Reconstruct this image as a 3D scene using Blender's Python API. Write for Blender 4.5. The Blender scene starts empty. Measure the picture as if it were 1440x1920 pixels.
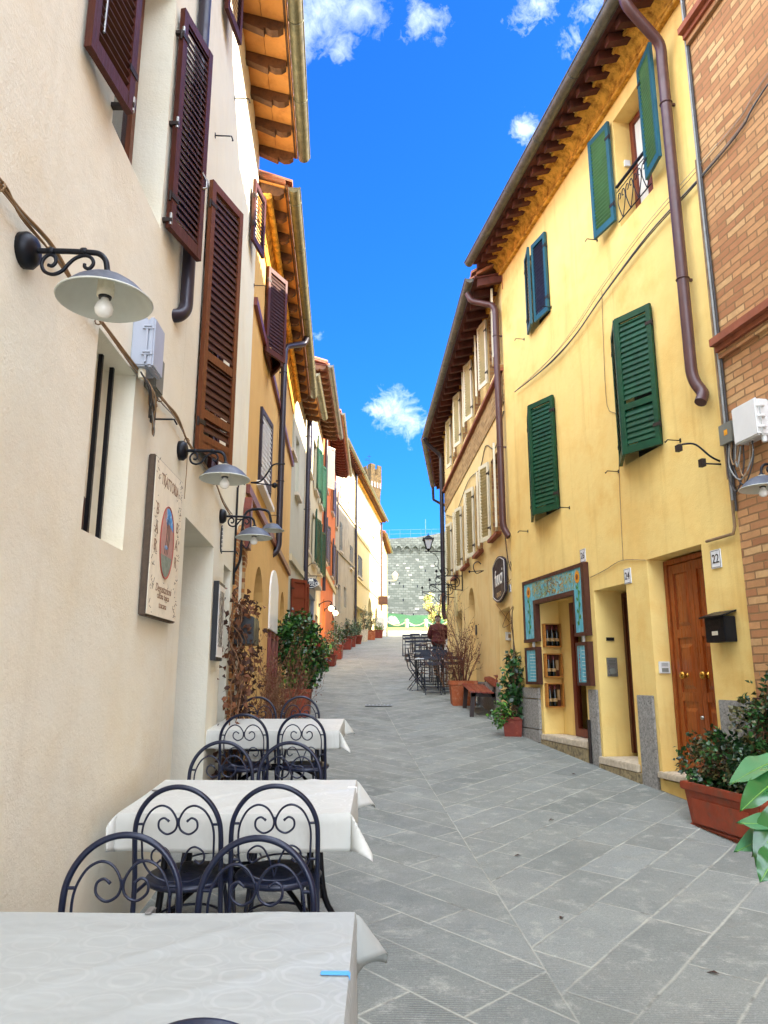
# light levels
SKY_STRENGTH = .10; SUN = 4.0; EXPOSURE = 2.45
SKY_TINT = (.075, .36, .84, 1); FILL_CLOUD = (12.2, 13.4, 15.2, 1); WISP = (3.5, 3.9, 4.4, 1)
# Tuscan street scene, built in metres: x right, y up the street, z up.
import bpy, bmesh, math, random
from mathutils import Vector, Matrix
R = random.Random(11)
PI = math.pi
sc = bpy.context.scene
COL = sc.collection

# ---------------------------------------------------------------- camera maths
FPX = 1400.0; HZ = 1270.0; EYE = 1.5          # focal length in photo pixels, horizon row, eye height
TH = math.atan((HZ - 960) / FPX); CT, ST = math.cos(TH), math.sin(TH)

def ray(u, v):
    a = (u - 720) / FPX; b = (960 - v) / FPX
    return (a, CT - b * ST, ST + b * CT)

GP = [(-60, -4.0), (0, -.12), (9, .465), (11.3, .63), (14.5, .92), (17.1, 1.13), (22, 1.58), (30, 2.33), (57, 4.95), (64, 5.3), (75, 5.5), (400, 6)]
def gz(y):
    for (a, za), (b, zb) in zip(GP, GP[1:]):
        if y <= b: return za + (zb - za) * (y - a) / (b - a)
    return 6.0
def ground(u, v):
    d = ray(u, v); k = .5
    while k < 95:
        if EYE + d[2] * k <= gz(d[1] * k): break
        k += .004
    return Vector((d[0] * k, d[1] * k, gz(d[1] * k)))
def atY(u, v, Y):
    d = ray(u, v); k = Y / d[1]
    return Vector((d[0] * k, Y, EYE + d[2] * k))

class Facade:
    """A vertical wall plane: s along the street, o out into the street, z up."""
    def __init__(s, p0, p1, side):
        s.p = p0; L = math.hypot(p1[0] - p0[0], p1[1] - p0[1]); s.L = L
        s.t = ((p1[0] - p0[0]) / L, (p1[1] - p0[1]) / L)
        s.n = (s.t[1], -s.t[0]) if side == 'L' else (-s.t[1], s.t[0])
        s.rot = math.atan2(s.n[1], s.n[0])
    def P(s, a, o, z):
        return Vector((s.p[0] + a * s.t[0] + o * s.n[0], s.p[1] + a * s.t[1] + o * s.n[1], z))
    def hit(s, u, v, o=0.0):
        d = ray(u, v); px = s.p[0] + o * s.n[0]; py = s.p[1] + o * s.n[1]
        k = (px * s.n[0] + py * s.n[1]) / (d[0] * s.n[0] + d[1] * s.n[1])
        x, y = d[0] * k - px, d[1] * k - py
        return (x * s.t[0] + y * s.t[1], EYE + d[2] * k)
    def rc(s, p, q, o=0.0):
        a = s.hit(*p, o); b = s.hit(*q, o)
        return min(a[0], b[0]), max(a[0], b[0]), min(a[1], b[1]), max(a[1], b[1])
    def g(s, a): return gz(s.p[1] + a * s.t[1])

# ---------------------------------------------------------------- colours and materials
def C(h):
    h = h.lstrip('#'); o = []
    for i in (0, 2, 4):
        c = int(h[i:i + 2], 16) / 255
        o.append(c / 12.92 if c <= .04045 else ((c + .055) / 1.055) ** 2.4)
    return tuple(o) + (1,)
def mul(c, k): return tuple(min(1, x * k) for x in c[:3]) + (1,)

class NT:
    def __init__(s, m):
        m.use_nodes = True; s.t = m.node_tree; s.t.nodes.clear()
    def n(s, typ, **kw):
        x = s.t.nodes.new(typ)
        for k, v in kw.items():
            if k.startswith('i_'): x.inputs[k[2:].replace('_', ' ')].default_value = v
            elif k[0] == 'I' and k[1:].isdigit(): x.inputs[int(k[1:])].default_value = v
            else: setattr(x, k, v)
        return x
    def l(s, a, b): s.t.links.new(a, b)
    def math(s, op, a, b=None, c=None):
        x = s.n('ShaderNodeMath', operation=op)
        for i, v in enumerate((a, b, c)):
            if v is None: continue
            if isinstance(v, (int, float)): x.inputs[i].default_value = v
            else: s.l(v, x.inputs[i])
        return x.outputs[0]
    def mix(s, f, a, b, typ='MIX'):
        x = s.n('ShaderNodeMix', data_type='RGBA', blend_type=typ)
        for i, v in ((0, f), (6, a), (7, b)):
            if isinstance(v, (int, float)): x.inputs[i].default_value = v
            elif isinstance(v, tuple): x.inputs[i].default_value = v
            else: s.l(v, x.inputs[i])
        return x.outputs[2]
    def ramp(s, f, stops):
        x = s.n('ShaderNodeValToRGB'); e = x.color_ramp.elements
        while len(e) < len(stops): e.new(.5)
        for i, (p, c) in enumerate(stops):
            e[i].position = p; e[i].color = c if isinstance(c, tuple) else (c, c, c, 1)
        s.l(f, x.inputs[0]); return x.outputs[0]
    def noise(s, vec, scale, detail=4, rough=.55, out=0):
        x = s.n('ShaderNodeTexNoise'); x.inputs['Scale'].default_value = scale
        x.inputs['Detail'].default_value = detail; x.inputs['Roughness'].default_value = rough
        if vec is not None: s.l(vec, x.inputs['Vector'])
        return x.outputs[out]
    def mapv(s, vec, scale):
        x = s.n('ShaderNodeMapping'); x.inputs['Scale'].default_value = scale
        s.l(vec, x.inputs['Vector']); return x.outputs[0]
    def bump(s, h, strength, dist, nrm=None):
        x = s.n('ShaderNodeBump'); x.inputs['Strength'].default_value = strength; x.inputs['Distance'].default_value = dist
        s.l(h, x.inputs['Height'])
        if nrm is not None: s.l(nrm, x.inputs['Normal'])
        return x.outputs[0]
    def out(s, col, rough=.6, metal=0, nrm=None, spec=.5, **kw):
        b = s.n('ShaderNodeBsdfPrincipled')
        for k, v in (('Base Color', col), ('Roughness', rough), ('Metallic', metal), ('Specular IOR Level', spec)):
            if isinstance(v, (int, float)): b.inputs[k].default_value = v
            elif isinstance(v, tuple): b.inputs[k].default_value = v
            else: s.l(v, b.inputs[k])
        for k, v in kw.items(): b.inputs[k.replace('_', ' ')].default_value = v
        if nrm is not None: s.l(nrm, b.inputs['Normal'])
        o = s.n('ShaderNodeOutputMaterial'); s.l(b.outputs[0], o.inputs[0]); return b
    def pos(s): return s.n('ShaderNodeNewGeometry').outputs['Position']
    def obj(s): return s.n('ShaderNodeTexCoord').outputs['Object']

def M(name, col, rough=.6, metal=0, var=.12, vs=4.0, stretch=(1, 1, 1), bump=0.0, bs=60.0, spec=.5, col2=None, fac=(.35, .7), **kw):
    """General surface: base colour broken up by noise, optional second (worn) colour and bump."""
    m = bpy.data.materials.new(name); t = NT(m); p = t.obj()
    if stretch != (1, 1, 1): p = t.mapv(p, stretch)
    nz = t.noise(p, vs, 5, .6)
    col = C(col) if isinstance(col, str) else col
    c = t.mix(t.ramp(nz, [(.3, 0.0), (.7, 1.0)]), mul(col, 1 - var), mul(col, 1 + var))
    if col2:
        c2 = C(col2) if isinstance(col2, str) else col2
        c = t.mix(t.ramp(t.noise(p, vs * 1.7, 6, .7), [(fac[0], 0.0), (fac[1], 1.0)]), c, c2)
    nrm = t.bump(t.noise(p, bs, 4, .6), bump, .004) if bump else None
    rr = t.ramp(t.noise(p, vs * 3, 3), [(.3, max(0, rough - .1)), (.7, min(1, rough + .1))])
    t.out(c, rr, metal, nrm, spec, **kw); return m

def plaster(name, col, stain, streak=.25, blotch=.35, bump=.35, low=None):
    """Lime plaster: cloudy tone, runs of dirt down the wall, grainy hand-floated surface."""
    m = bpy.data.materials.new(name); t = NT(m); p = t.pos()
    col = C(col); stain = C(stain)
    big = t.noise(p, .55, 6, .62); mid = t.noise(p, 2.6, 5, .6)
    c = t.mix(t.ramp(big, [(.38, 0.0), (.72, blotch)]), col, stain)
    c = t.mix(t.ramp(mid, [(.42, 0.0), (.62, 1.0)]), mul(col, .93), c)
    st = t.noise(t.mapv(p, (5, 5, .35)), 1.0, 5, .65)
    c = t.mix(t.ramp(st, [(.55, 0.0), (.8, streak)]), c, mul(stain, .7))
    pt = t.noise(p, 1.15, 3, .5); c = t.mix(t.ramp(pt, [(.60, 0.0), (.63, .4)]), c, mul(col, .9)); hz_ = t.noise(p, .33, 5, .7); c = t.mix(t.ramp(hz_, [(.5, 0.0), (.62, blotch * .5)]), c, mul(stain, 1.05))
    sp = t.noise(p, 14, 6, .75)
    c = t.mix(t.ramp(sp, [(.66, 0.0), (.74, .35)]), c, mul(stain, .6))
    n1 = t.bump(t.noise(p, 3.2, 4, .5), bump, .02)
    n2 = t.bump(t.noise(p, 75, 4, .65), bump, .005, n1); n2 = t.bump(t.noise(p, 16, 5, .6), bump * .7, .008, n2)
    t.out(c, .92, 0, n2, .2); return m

def facade_vec(t, F):
    """(s, z, 0) coordinates on a facade for brick work."""
    p = t.pos(); d = t.n('ShaderNodeVectorMath', operation='DOT_PRODUCT')
    t.l(p, d.inputs[0]); d.inputs[1].default_value = (F.t[0], F.t[1], 0)
    sep = t.n('ShaderNodeSeparateXYZ'); t.l(p, sep.inputs[0])
    cb = t.n('ShaderNodeCombineXYZ'); t.l(d.outputs['Value'], cb.inputs[0]); t.l(sep.outputs[2], cb.inputs[1])
    return cb.outputs[0], p

def bricks(name, F, c1, c2, c3, mortar, bw=.27, bh=.068, ms=.012, bump=.8, wob=.02, rough=.9, off=.5):
    m = bpy.data.materials.new(name); t = NT(m); v, p = facade_vec(t, F)
    wn = t.noise(p, 2.2, 3, .5, 1); wv = t.n('ShaderNodeVectorMath', operation='MULTIPLY_ADD')
    t.l(wn, wv.inputs[0]); wv.inputs[1].default_value = (wob, wob * .8, 0); t.l(v, wv.inputs[2])
    wn2 = t.noise(p, 17, 3, .6, 1); wv2 = t.n('ShaderNodeVectorMath', operation='MULTIPLY_ADD'); t.l(wn2, wv2.inputs[0]); wv2.inputs[1].default_value = (ms * 1.1, ms * 1.1, 0); t.l(wv.outputs[0], wv2.inputs[2]); wv = wv2
    br = t.n('ShaderNodeTexBrick', offset=off); t.l(wv.outputs[0], br.inputs['Vector'])
    for k, x in (('Scale', 1), ('Brick Width', bw), ('Row Height', bh), ('Mortar Size', ms), ('Mortar Smooth', .25), ('Bias', 0)):
        br.inputs[k].default_value = x
    br.inputs['Color1'].default_value = (0, 0, 0, 1); br.inputs['Color2'].default_value = (1, 1, 1, 1); br.inputs['Mortar'].default_value = (.5, .5, .5, 1)
    c = t.ramp(br.outputs[0], [(.0, mul(C(c1), .88)), (.25, C(c1)), (.5, C(c2)), (.72, mul(C(c2), 1.15)), (.95, C(c3))])
    c = t.mix(t.ramp(t.noise(p, 9, 6, .7), [(.4, 0.0), (.75, .5)]), c, mul(C(c2), .6))
    c = t.mix(t.ramp(t.noise(p, .8, 4), [(.35, 0.0), (.7, .2)]), c, C(c1))
    c = t.mix(br.outputs[1], c, C(mortar))
    h = t.math('SUBTRACT', t.math('MULTIPLY', t.noise(p, 40, 5, .7), .35), br.outputs[1])
    t.out(c, rough, 0, t.bump(h, bump, .012), .2); return m

def glassy(name, col, rough=.06):
    m = bpy.data.materials.new(name); t = NT(m)
    t.out(C(col), rough, 0, None, .8); return m

def glow(name, col, k):
    m = bpy.data.materials.new(name); t = NT(m); b = t.out(C(col), .4)
    b.inputs['Emission Color'].default_value = C(col); b.inputs['Emission Strength'].default_value = k; return m

# ---------------------------------------------------------------- mesh builder
WL = {}
class MB:
    def __init__(s, T=None):
        s.v = []; s.f = []; s.mi = []; s.sm = []; s.mats = []; s.T = T
    def _m(s, mat):
        if mat not in s.mats: s.mats.append(mat)
        return s.mats.index(mat)
    def add(s, vs, fs, mat, smooth=False, raw=False):
        b = len(s.v); T = None if raw else s.T
        s.v += [Vector(T(*p)) if T else Vector(p) for p in vs]
        i = s._m(mat)
        for f in fs:
            s.f.append([b + k for k in f]); s.mi.append(i); s.sm.append(smooth)
        return s
    def quad(s, a, b, c, d, mat): return s.add([a, b, c, d], [(0, 1, 2, 3)], mat)
    def box(s, a0, a1, b0, b1, c0, c1, mat):
        v = [(a, b, c) for a in (a0, a1) for b in (b0, b1) for c in (c0, c1)]
        return s.add(v, [(0, 1, 3, 2), (4, 6, 7, 5), (0, 4, 5, 1), (2, 3, 7, 6), (0, 2, 6, 4), (1, 5, 7, 3)], mat)
    def hexa(s, bot, top, mat):
        return s.add(list(bot) + list(top), [(3, 2, 1, 0), (4, 5, 6, 7), (0, 1, 5, 4), (1, 2, 6, 5), (2, 3, 7, 6), (3, 0, 4, 7)], mat)
    def prism(s, poly, b0, b1, mat, smooth=False):
        n = len(poly)
        s.add([(a, b0, c) for a, c in poly] + [(a, b1, c) for a, c in poly],
              [list(range(n))[::-1], [n + i for i in range(n)]], mat)
        return s.add([(a, b0, c) for a, c in poly] + [(a, b1, c) for a, c in poly],
                     [(i, (i + 1) % n, n + (i + 1) % n, n + i) for i in range(n)], mat, smooth)
    def bar(s, p, q, w, h, mat):
        """straight bar of rectangular section"""
        p = Vector(s.T(*p)) if s.T else Vector(p); q = Vector(s.T(*q)) if s.T else Vector(q)
        d = (q - p).normalized(); up = Vector((0, 0, 1)) if abs(d.z) < .95 else Vector((0, 1, 0))
        x = d.cross(up).normalized() * w / 2; y = x.cross(d).normalized() * h / 2
        return s.add([p - x - y, p + x - y, p + x + y, p - x + y, q - x - y, q + x - y, q + x + y, q - x + y],
                     [(3, 2, 1, 0), (4, 5, 6, 7), (0, 1, 5, 4), (1, 2, 6, 5), (2, 3, 7, 6), (3, 0, 4, 7)], mat, raw=True)
    def tube(s, pts, r, mat, n=8, closed=False, rs=None):
        pts = [Vector(s.T(*p)) if s.T else Vector(p) for p in pts]; N = len(pts); vs = []; fs = []
        prev = None
        for i in range(N):
            if closed: d = pts[(i + 1) % N] - pts[i - 1]
            else: d = pts[min(i + 1, N - 1)] - pts[max(i - 1, 0)]
            if d.length < 1e-9: d = Vector((0, 0, 1))
            d.normalize()
            if prev is None:
                a = Vector((0, 0, 1)) if abs(d.z) < .9 else Vector((1, 0, 0)); x = d.cross(a).normalized()
            else:
                x = prev - d * prev.dot(d)
                if x.length < 1e-6: x = d.orthogonal()
                x.normalize()
            prev = x; y = d.cross(x); rr = rs[i] if rs else r
            vs += [pts[i] + (x * math.cos(2 * PI * k / n) + y * math.sin(2 * PI * k / n)) * rr for k in range(n)]
        for i in range(N if closed else N - 1):
            j = (i + 1) % N
            for k in range(n): fs.append((i * n + k, i * n + (k + 1) % n, j * n + (k + 1) % n, j * n + k))
        s.add(vs, fs, mat, True, raw=True)
        if not closed: s.add(vs[:n] + vs[-n:], [list(range(n))[::-1], [n + k for k in range(n)]], mat, raw=True)
        return s
    def lathe(s, c, prof, mat, n=20, cap=True, ax='z'):
        """profile of (radius, height) turned about an axis through c"""
        vs = []; fs = []; N = len(prof)
        for r, h in prof:
            for k in range(n):
                a = 2 * PI * k / n; p, q = r * math.cos(a), r * math.sin(a)
                vs.append({'z': (c[0] + p, c[1] + q, c[2] + h), 'x': (c[0] + h, c[1] + p, c[2] + q), 'y': (c[0] + p, c[1] + h, c[2] + q)}[ax])
        for i in range(N - 1):
            for k in range(n): fs.append((i * n + k, i * n + (k + 1) % n, (i + 1) * n + (k + 1) % n, (i + 1) * n + k))
        s.add(vs, fs, mat, True)
        if cap: s.add(vs[:n] + vs[-n:], [list(range(n))[::-1], [n + k for k in range(n)]], mat)
        return s
    def grid(s, fn, nu, nv, mat, smooth=True):
        vs = [fn(i / nu, j / nv) for i in range(nu + 1) for j in range(nv + 1)]
        fs = [(i * (nv + 1) + j, (i + 1) * (nv + 1) + j, (i + 1) * (nv + 1) + j + 1, i * (nv + 1) + j + 1) for i in range(nu) for j in range(nv)]
        return s.add(vs, fs, mat, smooth)
    def leaf(s, p, d, n, L, W, mat, fold=.25):
        d = d.normalized(); x = d.cross(n)
        if x.length < 1e-5: x = d.orthogonal()
        x.normalize(); y = x.cross(d).normalized(); m_ = p + d * L * .45 
        return s.add([p, m_ + x * W + y * W * fold, p + d * L - y * L * .12, m_ - x * W + y * W * fold, m_ - y * 0.0],
                     [(0, 1, 4), (1, 2, 4), (2, 3, 4), (3, 0, 4)], mat, True, raw=True)
    def build(s, name, parent=None, loc=None, bevel=0, fixn=True, sharp=None):
        org = WL[parent.name] if parent is not None else (Vector(loc) if loc is not None else Vector((0, 0, 0)))
        me = bpy.data.meshes.new(name)
        me.from_pydata([tuple(p - org) for p in s.v], [], s.f)
        for m in s.mats: me.materials.append(m)
        me.polygons.foreach_set('material_index', s.mi); me.polygons.foreach_set('use_smooth', s.sm)
        if bevel or fixn:
            bm = bmesh.new(); bm.from_mesh(me)
            if fixn: bmesh.ops.recalc_face_normals(bm, faces=bm.faces)
            if bevel:
                bmesh.ops.remove_doubles(bm, verts=bm.verts, dist=1e-5)
                es = [e for e in bm.edges if len(e.link_faces) == 2 and e.calc_face_angle(0) > .6]
                bmesh.ops.bevel(bm, geom=es, offset=bevel, segments=2, affect='EDGES', clamp_overlap=True)
            bm.to_mesh(me); bm.free()
        if sharp: me.set_sharp_from_angle(angle=sharp)
        o = bpy.data.objects.new(name, me); COL.objects.link(o)
        if parent is not None: o.parent = parent; WL[o.name] = WL[parent.name]
        else: o.location = org; WL[o.name] = org
        return o

def tag(o, label=None, cat=None, group=None, kind=None):
    for k, v in (('label', label), ('category', cat), ('group', group), ('kind', kind)):
        if v: o[k] = v
    return o
def thing(name, label, cat, loc=(0, 0, 0), group=None):
    o = bpy.data.objects.new(name, None); COL.objects.link(o); o.location = loc; o.empty_display_size = .1
    WL[o.name] = Vector(loc); return tag(o, label, cat, group)
def kids(o): return [c for c in bpy.data.objects if c.parent is o]
KID = {}
def dup(root, loc, rz=0.0, label=None, group=None, scale=None):
    if root.name not in KID:
        KID[root.name] = [(c, kids(c)) for c in kids(root)]
    r = root.copy(); COL.objects.link(r); r.location = loc; r.rotation_euler = (0, 0, rz)
    if scale: r.scale = (scale,) * 3
    if label: r['label'] = label
    if group: r['group'] = group
    for c, gs in KID[root.name]:
        d = c.copy(); COL.objects.link(d); d.parent = r
        for g in gs:
            e = g.copy(); COL.objects.link(e); e.parent = d
    WL[r.name] = Vector(loc); return r
def text(name, body, T, size, mat, parent, depth=.004, align='CENTER', shear=0.0, sx=1.0):
    """lettering; T maps local (x along the line, y up, out) to the world"""
    cu = bpy.data.curves.new(name, 'FONT'); cu.body = body; cu.size = size; cu.extrude = depth / 2; cu.align_x = align; cu.align_y = 'CENTER'; cu.shear = shear
    cu.resolution_u = 3
    o = bpy.data.objects.new(name, cu); COL.objects.link(o)
    me = bpy.data.meshes.new_from_object(o.evaluated_get(bpy.context.evaluated_depsgraph_get()))
    bpy.data.objects.remove(o); bpy.data.curves.remove(cu)
    org = WL[parent.name]
    for v in me.vertices: v.co = Vector(T(v.co.x * sx, v.co.y, v.co.z + depth / 2)) - org
    me.materials.clear(); me.materials.append(mat)
    q = bpy.data.objects.new(name, me); COL.objects.link(q); q.parent = parent; WL[q.name] = org
    return q
def spline(pts, n=6):
    """Catmull-Rom through 3-D points"""
    P = [Vector(p) for p in pts]; P = [P[0] * 2 - P[1]] + P + [P[-1] * 2 - P[-2]]; o = []
    for i in range(1, len(P) - 2):
        a, b, c, d = P[i - 1:i + 3]
        for k in range(n):
            t = k / n
            o.append(.5 * ((2 * b) + (c - a) * t + (2 * a - 5 * b + 4 * c - d) * t * t + (3 * b - a - 3 * c + d) * t ** 3))
    o.append(P[-2]); return o
# ---------------------------------------------------------------- wall planes
L1 = Facade((-1.29, 0), (-1.406, 4.9), 'L')
L1b = Facade((-1.406, 4.9), (-1.65, 8.65), 'L')
L2 = Facade((-1.65, 8.65), (-2.07, 16.1), 'L')
L3 = Facade((-2.07, 16.1), (-2.26, 34.05), 'L')
L6 = Facade((-2.26, 34.05), (-.27, 53.2), 'L')
R1 = Facade((4.266, 0), (2.04, 11.87), 'R')
R2 = Facade((2.04, 11.87), (1.73, 20.6), 'R')

# ---------------------------------------------------------------- materials
m_cream = plaster('cream_plaster', '#ece8d5', '#c9b994', .16, .42, .5)
m_ochre = plaster('ochre_plaster', '#dcb370', '#b98a4e', .3, .45, .35)
m_palegrey = plaster('pale_grey_plaster', '#bcb8a4', '#8d8772', .35, .4, .3)
m_palewarm = plaster('pale_warm_plaster', '#c6bb9c', '#988865', .35, .4, .3)
m_orange = plaster('orange_plaster', '#d9804f', '#b2603a', .3, .4, .3)
m_worn = plaster('worn_plaster', '#b0a792', '#625d54', .6, .6, .4)
m_sunny = plaster('pale_yellow_plaster', '#dccb94', '#ab9a70', .3, .35, .3)
m_yellow = plaster('yellow_plaster', '#f7d889', '#cf973f', .4, .62, .45)
m_yellow2 = plaster('faded_yellow_plaster', '#f2d696', '#c99a52', .35, .5, .35)
m_cove = M('weathered_cove', '#dba648', .95, var=.22, vs=5, bump=1.0, bs=22, spec=.2, col2='#7d4d1e', fac=(.44, .68))
m_plinth = M('rough_stone', '#97948e', .95, var=.28, vs=28, bump=1.0, bs=60, col2='#5b5855', fac=(.5, .68))
m_sillstone = M('pale_stone', '#d8cbb4', .7, var=.1, vs=9, bump=.2, col2='#a99a82')
m_roughbase = M('rubble_base', '#9a8a66', .95, var=.3, vs=10, bump=.9, bs=30, col2='#5d5442', fac=(.45, .65))
m_brown = M('brown_shutter_paint', '#4a2014', .5, var=.25, vs=6, stretch=(6, 6, 1), bump=.25, bs=40, spec=.3, col2='#331409', fac=(.5, .75))
m_brown_in = M('brown_slat_paint', '#371708', .6, var=.2, vs=6, spec=.25)
m_brownlit = M('lit_brown_wood', '#643419', .5, var=.25, vs=5, stretch=(8, 8, 1), bump=.25, bs=40, spec=.35, col2='#43200d', fac=(.5, .75)); m_brownslat = M('dark_brown_slats', '#3f1f10', .6, var=.2, vs=6, spec=.25)  # lighter copy of the shutter brown, its lit look put into the colour
m_green = M('dark_green_paint', '#0e4029', .5, var=.22, vs=5, bump=.2, spec=.3, col2='#0a2f20', fac=(.5, .75))
m_bluegreen = M('blue_green_paint', '#1a525c', .45, var=.14, vs=5, bump=.1, spec=.5)
m_olive = M('faded_green_slats', '#3f6d3e', .55, var=.15, vs=5)
m_shcream = M('cream_shutter_paint', '#dcd2b4', .45, var=.08, vs=5, bump=.1)
m_shgrey = M('grey_violet_shutter_paint', '#5d5566', .45, var=.1, vs=5)
m_white = M('white_paint', '#e8e6e0', .45, var=.05)
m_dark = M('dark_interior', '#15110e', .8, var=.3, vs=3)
m_redwood = M('red_brown_wood', '#6b2a18', .4, var=.2, vs=4, stretch=(9, 9, .8), bump=.2, bs=30, spec=.5)
m_door = M('varnished_door_wood', '#96491a', .33, var=.25, vs=3, stretch=(10, 10, .7), bump=.15, bs=30, spec=.55, col2='#5f2a0d', fac=(.45, .8))
m_doordark = M('dark_door_wood', '#4c2213', .38, var=.2, vs=3, stretch=(10, 10, .7), spec=.5)
m_rafter = M('rafter_wood', '#6e4524', .75, var=.25, vs=4, bump=.4, bs=35, col2='#3f2614')
m_rafterred = M('red_painted_rafter', '#5d2a1e', .75, var=.22, vs=4, bump=.3, bs=35, col2='#3a1912')
m_pianelle = M('terracotta_boards', '#d08a43', .85, var=.14, vs=3, bump=.3, bs=30, col2='#b26c30', fac=(.5, .75))
m_soffdark = M('dark_red_soffit', '#54241a', .85, var=.2, vs=3, bump=.3)
m_tile = M('roof_tile', '#a8603f', .9, var=.28, vs=9, bump=.6, bs=30, col2='#8d7a62', fac=(.45, .7))
m_gutter = M('weathered_copper_gutter', '#7a7358', .5, .25, var=.2, vs=7, bump=.2, col2='#545440')
m_gutgrey = M('grey_zinc_gutter', '#6c6a62', .5, .35, var=.2, vs=7, bump=.2, col2='#4e4d45')
m_pipebrown = M('brown_pipe_paint', '#4d2f2d', .42, .05, var=.14, vs=5, spec=.5)
m_pipedark = M('dark_pipe_paint', '#2a2530', .38, .2, var=.14, vs=5, spec=.5)
m_terra = M('terracotta', '#a3552f', .85, var=.2, vs=6, bump=.4, bs=45, col2='#c08a66', fac=(.5, .72))
m_terradark = M('dark_terracotta', '#7c3020', .7, var=.2, vs=6, bump=.3, bs=45, col2='#9a5a40', fac=(.55, .75))
m_terrared = M('red_terracotta', '#8f3a1c', .6, var=.22, vs=5, bump=.4, bs=40, col2='#6d4632', fac=(.5, .7))
m_soil = M('potting_soil', '#33261b', .95, var=.4, vs=30, bump=1, bs=60)
m_iron = M('black_iron', '#1a1c22', .45, .6, var=.2, vs=12, bump=.15)
m_ironrust = M('aged_iron', '#332a26', .6, .5, var=.25, vs=12, bump=.3)
m_chair = M('dark_blue_iron_paint', '#151c33', .36, .15, var=.2, vs=8, bump=.12, bs=90, spec=.55)
m_bistro = M('blue_black_iron_paint', '#141d30', .4, .15, var=.2, vs=8)
m_bistrotop = M('sky_sheen_top', '#e2e6ea', .3, .0, var=.1, vs=8)  # dark gloss tops drawn pale: sky reflection put into the colour
m_enamel = M('grey_enamel', '#4a505c', .5, .0, var=.12, vs=10, spec=.5)
m_enamelin = M('cream_enamel', '#c4c6ba', .4, var=.06, vs=10)
m_ceramic = M('ivory_ceramic', '#e4dcc4', .3, var=.04)
m_bulb = M('frosted_bulb', '#f2efe6', .15, var=.02, spec=.6)
m_boxgrey = M('grey_plastic_box', '#a6adba', .45, var=.05)
m_boxwhite = M('white_plastic_box', '#dcdcd8', .4, var=.05)
m_boxdark = M('grey_green_box', '#75766c', .6, var=.12)
m_cable = M('old_cable', '#8d7252', .8, var=.3, vs=12)
m_cabledark = M('dark_cable', '#3a3634', .7, var=.2, vs=12)
m_cablegrey = M('grey_cable', '#8a8a86', .7, var=.2, vs=12)
m_brass = M('brass', '#b98a3a', .25, .9, var=.12, vs=10)
m_steel = M('brushed_steel', '#9c9c98', .35, .7, var=.1, vs=20)
m_glass = glassy('dark_window_glass', '#20262a', .05)
m_glasswarm = glassy('warm_shop_glass', '#4b3f25', .06)
m_curtain = M('pale_curtain', '#d7d4cc', .8, var=.08, vs=2, stretch=(20, 20, 1))
m_tilewhite = M('white_enamel_plate', '#e2e4e6', .3, var=.03)
m_ink = M('black_enamel', '#0f1014', .4, var=.1)
m_navy = M('navy_enamel', '#141a33', .35, var=.1)
m_plum = M('plum_enamel', '#1f1624', .55, var=.2, vs=3, spec=.3)
m_lwhite = M('white_lettering', '#e9e6dd', .5, var=.03)
m_ltan = M('tan_lettering', '#a8895c', .5, var=.05)
m_lbrown = M('brown_lettering', '#4a3b2c', .7, var=.25, vs=30)
m_lred = M('red_lettering', '#a2402f', .6, var=.1)
m_bottle = glassy('dark_bottle_glass', '#0b0e0b', .08)
m_foil = M('dull_red_foil', '#5e1e1c', .4, .2, var=.1)
m_label = M('paper_label', '#d8d0b8', .7, var=.08)
m_crate = M('pine_crate', '#b3752f', .6, var=.2, vs=4, stretch=(1, 1, 8), bump=.2)
m_frame = M('dark_brown_frame', '#472318', .45, var=.2, vs=5, bump=.25, spec=.5)
m_bench = M('red_brown_bench_slats', '#7e3220', .38, var=.22, vs=4, stretch=(8, 1, 8), bump=.15, spec=.5)
m_benchleg = M('dark_bench_wood', '#2b1a16', .5, var=.2, vs=5)
m_leafD = M('dark_leaf', '#1d3a1c', .35, var=.3, vs=9, spec=.5)
m_leafM = M('mid_leaf', '#2f5a26', .35, var=.3, vs=9, spec=.5)
m_leafL = M('light_leaf', '#5d8a35', .4, var=.3, vs=9, spec=.45)
m_leafY = M('yellow_leaf', '#9a8f34', .5, var=.3, vs=9)
m_leafB = M('dry_brown_leaf', '#6a3f22', .75, var=.35, vs=9)
m_leafB2 = M('dark_dry_leaf', '#3f2416', .8, var=.35, vs=9)
m_leafR = M('reddish_leaf', '#54502a', .45, var=.3, vs=9)
m_leafS = M('silver_green_leaf', '#54674a', .5, var=.3, vs=9)
m_twig = M('dry_twig', '#74543a', .85, var=.3, vs=14, bump=.4)
m_twigred = M('red_brown_twig', '#6a3d2c', .8, var=.3, vs=14, bump=.4)
m_bark = M('bark', '#55442f', .9, var=.3, vs=12, bump=.6)
m_blossom = M('yellow_blossom', '#e6d98a', .6, var=.15, vs=8)
m_flower = M('red_flower', '#b8352a', .6, var=.15)
m_wax = None

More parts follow.
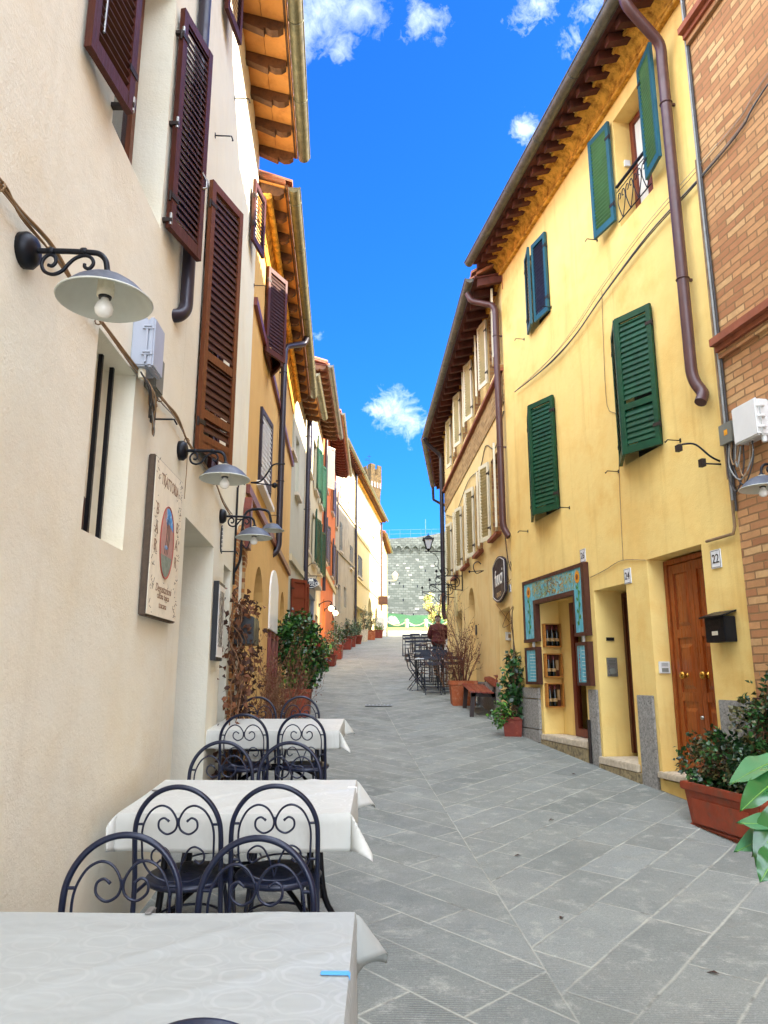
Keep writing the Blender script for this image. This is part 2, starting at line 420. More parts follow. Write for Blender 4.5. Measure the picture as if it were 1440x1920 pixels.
def cloth_mat(ca='#dadad3', cb='#e6e6df'):
    m = bpy.data.materials.new('ivory_tablecloth'); t = NT(m); p = t.obj()
    # woven rings: two thin wobbly outlines round each motif, showing only where the light sheet is thick
    vo = t.n('ShaderNodeTexVoronoi', feature='F1'); vo.inputs['Scale'].default_value = 6.5; vo.inputs['Randomness'].default_value = .35
    w = t.noise(p, 16, 3, .5, 1); ad = t.n('ShaderNodeVectorMath', operation='MULTIPLY_ADD'); t.l(w, ad.inputs[0]); ad.inputs[1].default_value = (.035, .035, 0); t.l(p, ad.inputs[2])
    mp = t.mapv(ad.outputs[0], (1, 1.35, .01)); t.l(mp, vo.inputs['Vector']); ds = vo.outputs['Distance']
    ring = t.math('MAXIMUM', t.ramp(t.math('ABSOLUTE', t.math('SUBTRACT', ds, .40)), [(.02, 1.0), (.045, 0.0)]), t.ramp(t.math('ABSOLUTE', t.math('SUBTRACT', ds, .54)), [(.008, .7), (.03, 0.0)]))
    dam = t.math('MULTIPLY', ring, t.ramp(t.noise(p, 1.6, 3, .5), [(.35, .15), (.65, 1.0)]))
    c = t.mix(t.math('MULTIPLY', dam, .8), C(ca), C(cb))
    c = t.mix(t.ramp(t.noise(p, 3, 5, .6), [(.4, 0.0), (.75, .15)]), c, C(cb))
    wr = t.noise(t.mapv(p, (1.2, 2.2, 1)), 2.2, 3, .5)
    n1 = t.bump(wr, .5, .04); n2 = t.bump(t.noise(p, 420, 2), .15, .001, n1)
    t.out(c, t.ramp(dam, [(0.0, .5), (1.0, .32)]), 0, n2, .45); return m
m_cloth = cloth_mat('#a3a6a1', '#b2b5b0'); m_cloth2 = cloth_mat('#c3c3bb', '#cbcbc3')

# ---------------------------------------------------------------- house building blocks
def wall(F, s0, s1, z1, holes, mat, parent, name='wall', zb=-1.0, depth=7.5, o=0.0, back=True):
    """Facade with real openings: each hole is s0,s1,z0,z1,depth plus arch / back / rev."""
    mb = MB(F.P)
    S = sorted({s0, s1} | {h['s0'] for h in holes} | {h['s1'] for h in holes})
    Z = sorted({zb, z1} | {max(zb, h['z0']) for h in holes} | {h['z1'] for h in holes})
    def fill(a, n):
        o_ = [a[0]]
        for x, y in zip(a, a[1:]):
            k = max(1, int((y - x) / n)); o_ += [x + (y - x) * i / k for i in range(1, k + 1)]
        return o_
    for a, b in zip(S, S[1:]):
        for c, d in zip(Z, Z[1:]):
            x, y = (a + b) / 2, (c + d) / 2
            if any(h['s0'] < x < h['s1'] and h['z0'] < y < h['z1'] for h in holes): continue
            mb.quad((a, o, c), (b, o, c), (b, o, d), (a, o, d), mat)
    for h in holes:
        a, b, c, d, q = h['s0'], h['s1'], max(zb, h['z0']), h['z1'], o - h['d']
        bm_ = h.get('back', m_dark); rm = h.get('rev', mat); zs = d
        if h.get('arch'):
            ra = (b - a) / 2; rz = min(h.get('rise', ra), d - c - .05); zs = d - rz; N = 12
            arc = [(a + ra - ra * math.cos(PI * i / N), zs + rz * math.sin(PI * i / N)) for i in range(N + 1)]
            for (x0, y0), (x1, y1) in zip(arc, arc[1:]):
                mb.quad((x0, o, y0), (x1, o, y1), (x1, o, d), (x0, o, d), mat)
                mb.quad((x0, o, y0), (x1, o, y1), (x1, q, y1), (x0, q, y0), rm)
            mb.add([(x, q, y) for x, y in arc] + [(b, q, c), (a, q, c)], [list(range(N + 3))], bm_)
        else:
            mb.quad((a, o, d), (b, o, d), (b, q, d), (a, q, d), rm)
            mb.quad((a, q, c), (b, q, c), (b, q, d), (a, q, d), bm_)
        if not h.get('nonear'): mb.quad((a, o, c), (a, q, c), (a, q, zs), (a, o, zs), h.get('near', rm))
        if not h.get('nofar'): mb.quad((b, o, c), (b, q, c), (b, q, zs), (b, o, zs), h.get('far', rm))
        mb.quad((a, o, c), (b, o, c), (b, q, c), (a, q, c), h.get('sill', rm))
    if back:
        for s in (s0, s1): mb.quad((s, o, zb), (s, -depth, zb), (s, -depth, z1), (s, o, z1), mat)
        mb.quad((s0, -depth, zb), (s1, -depth, zb), (s1, -depth, z1), (s0, -depth, z1), mat)
    return mb.build(name, parent, fixn=False)

def eaves(F, s0, s1, zw, over, parent, m_raf, m_sof, m_gut, pitch=.5, drop=.14, raf=(.09, .11), gut_r=.075, ridge=3.6, slope=.32, shaped=True, tiles=True, gend=(0, 0), o0=0.0):
    """Overhanging roof: soffit boards, shaped rafter ends, fascia, tiles and a half round gutter."""
    ze = zw - drop; L = s1 - s0
    sf = MB(F.P)
    nb = max(2, int(L / .28))
    for i in range(2):                                     # boards in two courses with a fine joint
        a, b = o0 - .05 + (over + .05 - o0) * i / 2, o0 - .05 + (over + .05 - o0) * (i + 1) / 2 - .006
        za, zb_ = zw - drop * (a / over), zw - drop * (b / over)
        sf.hexa([(s0, a, za), (s1, a, za), (s1, b, zb_), (s0, b, zb_)], [(s0, a, za + .025), (s1, a, za + .025), (s1, b, zb_ + .025), (s0, b, zb_ + .025)], m_sof)
    sf.build('soffit', parent)
    n = max(2, round(L / pitch)); w, hh = raf
    for i in range(n + 1):
        s = s0 + w / 2 + .02 + (L - w - .04) * i / n
        e = over - .05
        if shaped:
            poly = [(o0 - .02, zw - .0), (e, ze + .005), (e, ze - hh * .55), (e - .05, ze - hh * .9), (e - .12, ze - hh * .95), (e - .17, ze - hh * .7), (e - .19, ze - hh * .7 + .012), (e - .2, ze - hh * 1.0), (o0 - .02, zw - hh)]
        else:
            poly = [(o0 - .02, zw), (e, ze + .005), (e, ze - hh), (o0 - .02, zw - hh)]
        k = len(poly); w2 = w / 2; rf = MB(F.P)
        rf.add([(s - w2, a, c) for a, c in poly] + [(s + w2, a, c) for a, c in poly], [list(range(k))[::-1], [k + j for j in range(k)]] + [(j, (j + 1) % k, k + (j + 1) % k, k + j) for j in range(k)], m_raf)
        rf.build('rafter', parent)
    fa = MB(F.P); fa.box(s0, s1, over - .04, over + .005, ze + .003, ze + .05, m_raf); fa.build('fascia', parent)
    rt = MB(F.P)
    e = over + .03; zt = ze + .06
    rt.hexa([(s0 - .02, e - .06, zt), (s1 + .02, e - .06, zt), (s1 + .02, -ridge, zt + slope * (ridge + e)), (s0 - .02, -ridge, zt + slope * (ridge + e))],
            [(s0 - .02, e - .06, zt + .05), (s1 + .02, e - .06, zt + .05), (s1 + .02, -ridge, zt + .05 + slope * (ridge + e)), (s0 - .02, -ridge, zt + .05 + slope * (ridge + e))], m_tile)
    rt.quad((s0 - .02, -ridge, zt + .05 + slope * (ridge + e)), (s1 + .02, -ridge, zt + .05 + slope * (ridge + e)), (s1 + .02, -2 * ridge, zt), (s0 - .02, -2 * ridge, zt), m_tile)
    for s in (s0, s1): rt.add([(s, 0, zw - .3), (s, 0, zt + slope * e), (s, -ridge, zt + slope * (ridge + e)), (s, -2 * ridge, zw - .3)], [(0, 1, 2, 3)], m_tile)
    if tiles:
        k = int((L + .04) / .2)
        for i in range(k):                                  # rounded cover tiles running up from the eave
            s = s0 - .02 + (L + .04) * (i + .5) / k; r = .075 + R.uniform(-.006, .006); j = R.uniform(-.03, .03)
            vs = []
            for o_ in (e + j, -1.2):
                zz = zt + .05 + slope * (e - o_)
                vs += [(s + r * math.cos(PI * q / 5), o_, zz + r * math.sin(PI * q / 5)) for q in range(6)]
            rt.add(vs, [(q, q + 1, 7 + q, 6 + q) for q in range(5)], m_tile, True)
            rt.add(vs[:6], [(0, 1, 2, 3, 4, 5)], m_tile)
    rt.build('roof', parent)
    if m_gut:
        g = MB(F.P); c = over + .01 + gut_r; zc = ze + .02; a0, a1 = s0 + gend[0], s1 + gend[1]; N = 9
        for rr in (gut_r, gut_r - .006):
            vs = [(s, c + rr * math.cos(PI + PI * q / N), zc + rr * math.sin(PI + PI * q / N)) for s in (a0, a1) for q in range(N + 1)]
            g.add(vs, [(q, q + 1, N + 2 + q, N + 1 + q) for q in range(N)], m_gut, True)
        for s in (a0, a1): g.add([(s, c + gut_r * math.cos(PI + PI * q / N), zc + gut_r * math.sin(PI + PI * q / N)) for q in range(N + 1)], [list(range(N + 1))], m_gut)
        g.tube([(a0, c + gut_r, zc), (a1, c + gut_r, zc)], .011, m_gut, 6)
        s = a0 + .3
        while s < a1:
            g.tube([(s, c + (gut_r + .004) * math.cos(PI + PI * q / 8), zc + (gut_r + .004) * math.sin(PI + PI * q / 8)) for q in range(9)], .006, m_gut, 5); s += 1.1
        g.build('gutter', parent)

def leaf_panel(F, sh, oh, z0, z1, w, ang, dr, mat, slat=None, parent=None, pitch=.052, rails=(), name='shutter', label=None, th=.036, flip=1, solid=0.0):
    """One louvred shutter leaf hinged at (sh, oh), swung by ang degrees."""
    a = math.radians(ang); d = (dr * math.cos(a), math.sin(a)); n = (-dr * math.sin(a), math.cos(a))
    T = lambda u, t, z: F.P(sh + d[0] * u + n[0] * t, oh + d[1] * u + n[1] * t, z)
    mb = MB(T); sw = .055; slat = slat or mat
    mb.box(0, sw, 0, th, z0, z1, mat); mb.box(w - sw, w, 0, th, z0, z1, mat)
    rs = [(z0, z0 + .085 + solid), (z1 - .07, z1)] + [(z0 + r - .035, z0 + r + .035) for r in rails]
    for a_, b_ in rs: mb.box(sw, w - sw, .002, th - .002, a_, b_, mat)
    z = z0 + .085 + solid + .012; tops = [a_ for a_, b_ in rs[1:]]
    while z < z1 - .09:
        if not any(a_ - .02 < z < b_ for a_, b_ in rs[2:]):
            hi_z = min([z + pitch * (1.7 if flip > 0 else .85)] + [q - .003 for q in tops if q > z])
            lo, hi = (th - .004, .004) if flip > 0 else (.004, th - .004); j = R.uniform(-.002, .002)
            mb.hexa([(sw, lo, z + j), (w - sw, lo, z - j), (w - sw, hi, hi_z - .008), (sw, hi, hi_z - .008)], [(sw, lo, z + j + .008), (w - sw, lo, z - j + .008), (w - sw, hi, hi_z), (sw, hi, hi_z)], slat)
        z += pitch
    for zz in (z0 + .22, z1 - .22):                           # strap hinges
        mb.box(-.012, .07, th, th + .005, zz - .018, zz + .018, m_ironrust); mb.tube([(-.006, th * .6, zz - .035), (-.006, th * .6, zz + .035)], .009, m_ironrust, 6)
    o = mb.build(name, parent)
    if label: o['label'] = label
    return o

def window(F, s0, s1, z0, z1, o, parent, mf, mg=None, mull=1, bars=1, fr=.06, name='window'):
    """Casement: frame as the part, panes as its sub-part."""
    f = MB(F.P)
    f.box(s0, s0 + fr, o - .05, o, z0, z1, mf); f.box(s1 - fr, s1, o - .05, o, z0, z1, mf)
    f.box(s0 + fr, s1 - fr, o - .05, o, z0, z0 + fr, mf); f.box(s0 + fr, s1 - fr, o - .05, o, z1 - fr, z1, mf)
    if mull: c = (s0 + s1) / 2; f.box(c - fr * .6, c + fr * .6, o - .048, o + .006, z0 + fr, z1 - fr, mf)
    for i in range(bars):
        z = z0 + (z1 - z0) * (i + 1) / (bars + 1); f.box(s0 + fr, s1 - fr, o - .046, o - .004, z - .015, z + .015, mf)
    fo = f.build(name, parent)
    p = MB(F.P); p.box(s0 + fr * .5, s1 - fr * .5, o - .036, o - .03, z0 + fr * .5, z1 - fr * .5, mg or m_glass); p.build('pane', fo)
    return fo

def pipe(F, s, z0, z1, o, r, mat, parent, top=None, bot=None, name='downpipe'):
    mb = MB(F.P); pts = []
    if top: pts += top
    pts += [(s, o, z1), (s, o, z0)]
    if bot: pts += bot
    pl = [pts[0]]
    for a, b, c in zip(pts, pts[1:], pts[2:]):               # round the bends
        a, b, c = Vector(a), Vector(b), Vector(c); q = min(.12, (a - b).length * .45, (c - b).length * .45)
        p0 = b + (a - b).normalized() * q; p1 = b + (c - b).normalized() * q
        pl += [p0 * (1 - t) ** 2 + b * 2 * t * (1 - t) + p1 * t * t for t in (0, .25, .5, .75, 1)]
    pl.append(pts[-1]); mb.tube(pl, r, mat, 12)
    z = z1 - .5
    while z > z0 + .2:
        mb.tube([(s + (r + .004) * math.cos(2 * PI * k / 12), o + (r + .004) * math.sin(2 * PI * k / 12), z) for k in range(12)], .008, mat, 5, True)
        mb.box(s - .012, s + .012, 0, o - r, z - .012, z + .012, mat); z -= 2.0
    return mb.build(name, parent)

def panel_door(F, s0, s1, z0, z1, o, parent, mat, cols=2, rows=((.0, .3), (.34, .62), (.66, 1.0)), leaves=1, name='door'):
    mb = MB(F.P); W = s1 - s0; fr = .05
    mb.box(s0, s0 + fr, o - .05, o + .015, z0, z1, mat); mb.box(s1 - fr, s1, o - .05, o + .015, z0, z1, mat); mb.box(s0 + fr, s1 - fr, o - .05, o + .015, z1 - fr, z1, mat)
    a0, a1, b1 = s0 + fr + .004, s1 - fr - .004, z1 - fr - .004
    lw = (a1 - a0) / leaves
    for k in range(leaves):
        l0, l1 = a0 + k * lw + .003, a0 + (k + 1) * lw - .003
        mb.box(l0, l1, o - .05, o - .018, z0 + .005, b1, mat)
        mg = .075; cw = (l1 - l0 - mg) / cols
        xs = [l0 + mg / 2 + cw * i for i in range(cols + 1)]
        H = b1 - z0 - .1
        for x in xs: mb.box(max(l0, x - mg / 2), min(l1, x + mg / 2), o - .018, o - .002, z0 + .006, b1 - .001, mat)
        edges = [z0 + .05 + H * r[0] for r in rows] + [z0 + .05 + H]
        for i, e in enumerate(edges):
            for x, y in zip(xs, xs[1:]): mb.box(x + mg / 2, y - mg / 2, o - .018, o - .004, e - .045, e + .045, mat)
        for ra, rb in rows:
            for x, y in zip(xs, xs[1:]):
                p0, p1, q0, q1 = x + mg / 2 + .02, y - mg / 2 - .02, z0 + .05 + H * ra + .075, z0 + .05 + H * rb - .03
                if p1 - p0 > .06 and q1 - q0 > .08:
                    b = .035
                    mb.hexa([(p0, o - .0179, q0), (p1, o - .0179, q0), (p1, o - .0179, q1), (p0, o - .0179, q1)], [(p0 + b, o - .005, q0 + b), (p1 - b, o - .005, q0 + b), (p1 - b, o - .005, q1 - b), (p0 + b, o - .005, q1 - b)], mat)
    return mb.build(name, parent)

def hook(F, s, z, dr, L=.14):
    mb = MB(F.P); mb.tube([(s, 0, z), (s, L * .9, z), (s, L, z + .0), (s + dr * .03, L + .01, z - .02), (s + dr * .05, L, z - .005)], .006, m_iron, 5)
    mb.box(s - .012, s + .012, 0, .006, z - .02, z + .02, m_iron)
    return mb
# ================================================================ LEFT SIDE
# ---- cream house with the restaurant
H = thing('plaster_house', 'tall cream plaster house with brown louvred shutters, nearest on the left', 'house', L1.P(0, 0, gz(0)))
alc = L1.rc((255, 704), (152, 992)); al = dict(s0=alc[0], s1=alc[1], z0=alc[2], z1=alc[3], d=.14, back=m_cream)
w1 = dict(s0=3.24, s1=4.14, z0=4.22, z1=5.95, d=.26, back=m_brown_in)
wall(L1, -9, 4.9, 8.35, [al, w1], m_cream, H, depth=7)
window(L1, 3.26, 4.12, 4.24, 5.93, -.2, H, m_brownlit)
bars = MB(L1.P)
for s in (3.63, 3.80):
    bars = MB(L1.P); bars.box(s - .011, s + .011, -.11, -.088, alc[2] - .0, alc[3], m_iron); bars.build('window_bar', H)
bd = MB(L1.P); bd.hexa([(alc[0] + .15, -.12, alc[2] + .002), (alc[0] + .34, -.115, alc[2] + .002), (alc[0] + .34, -.13, alc[2] + .002), (alc[0] + .15, -.135, alc[2] + .002)],
    [(alc[0] + .15, -.12, alc[2] + .27), (alc[0] + .40, -.115, alc[2] + .2), (alc[0] + .40, -.13, alc[2] + .2), (alc[0] + .15, -.135, alc[2] + .27)], m_redwood); bd.build('wooden_board', H)
leaf_panel(L1, 3.22, .075, 4.25, 5.93, .42, -8, -1, m_brown, m_brown_in, H, .05, flip=-1)
leaf_panel(L1, 4.18, .02, 4.25, 5.90, .41, 15, 1, m_brown, m_brown_in, H, .05)
for s, o, z in ((3.22, .075, 4.30), (4.18, .02, 4.30), (4.18, .02, 5.0), (4.18, .02, 5.7)):
    st = MB(L1.P); st.box(s - .015, s + .015, 0, o + .04, z - .012, z + .012, m_ironrust); st.tube([(s, o + .03, z - .03), (s, o + .03, z + .05)], .012, m_steel, 7); st.build('hinge', H)
st = MB(L1.P); st.tube([(2.9, .06, 4.42), (2.9, .08, 6.0)], .006, m_steel, 5); st.build('shutter_rod', H)
st = MB(L1.P); st.tube([(4.52, .145, 4.9), (4.55, .17, 4.86), (4.55, .17, 4.8), (4.53, .15, 4.78)], .008, m_steel, 5); st.build('shutter_latch', H)

d1 = L1b.rc((351, 972), (401, 1030)); d1 = dict(s0=d1[0] - .06, s1=d1[1], z0=-1, z1=d1[3], d=.95, back=m_doordark)
f3 = dict(s0=.47, s1=1.45, z0=3.17, z1=5.45, d=.2)
d2 = L1b.rc((420, 1058), (433, 1074)); d2 = dict(s0=d2[0], s1=d2[1], z0=-1, z1=d2[3], d=.5, back=m_doordark)
ar = L1b.rc((444, 1040), (458, 1100)); ar = dict(s0=ar[0], s1=min(3.7, ar[1]), z0=-1, z1=2.95, d=.35, arch=1, back=m_doordark)
wall(L1b, 0, L1b.L, 8.35, [d1, f3, d2, ar], m_cream, H, depth=7)
leaf_panel(L1b, .46, .015, 3.17, 5.46, .50, 22, 1, m_brownlit, m_brownslat, H, .062, rails=(.78, .30, .1), label='brown shutter leaf swung a little open')
leaf_panel(L1b, 1.46, .0, 3.17, 5.46, .5, 3, -1, m_brown, m_brown_in, H, .062, rails=(.78,))
a = L1b.rc((470, 335), (478, 515)); leaf_panel(L1b, a[0], .03, a[2], a[3], .42, 12, 1, m_brown, m_brown_in, H)
a = L1b.rc((415, 2), (437, 150)); leaf_panel(L1b, a[0], .03, a[2], a[2] + 1.5, .40, 10, 1, m_brown, m_brown_in, H)
bk = MB(L1b.P)                                              # brick surround of the arched passage
c0, c1 = ar['s0'], ar['s1']; ra = (c1 - c0) / 2; zs = ar['z1'] - ra; N = 12
m_jamb = bricks('jamb_brick', L1b, '#8a5634', '#a9703f', '#c08a52', '#b89c70', .22, .06, .008)
pts = [(c0, -.8), (c0, zs)] + [(c0 + ra - ra * math.cos(PI * i / N), zs + ra * math.sin(PI * i / N)) for i in range(1, N)] + [(c1, zs), (c1, -.8)]
out = [(c0 - .24, -.8), (c0 - .24, zs)] + [(c0 + ra - (ra + .24) * math.cos(PI * i / N), zs + (ra + .24) * math.sin(PI * i / N)) for i in range(1, N)] + [(min(c1 + .2, L1b.L - .01), zs), (min(c1 + .2, L1b.L - .01), -.8)]
for (p, q), (p2, q2) in zip(zip(pts, pts[1:]), zip(out, out[1:])):
    bk.hexa([(p[0], .003, p[1]), (q[0], .003, q[1]), (q2[0], .003, q2[1]), (p2[0], .003, p2[1])], [(p[0], .035, p[1]), (q[0], .035, q[1]), (q2[0], .035, q2[1]), (p2[0], .035, p2[1])], m_jamb)
bk.build('brick_surround', H)
rb = MB(L1b.P); rb.prism([(c1 - .12, 2.95), (c1 + .06, 2.95), (c1 + .06, 3.5), (c1 - .01, 3.58), (c1 - .12, 3.42)], .003, .09, m_redwood); rb.build('door_hood', H)
eaves(L1b, -.9, L1b.L, 8.35, .50, H, m_rafter, m_pianelle, m_gutter, pitch=.5, drop=.12)
eaves(L1, -9, 4.05, 8.35, .50, H, m_rafter, m_pianelle, m_gutter, pitch=.55, drop=.12, tiles=False)
sp = 4.66
pipe(L1, sp, L1.hit(330, 530, .07)[1], 8.2, .054, .046, m_pipedark, H, bot=[(sp - .05, .03, L1.hit(330, 566, .05)[1]), (sp - .12, -.04, L1.hit(326, 580, .03)[1])])

# small ironmongery on the cream wall
def hk(F, u, v, dr, lab, cat='hook', L=.14):
    s, z = F.hit(u, v); o = hook(F, s, z, dr, L).build('shutter_hook', None, F.P(s, 0, z)); tag(o, lab, cat, 'iron shutter hooks on the facades'); return o
hk(L1, 282, 786, 1, 'small painted iron hook on the cream wall under the grey box')
hk(L1b, 440, 184, 1, 'iron shutter hook high on the cream wall near the sunlit edge')
hk(L1b, 403, 254, 1, 'pale peg on the cream wall beside the upper brown shutter')
hk(L1b, 415, 1034, 1, 'white painted hook on the cream wall above the framed menu')

# ---- lamp on a scroll bracket (local x out of the wall)
def make_lamp():
    t = thing('wall_lamp', 'grey dish lamp on black scroll bracket, nearest on the cream wall', 'lamp', (0, 0, 0), 'dish lamps on iron brackets')
    b = MB(); b.lathe((0, 0, 0), [(.0, 0), (.072, .0), (.074, .03), (.055, .055), (.03, .062), (.0, .064)], m_iron, 20, False, 'x')
    b.build('wall_plate', t)
    b = MB(); b.tube(spline([(.05, 0, 0), (.16, 0, .0), (.27, 0, -.004), (.31, 0, -.012), (.335, 0, -.04), (.345, 0, -.085)], 5), .0115, m_iron, 10)
    for x in (.115, .245): b.lathe((x - .011, 0, -.001), [(.0145, 0), (.0165, .005), (.0165, .018), (.0145, .022)], m_iron, 10, True, 'x')
    b.lathe((.345, 0, -.1), [(.026, -.012), (.024, .0), (.014, .016)], m_iron, 14)
    b.build('arm', t)
    b = MB()
    sc_ = [(.115, 0, -.016), (.135, 0, -.03), (.14, 0, -.052), (.125, 0, -.066), (.108, 0, -.06)]
    b.tube(spline([(.108, 0, -.062), (.124, 0, -.066), (.137, 0, -.05), (.132, 0, -.026), (.11, 0, -.016), (.09, 0, -.032), (.083, 0, -.06), (.096, 0, -.09), (.13, 0, -.103), (.165, 0, -.088), (.19, 0, -.055), (.215, 0, -.03), (.25, 0, -.018), (.278, 0, -.03), (.287, 0, -.055), (.272, 0, -.076), (.255, 0, -.07), (.252, 0, -.056)], 5), .0075, m_iron, 8)
    b.build('scroll', t)
    b = MB(); o_ = [(.024, 0), (.05, -.006), (.09, -.022), (.13, -.050), (.16, -.082), (.182, -.106)]
    b.lathe((.345, 0, -.108), o_, m_enamel, 36, False); b.build('lamp_shade', t)
    b = MB(); b.lathe((.345, 0, -.112), [(.02, 0)] + [(r - .001, h - .001) for r, h in o_[1:]], m_enamelin, 36, False)
    b.tube([(.345 + .182 * math.cos(2 * PI * k / 36), .182 * math.sin(2 * PI * k / 36), -.215) for k in range(36)], .004, m_enamelin, 6, True); b.build('shade_lining', t)
    b = MB(); b.lathe((.345, 0, -.195), [(.031, .09), (.033, .03), (.033, .0), (.026, -.002)], m_ceramic, 18); b.lathe((.345, 0, -.198), [(.026, .0), (.024, -.008)], m_ink, 18); b.build('bulb_holder', t)
    b = MB(); b.lathe((.345, 0, -.245), [(.014, .04), (.018, .03), (.032, .012), (.037, -.008), (.032, -.027), (.018, -.038), (.0, -.041)], m_bulb, 20, False); b.build('bulb', t)
    return t
lamp = make_lamp()
def put_lamp(F, u, v, lab=None, first=False):
    s, z = F.hit(u, v); p = F.P(s, 0, z)
    if first: lamp.location = p; lamp.rotation_euler = (0, 0, F.rot); lamp.scale = (.93,) * 3; return lamp
    return dup(lamp, p, F.rot, lab, scale=.93)
lamp0_args = (L1, 42, 470)

# ---- grey junction box with loose cables
a = L1.rc((281, 590), (318, 690), .0)
bx = L1.hit(281, 640, .06); z0, z1 = L1.hit(281, 690, .1)[1], L1.hit(281, 590, .1)[1]; s0 = L1.hit(281, 640, .1)[0]
jb = thing('junction_box', 'pale grey plastic junction box with latches on the cream wall', 'box', L1.P(s0, 0, z0))
b = MB(L1.P); b.box(s0, s0 + .19, 0, .085, z0, z1, m_boxgrey); b.build('back_box', jb, bevel=.008)
b = MB(L1.P); b.box(s0 - .004, s0 + .194, .086, .125, z0 - .004, z1 + .004, m_boxgrey); b.build('lid', jb, bevel=.01)
b = MB(L1.P)
for z in (z0 + .06, z1 - .07): b = MB(L1.P); b.box(s0 - .012, s0 - .003, .06, .12, z, z + .03, m_boxgrey); b.tube([(s0 - .014, .07, z + .015), (s0 - .014, .11, z + .015)], .007, m_boxgrey, 8); b.build('latch', jb)
b = MB(L1.P); b.box(s0 - .01, s0 - .004, .078, .09, z0 + .02, z1 - .02, m_boxgrey); b.build('hinge_strip', jb)
b = MB(L1.P); b.lathe((s0 + .06, .05, z0 - .05), [(.02, 0), (.022, .02), (.022, .05)], m_ceramic, 12); b.build('cable_gland', jb)
db = MB(L1.P); db.box(s0 + .26, s0 + .42, 0, .07, z0 - .02, z0 + .2, m_boxdark)
tag(db.build('junction_box', None, L1.P(s0 + .26, 0, z0), bevel=.008), 'small grey green cable box behind the pale grey junction box', 'box')
b = MB(L1.P)
zc = L1.hit(330, 770)[1]
for i in range(9):
    a = s0 + .03 + R.uniform(0, .22); q = s0 + .34 + R.uniform(-.06, .1); zz = z0 - R.uniform(.12, .28)
    b.tube(spline([(a, .05, z0 - .02), (a + R.uniform(-.02, .02), .06 + R.uniform(0, .05), (z0 + zz) / 2), ((a + q) / 2, .05 + R.uniform(0, .05), zz), (q, .03, zz + .03), (q + .05, .02, zc + .05 + R.uniform(0, .1))], 5), R.uniform(.003, .006), [m_cabledark, m_cablegrey, m_cable][i % 3], 5)
tag(b.build('cable_loop', None, L1.P(s0, 0, z0 - .2)), 'loose tangle of grey and black cables below the grey junction box', 'cable')

# ---- the bundle of old cables along the cream wall
b = MB()
px = [(-60, 290), (0, 350), (35, 398), (95, 470), (150, 552), (185, 602), (255, 696), (300, 748), (330, 785), (350, 826), (372, 858), (402, 905), (418, 940), (432, 965)]
def onwall(u, v, o):
    s, z = L1.hit(u, v, o)
    if s < 4.9: return L1.P(s, o, z)
    s, z = L1b.hit(u, v, o); return L1b.P(s, o, z)
base = [onwall(u, v, .022) for u, v in px]
for k in range(4):
    ps = [p + Vector((R.uniform(0, .012), R.uniform(-.01, .01), R.uniform(-.018, .018))) for p in base]
    b.tube(spline(ps, 5), [.007, .0045, .004, .0035][k], [m_cable, m_cable, m_cablegrey, m_cable][k], 6)
for p in base[1::2]: b.tube([p + Vector((.018 * math.cos(q), 0, .018 * math.sin(q))) for q in [i * PI / 4 for i in range(8)]], .004, m_cable, 5, True)
tag(b.build('cable_bundle', None, base[1]), 'bundle of old tan cables clipped along the cream wall under the lamps', 'cable')
b = MB(L1b.P); s, z = L1b.hit(352, 835); s = .1
p0 = onwall(346, 870, .01); b2 = MB(); b2.tube(spline([onwall(352, 840, .012), onwall(350, 880, .02), onwall(348, 905, .012), onwall(346, 935, .012)], 5), .003, m_cable, 5)
tag(b2.build('cable_end', None, p0), 'thin loose wire hanging under the second dish lamp on the cream wall', 'cable')

# ---- painted restaurant board
a = L1.rc((278, 850), (310, 1168)); S0, S1, Z0, Z1 = a[0], L1.hit(331, 905)[0], a[2], a[3]
sg = thing('restaurant_sign', 'ivory hand-painted board with dark frame and an oval picture on the cream wall', 'sign', L1.P(S0, 0, Z0))
b = MB(L1.P); b.box(S0, S1, .004, .045, Z0, Z1, m_lbrown); b.build('board', sg, bevel=.006)
m_board = M('crackled_ivory_paint', '#e6dcc4', .75, var=.08, vs=4, bump=.3, bs=30, col2='#57493a', fac=(.62, .70), stretch=(3, 3, 1.2))
b = MB(L1.P); b.box(S0 + .012, S1 - .006, .045, .049, Z0 + .012, Z1 - .012, m_board); b.build('painted_face', sg)
W, Hh = S1 - S0, Z1 - Z0; cx = (S0 + S1) / 2; cz = Z0 + Hh * .50
def ell(rx, rz, cx_, cz_, n=40): return [(cx_ + rx * math.cos(2 * PI * k / n), cz_ + rz * math.sin(2 * PI * k / n)) for k in range(n)]
m_pic1 = M('rose_paint', '#b98a80', .7, var=.15, vs=9, stretch=(3, 3, 1), col2='#8d7f74', fac=(.45, .7)); m_pic2 = M('sky_blue_paint', '#4f97d6', .7, var=.2, vs=14, col2='#e6ecf0', fac=(.55, .68)); m_pic3 = M('grey_green_paint', '#7f8a7c', .7, var=.25, vs=25)
b = MB(L1.P); b.prism(ell(W * .225, Hh * .237, cx, cz), .049, .052, m_pic1); po = b.build('oval_picture', sg)
b = MB(L1.P)
e = ell(W * .21, Hh * .225, cx, cz, 60)
b.prism([p for p in e if p[1] > cz + Hh * .09 and p[0] > cx - W * .08] + [(cx - W * .02, cz + Hh * .1), (cx - W * .08, cz + Hh * .15)], .052, .0535, m_pic2)
b.prism([p for p in e if p[1] < cz - Hh * .08], .052, .0535, m_pic3)
b.prism(ell(W * .05, Hh * .014, cx - W * .02, cz - Hh * .035, 14), .052, .0535, m_pic2)
b.tube([(x, .053, z) for x, z in ell(W * .225, Hh * .237, cx, cz)], .0035, m_lred, 5, True)
for q in (-.05, .0, .045): b.tube(spline([(cx + W * q, .053, cz + Hh * .15), (cx + W * (q + .03), .053, cz + Hh * .06), (cx + W * (q - .02), .053, cz - Hh * .08)], 4), .0025, m_lbrown, 4)
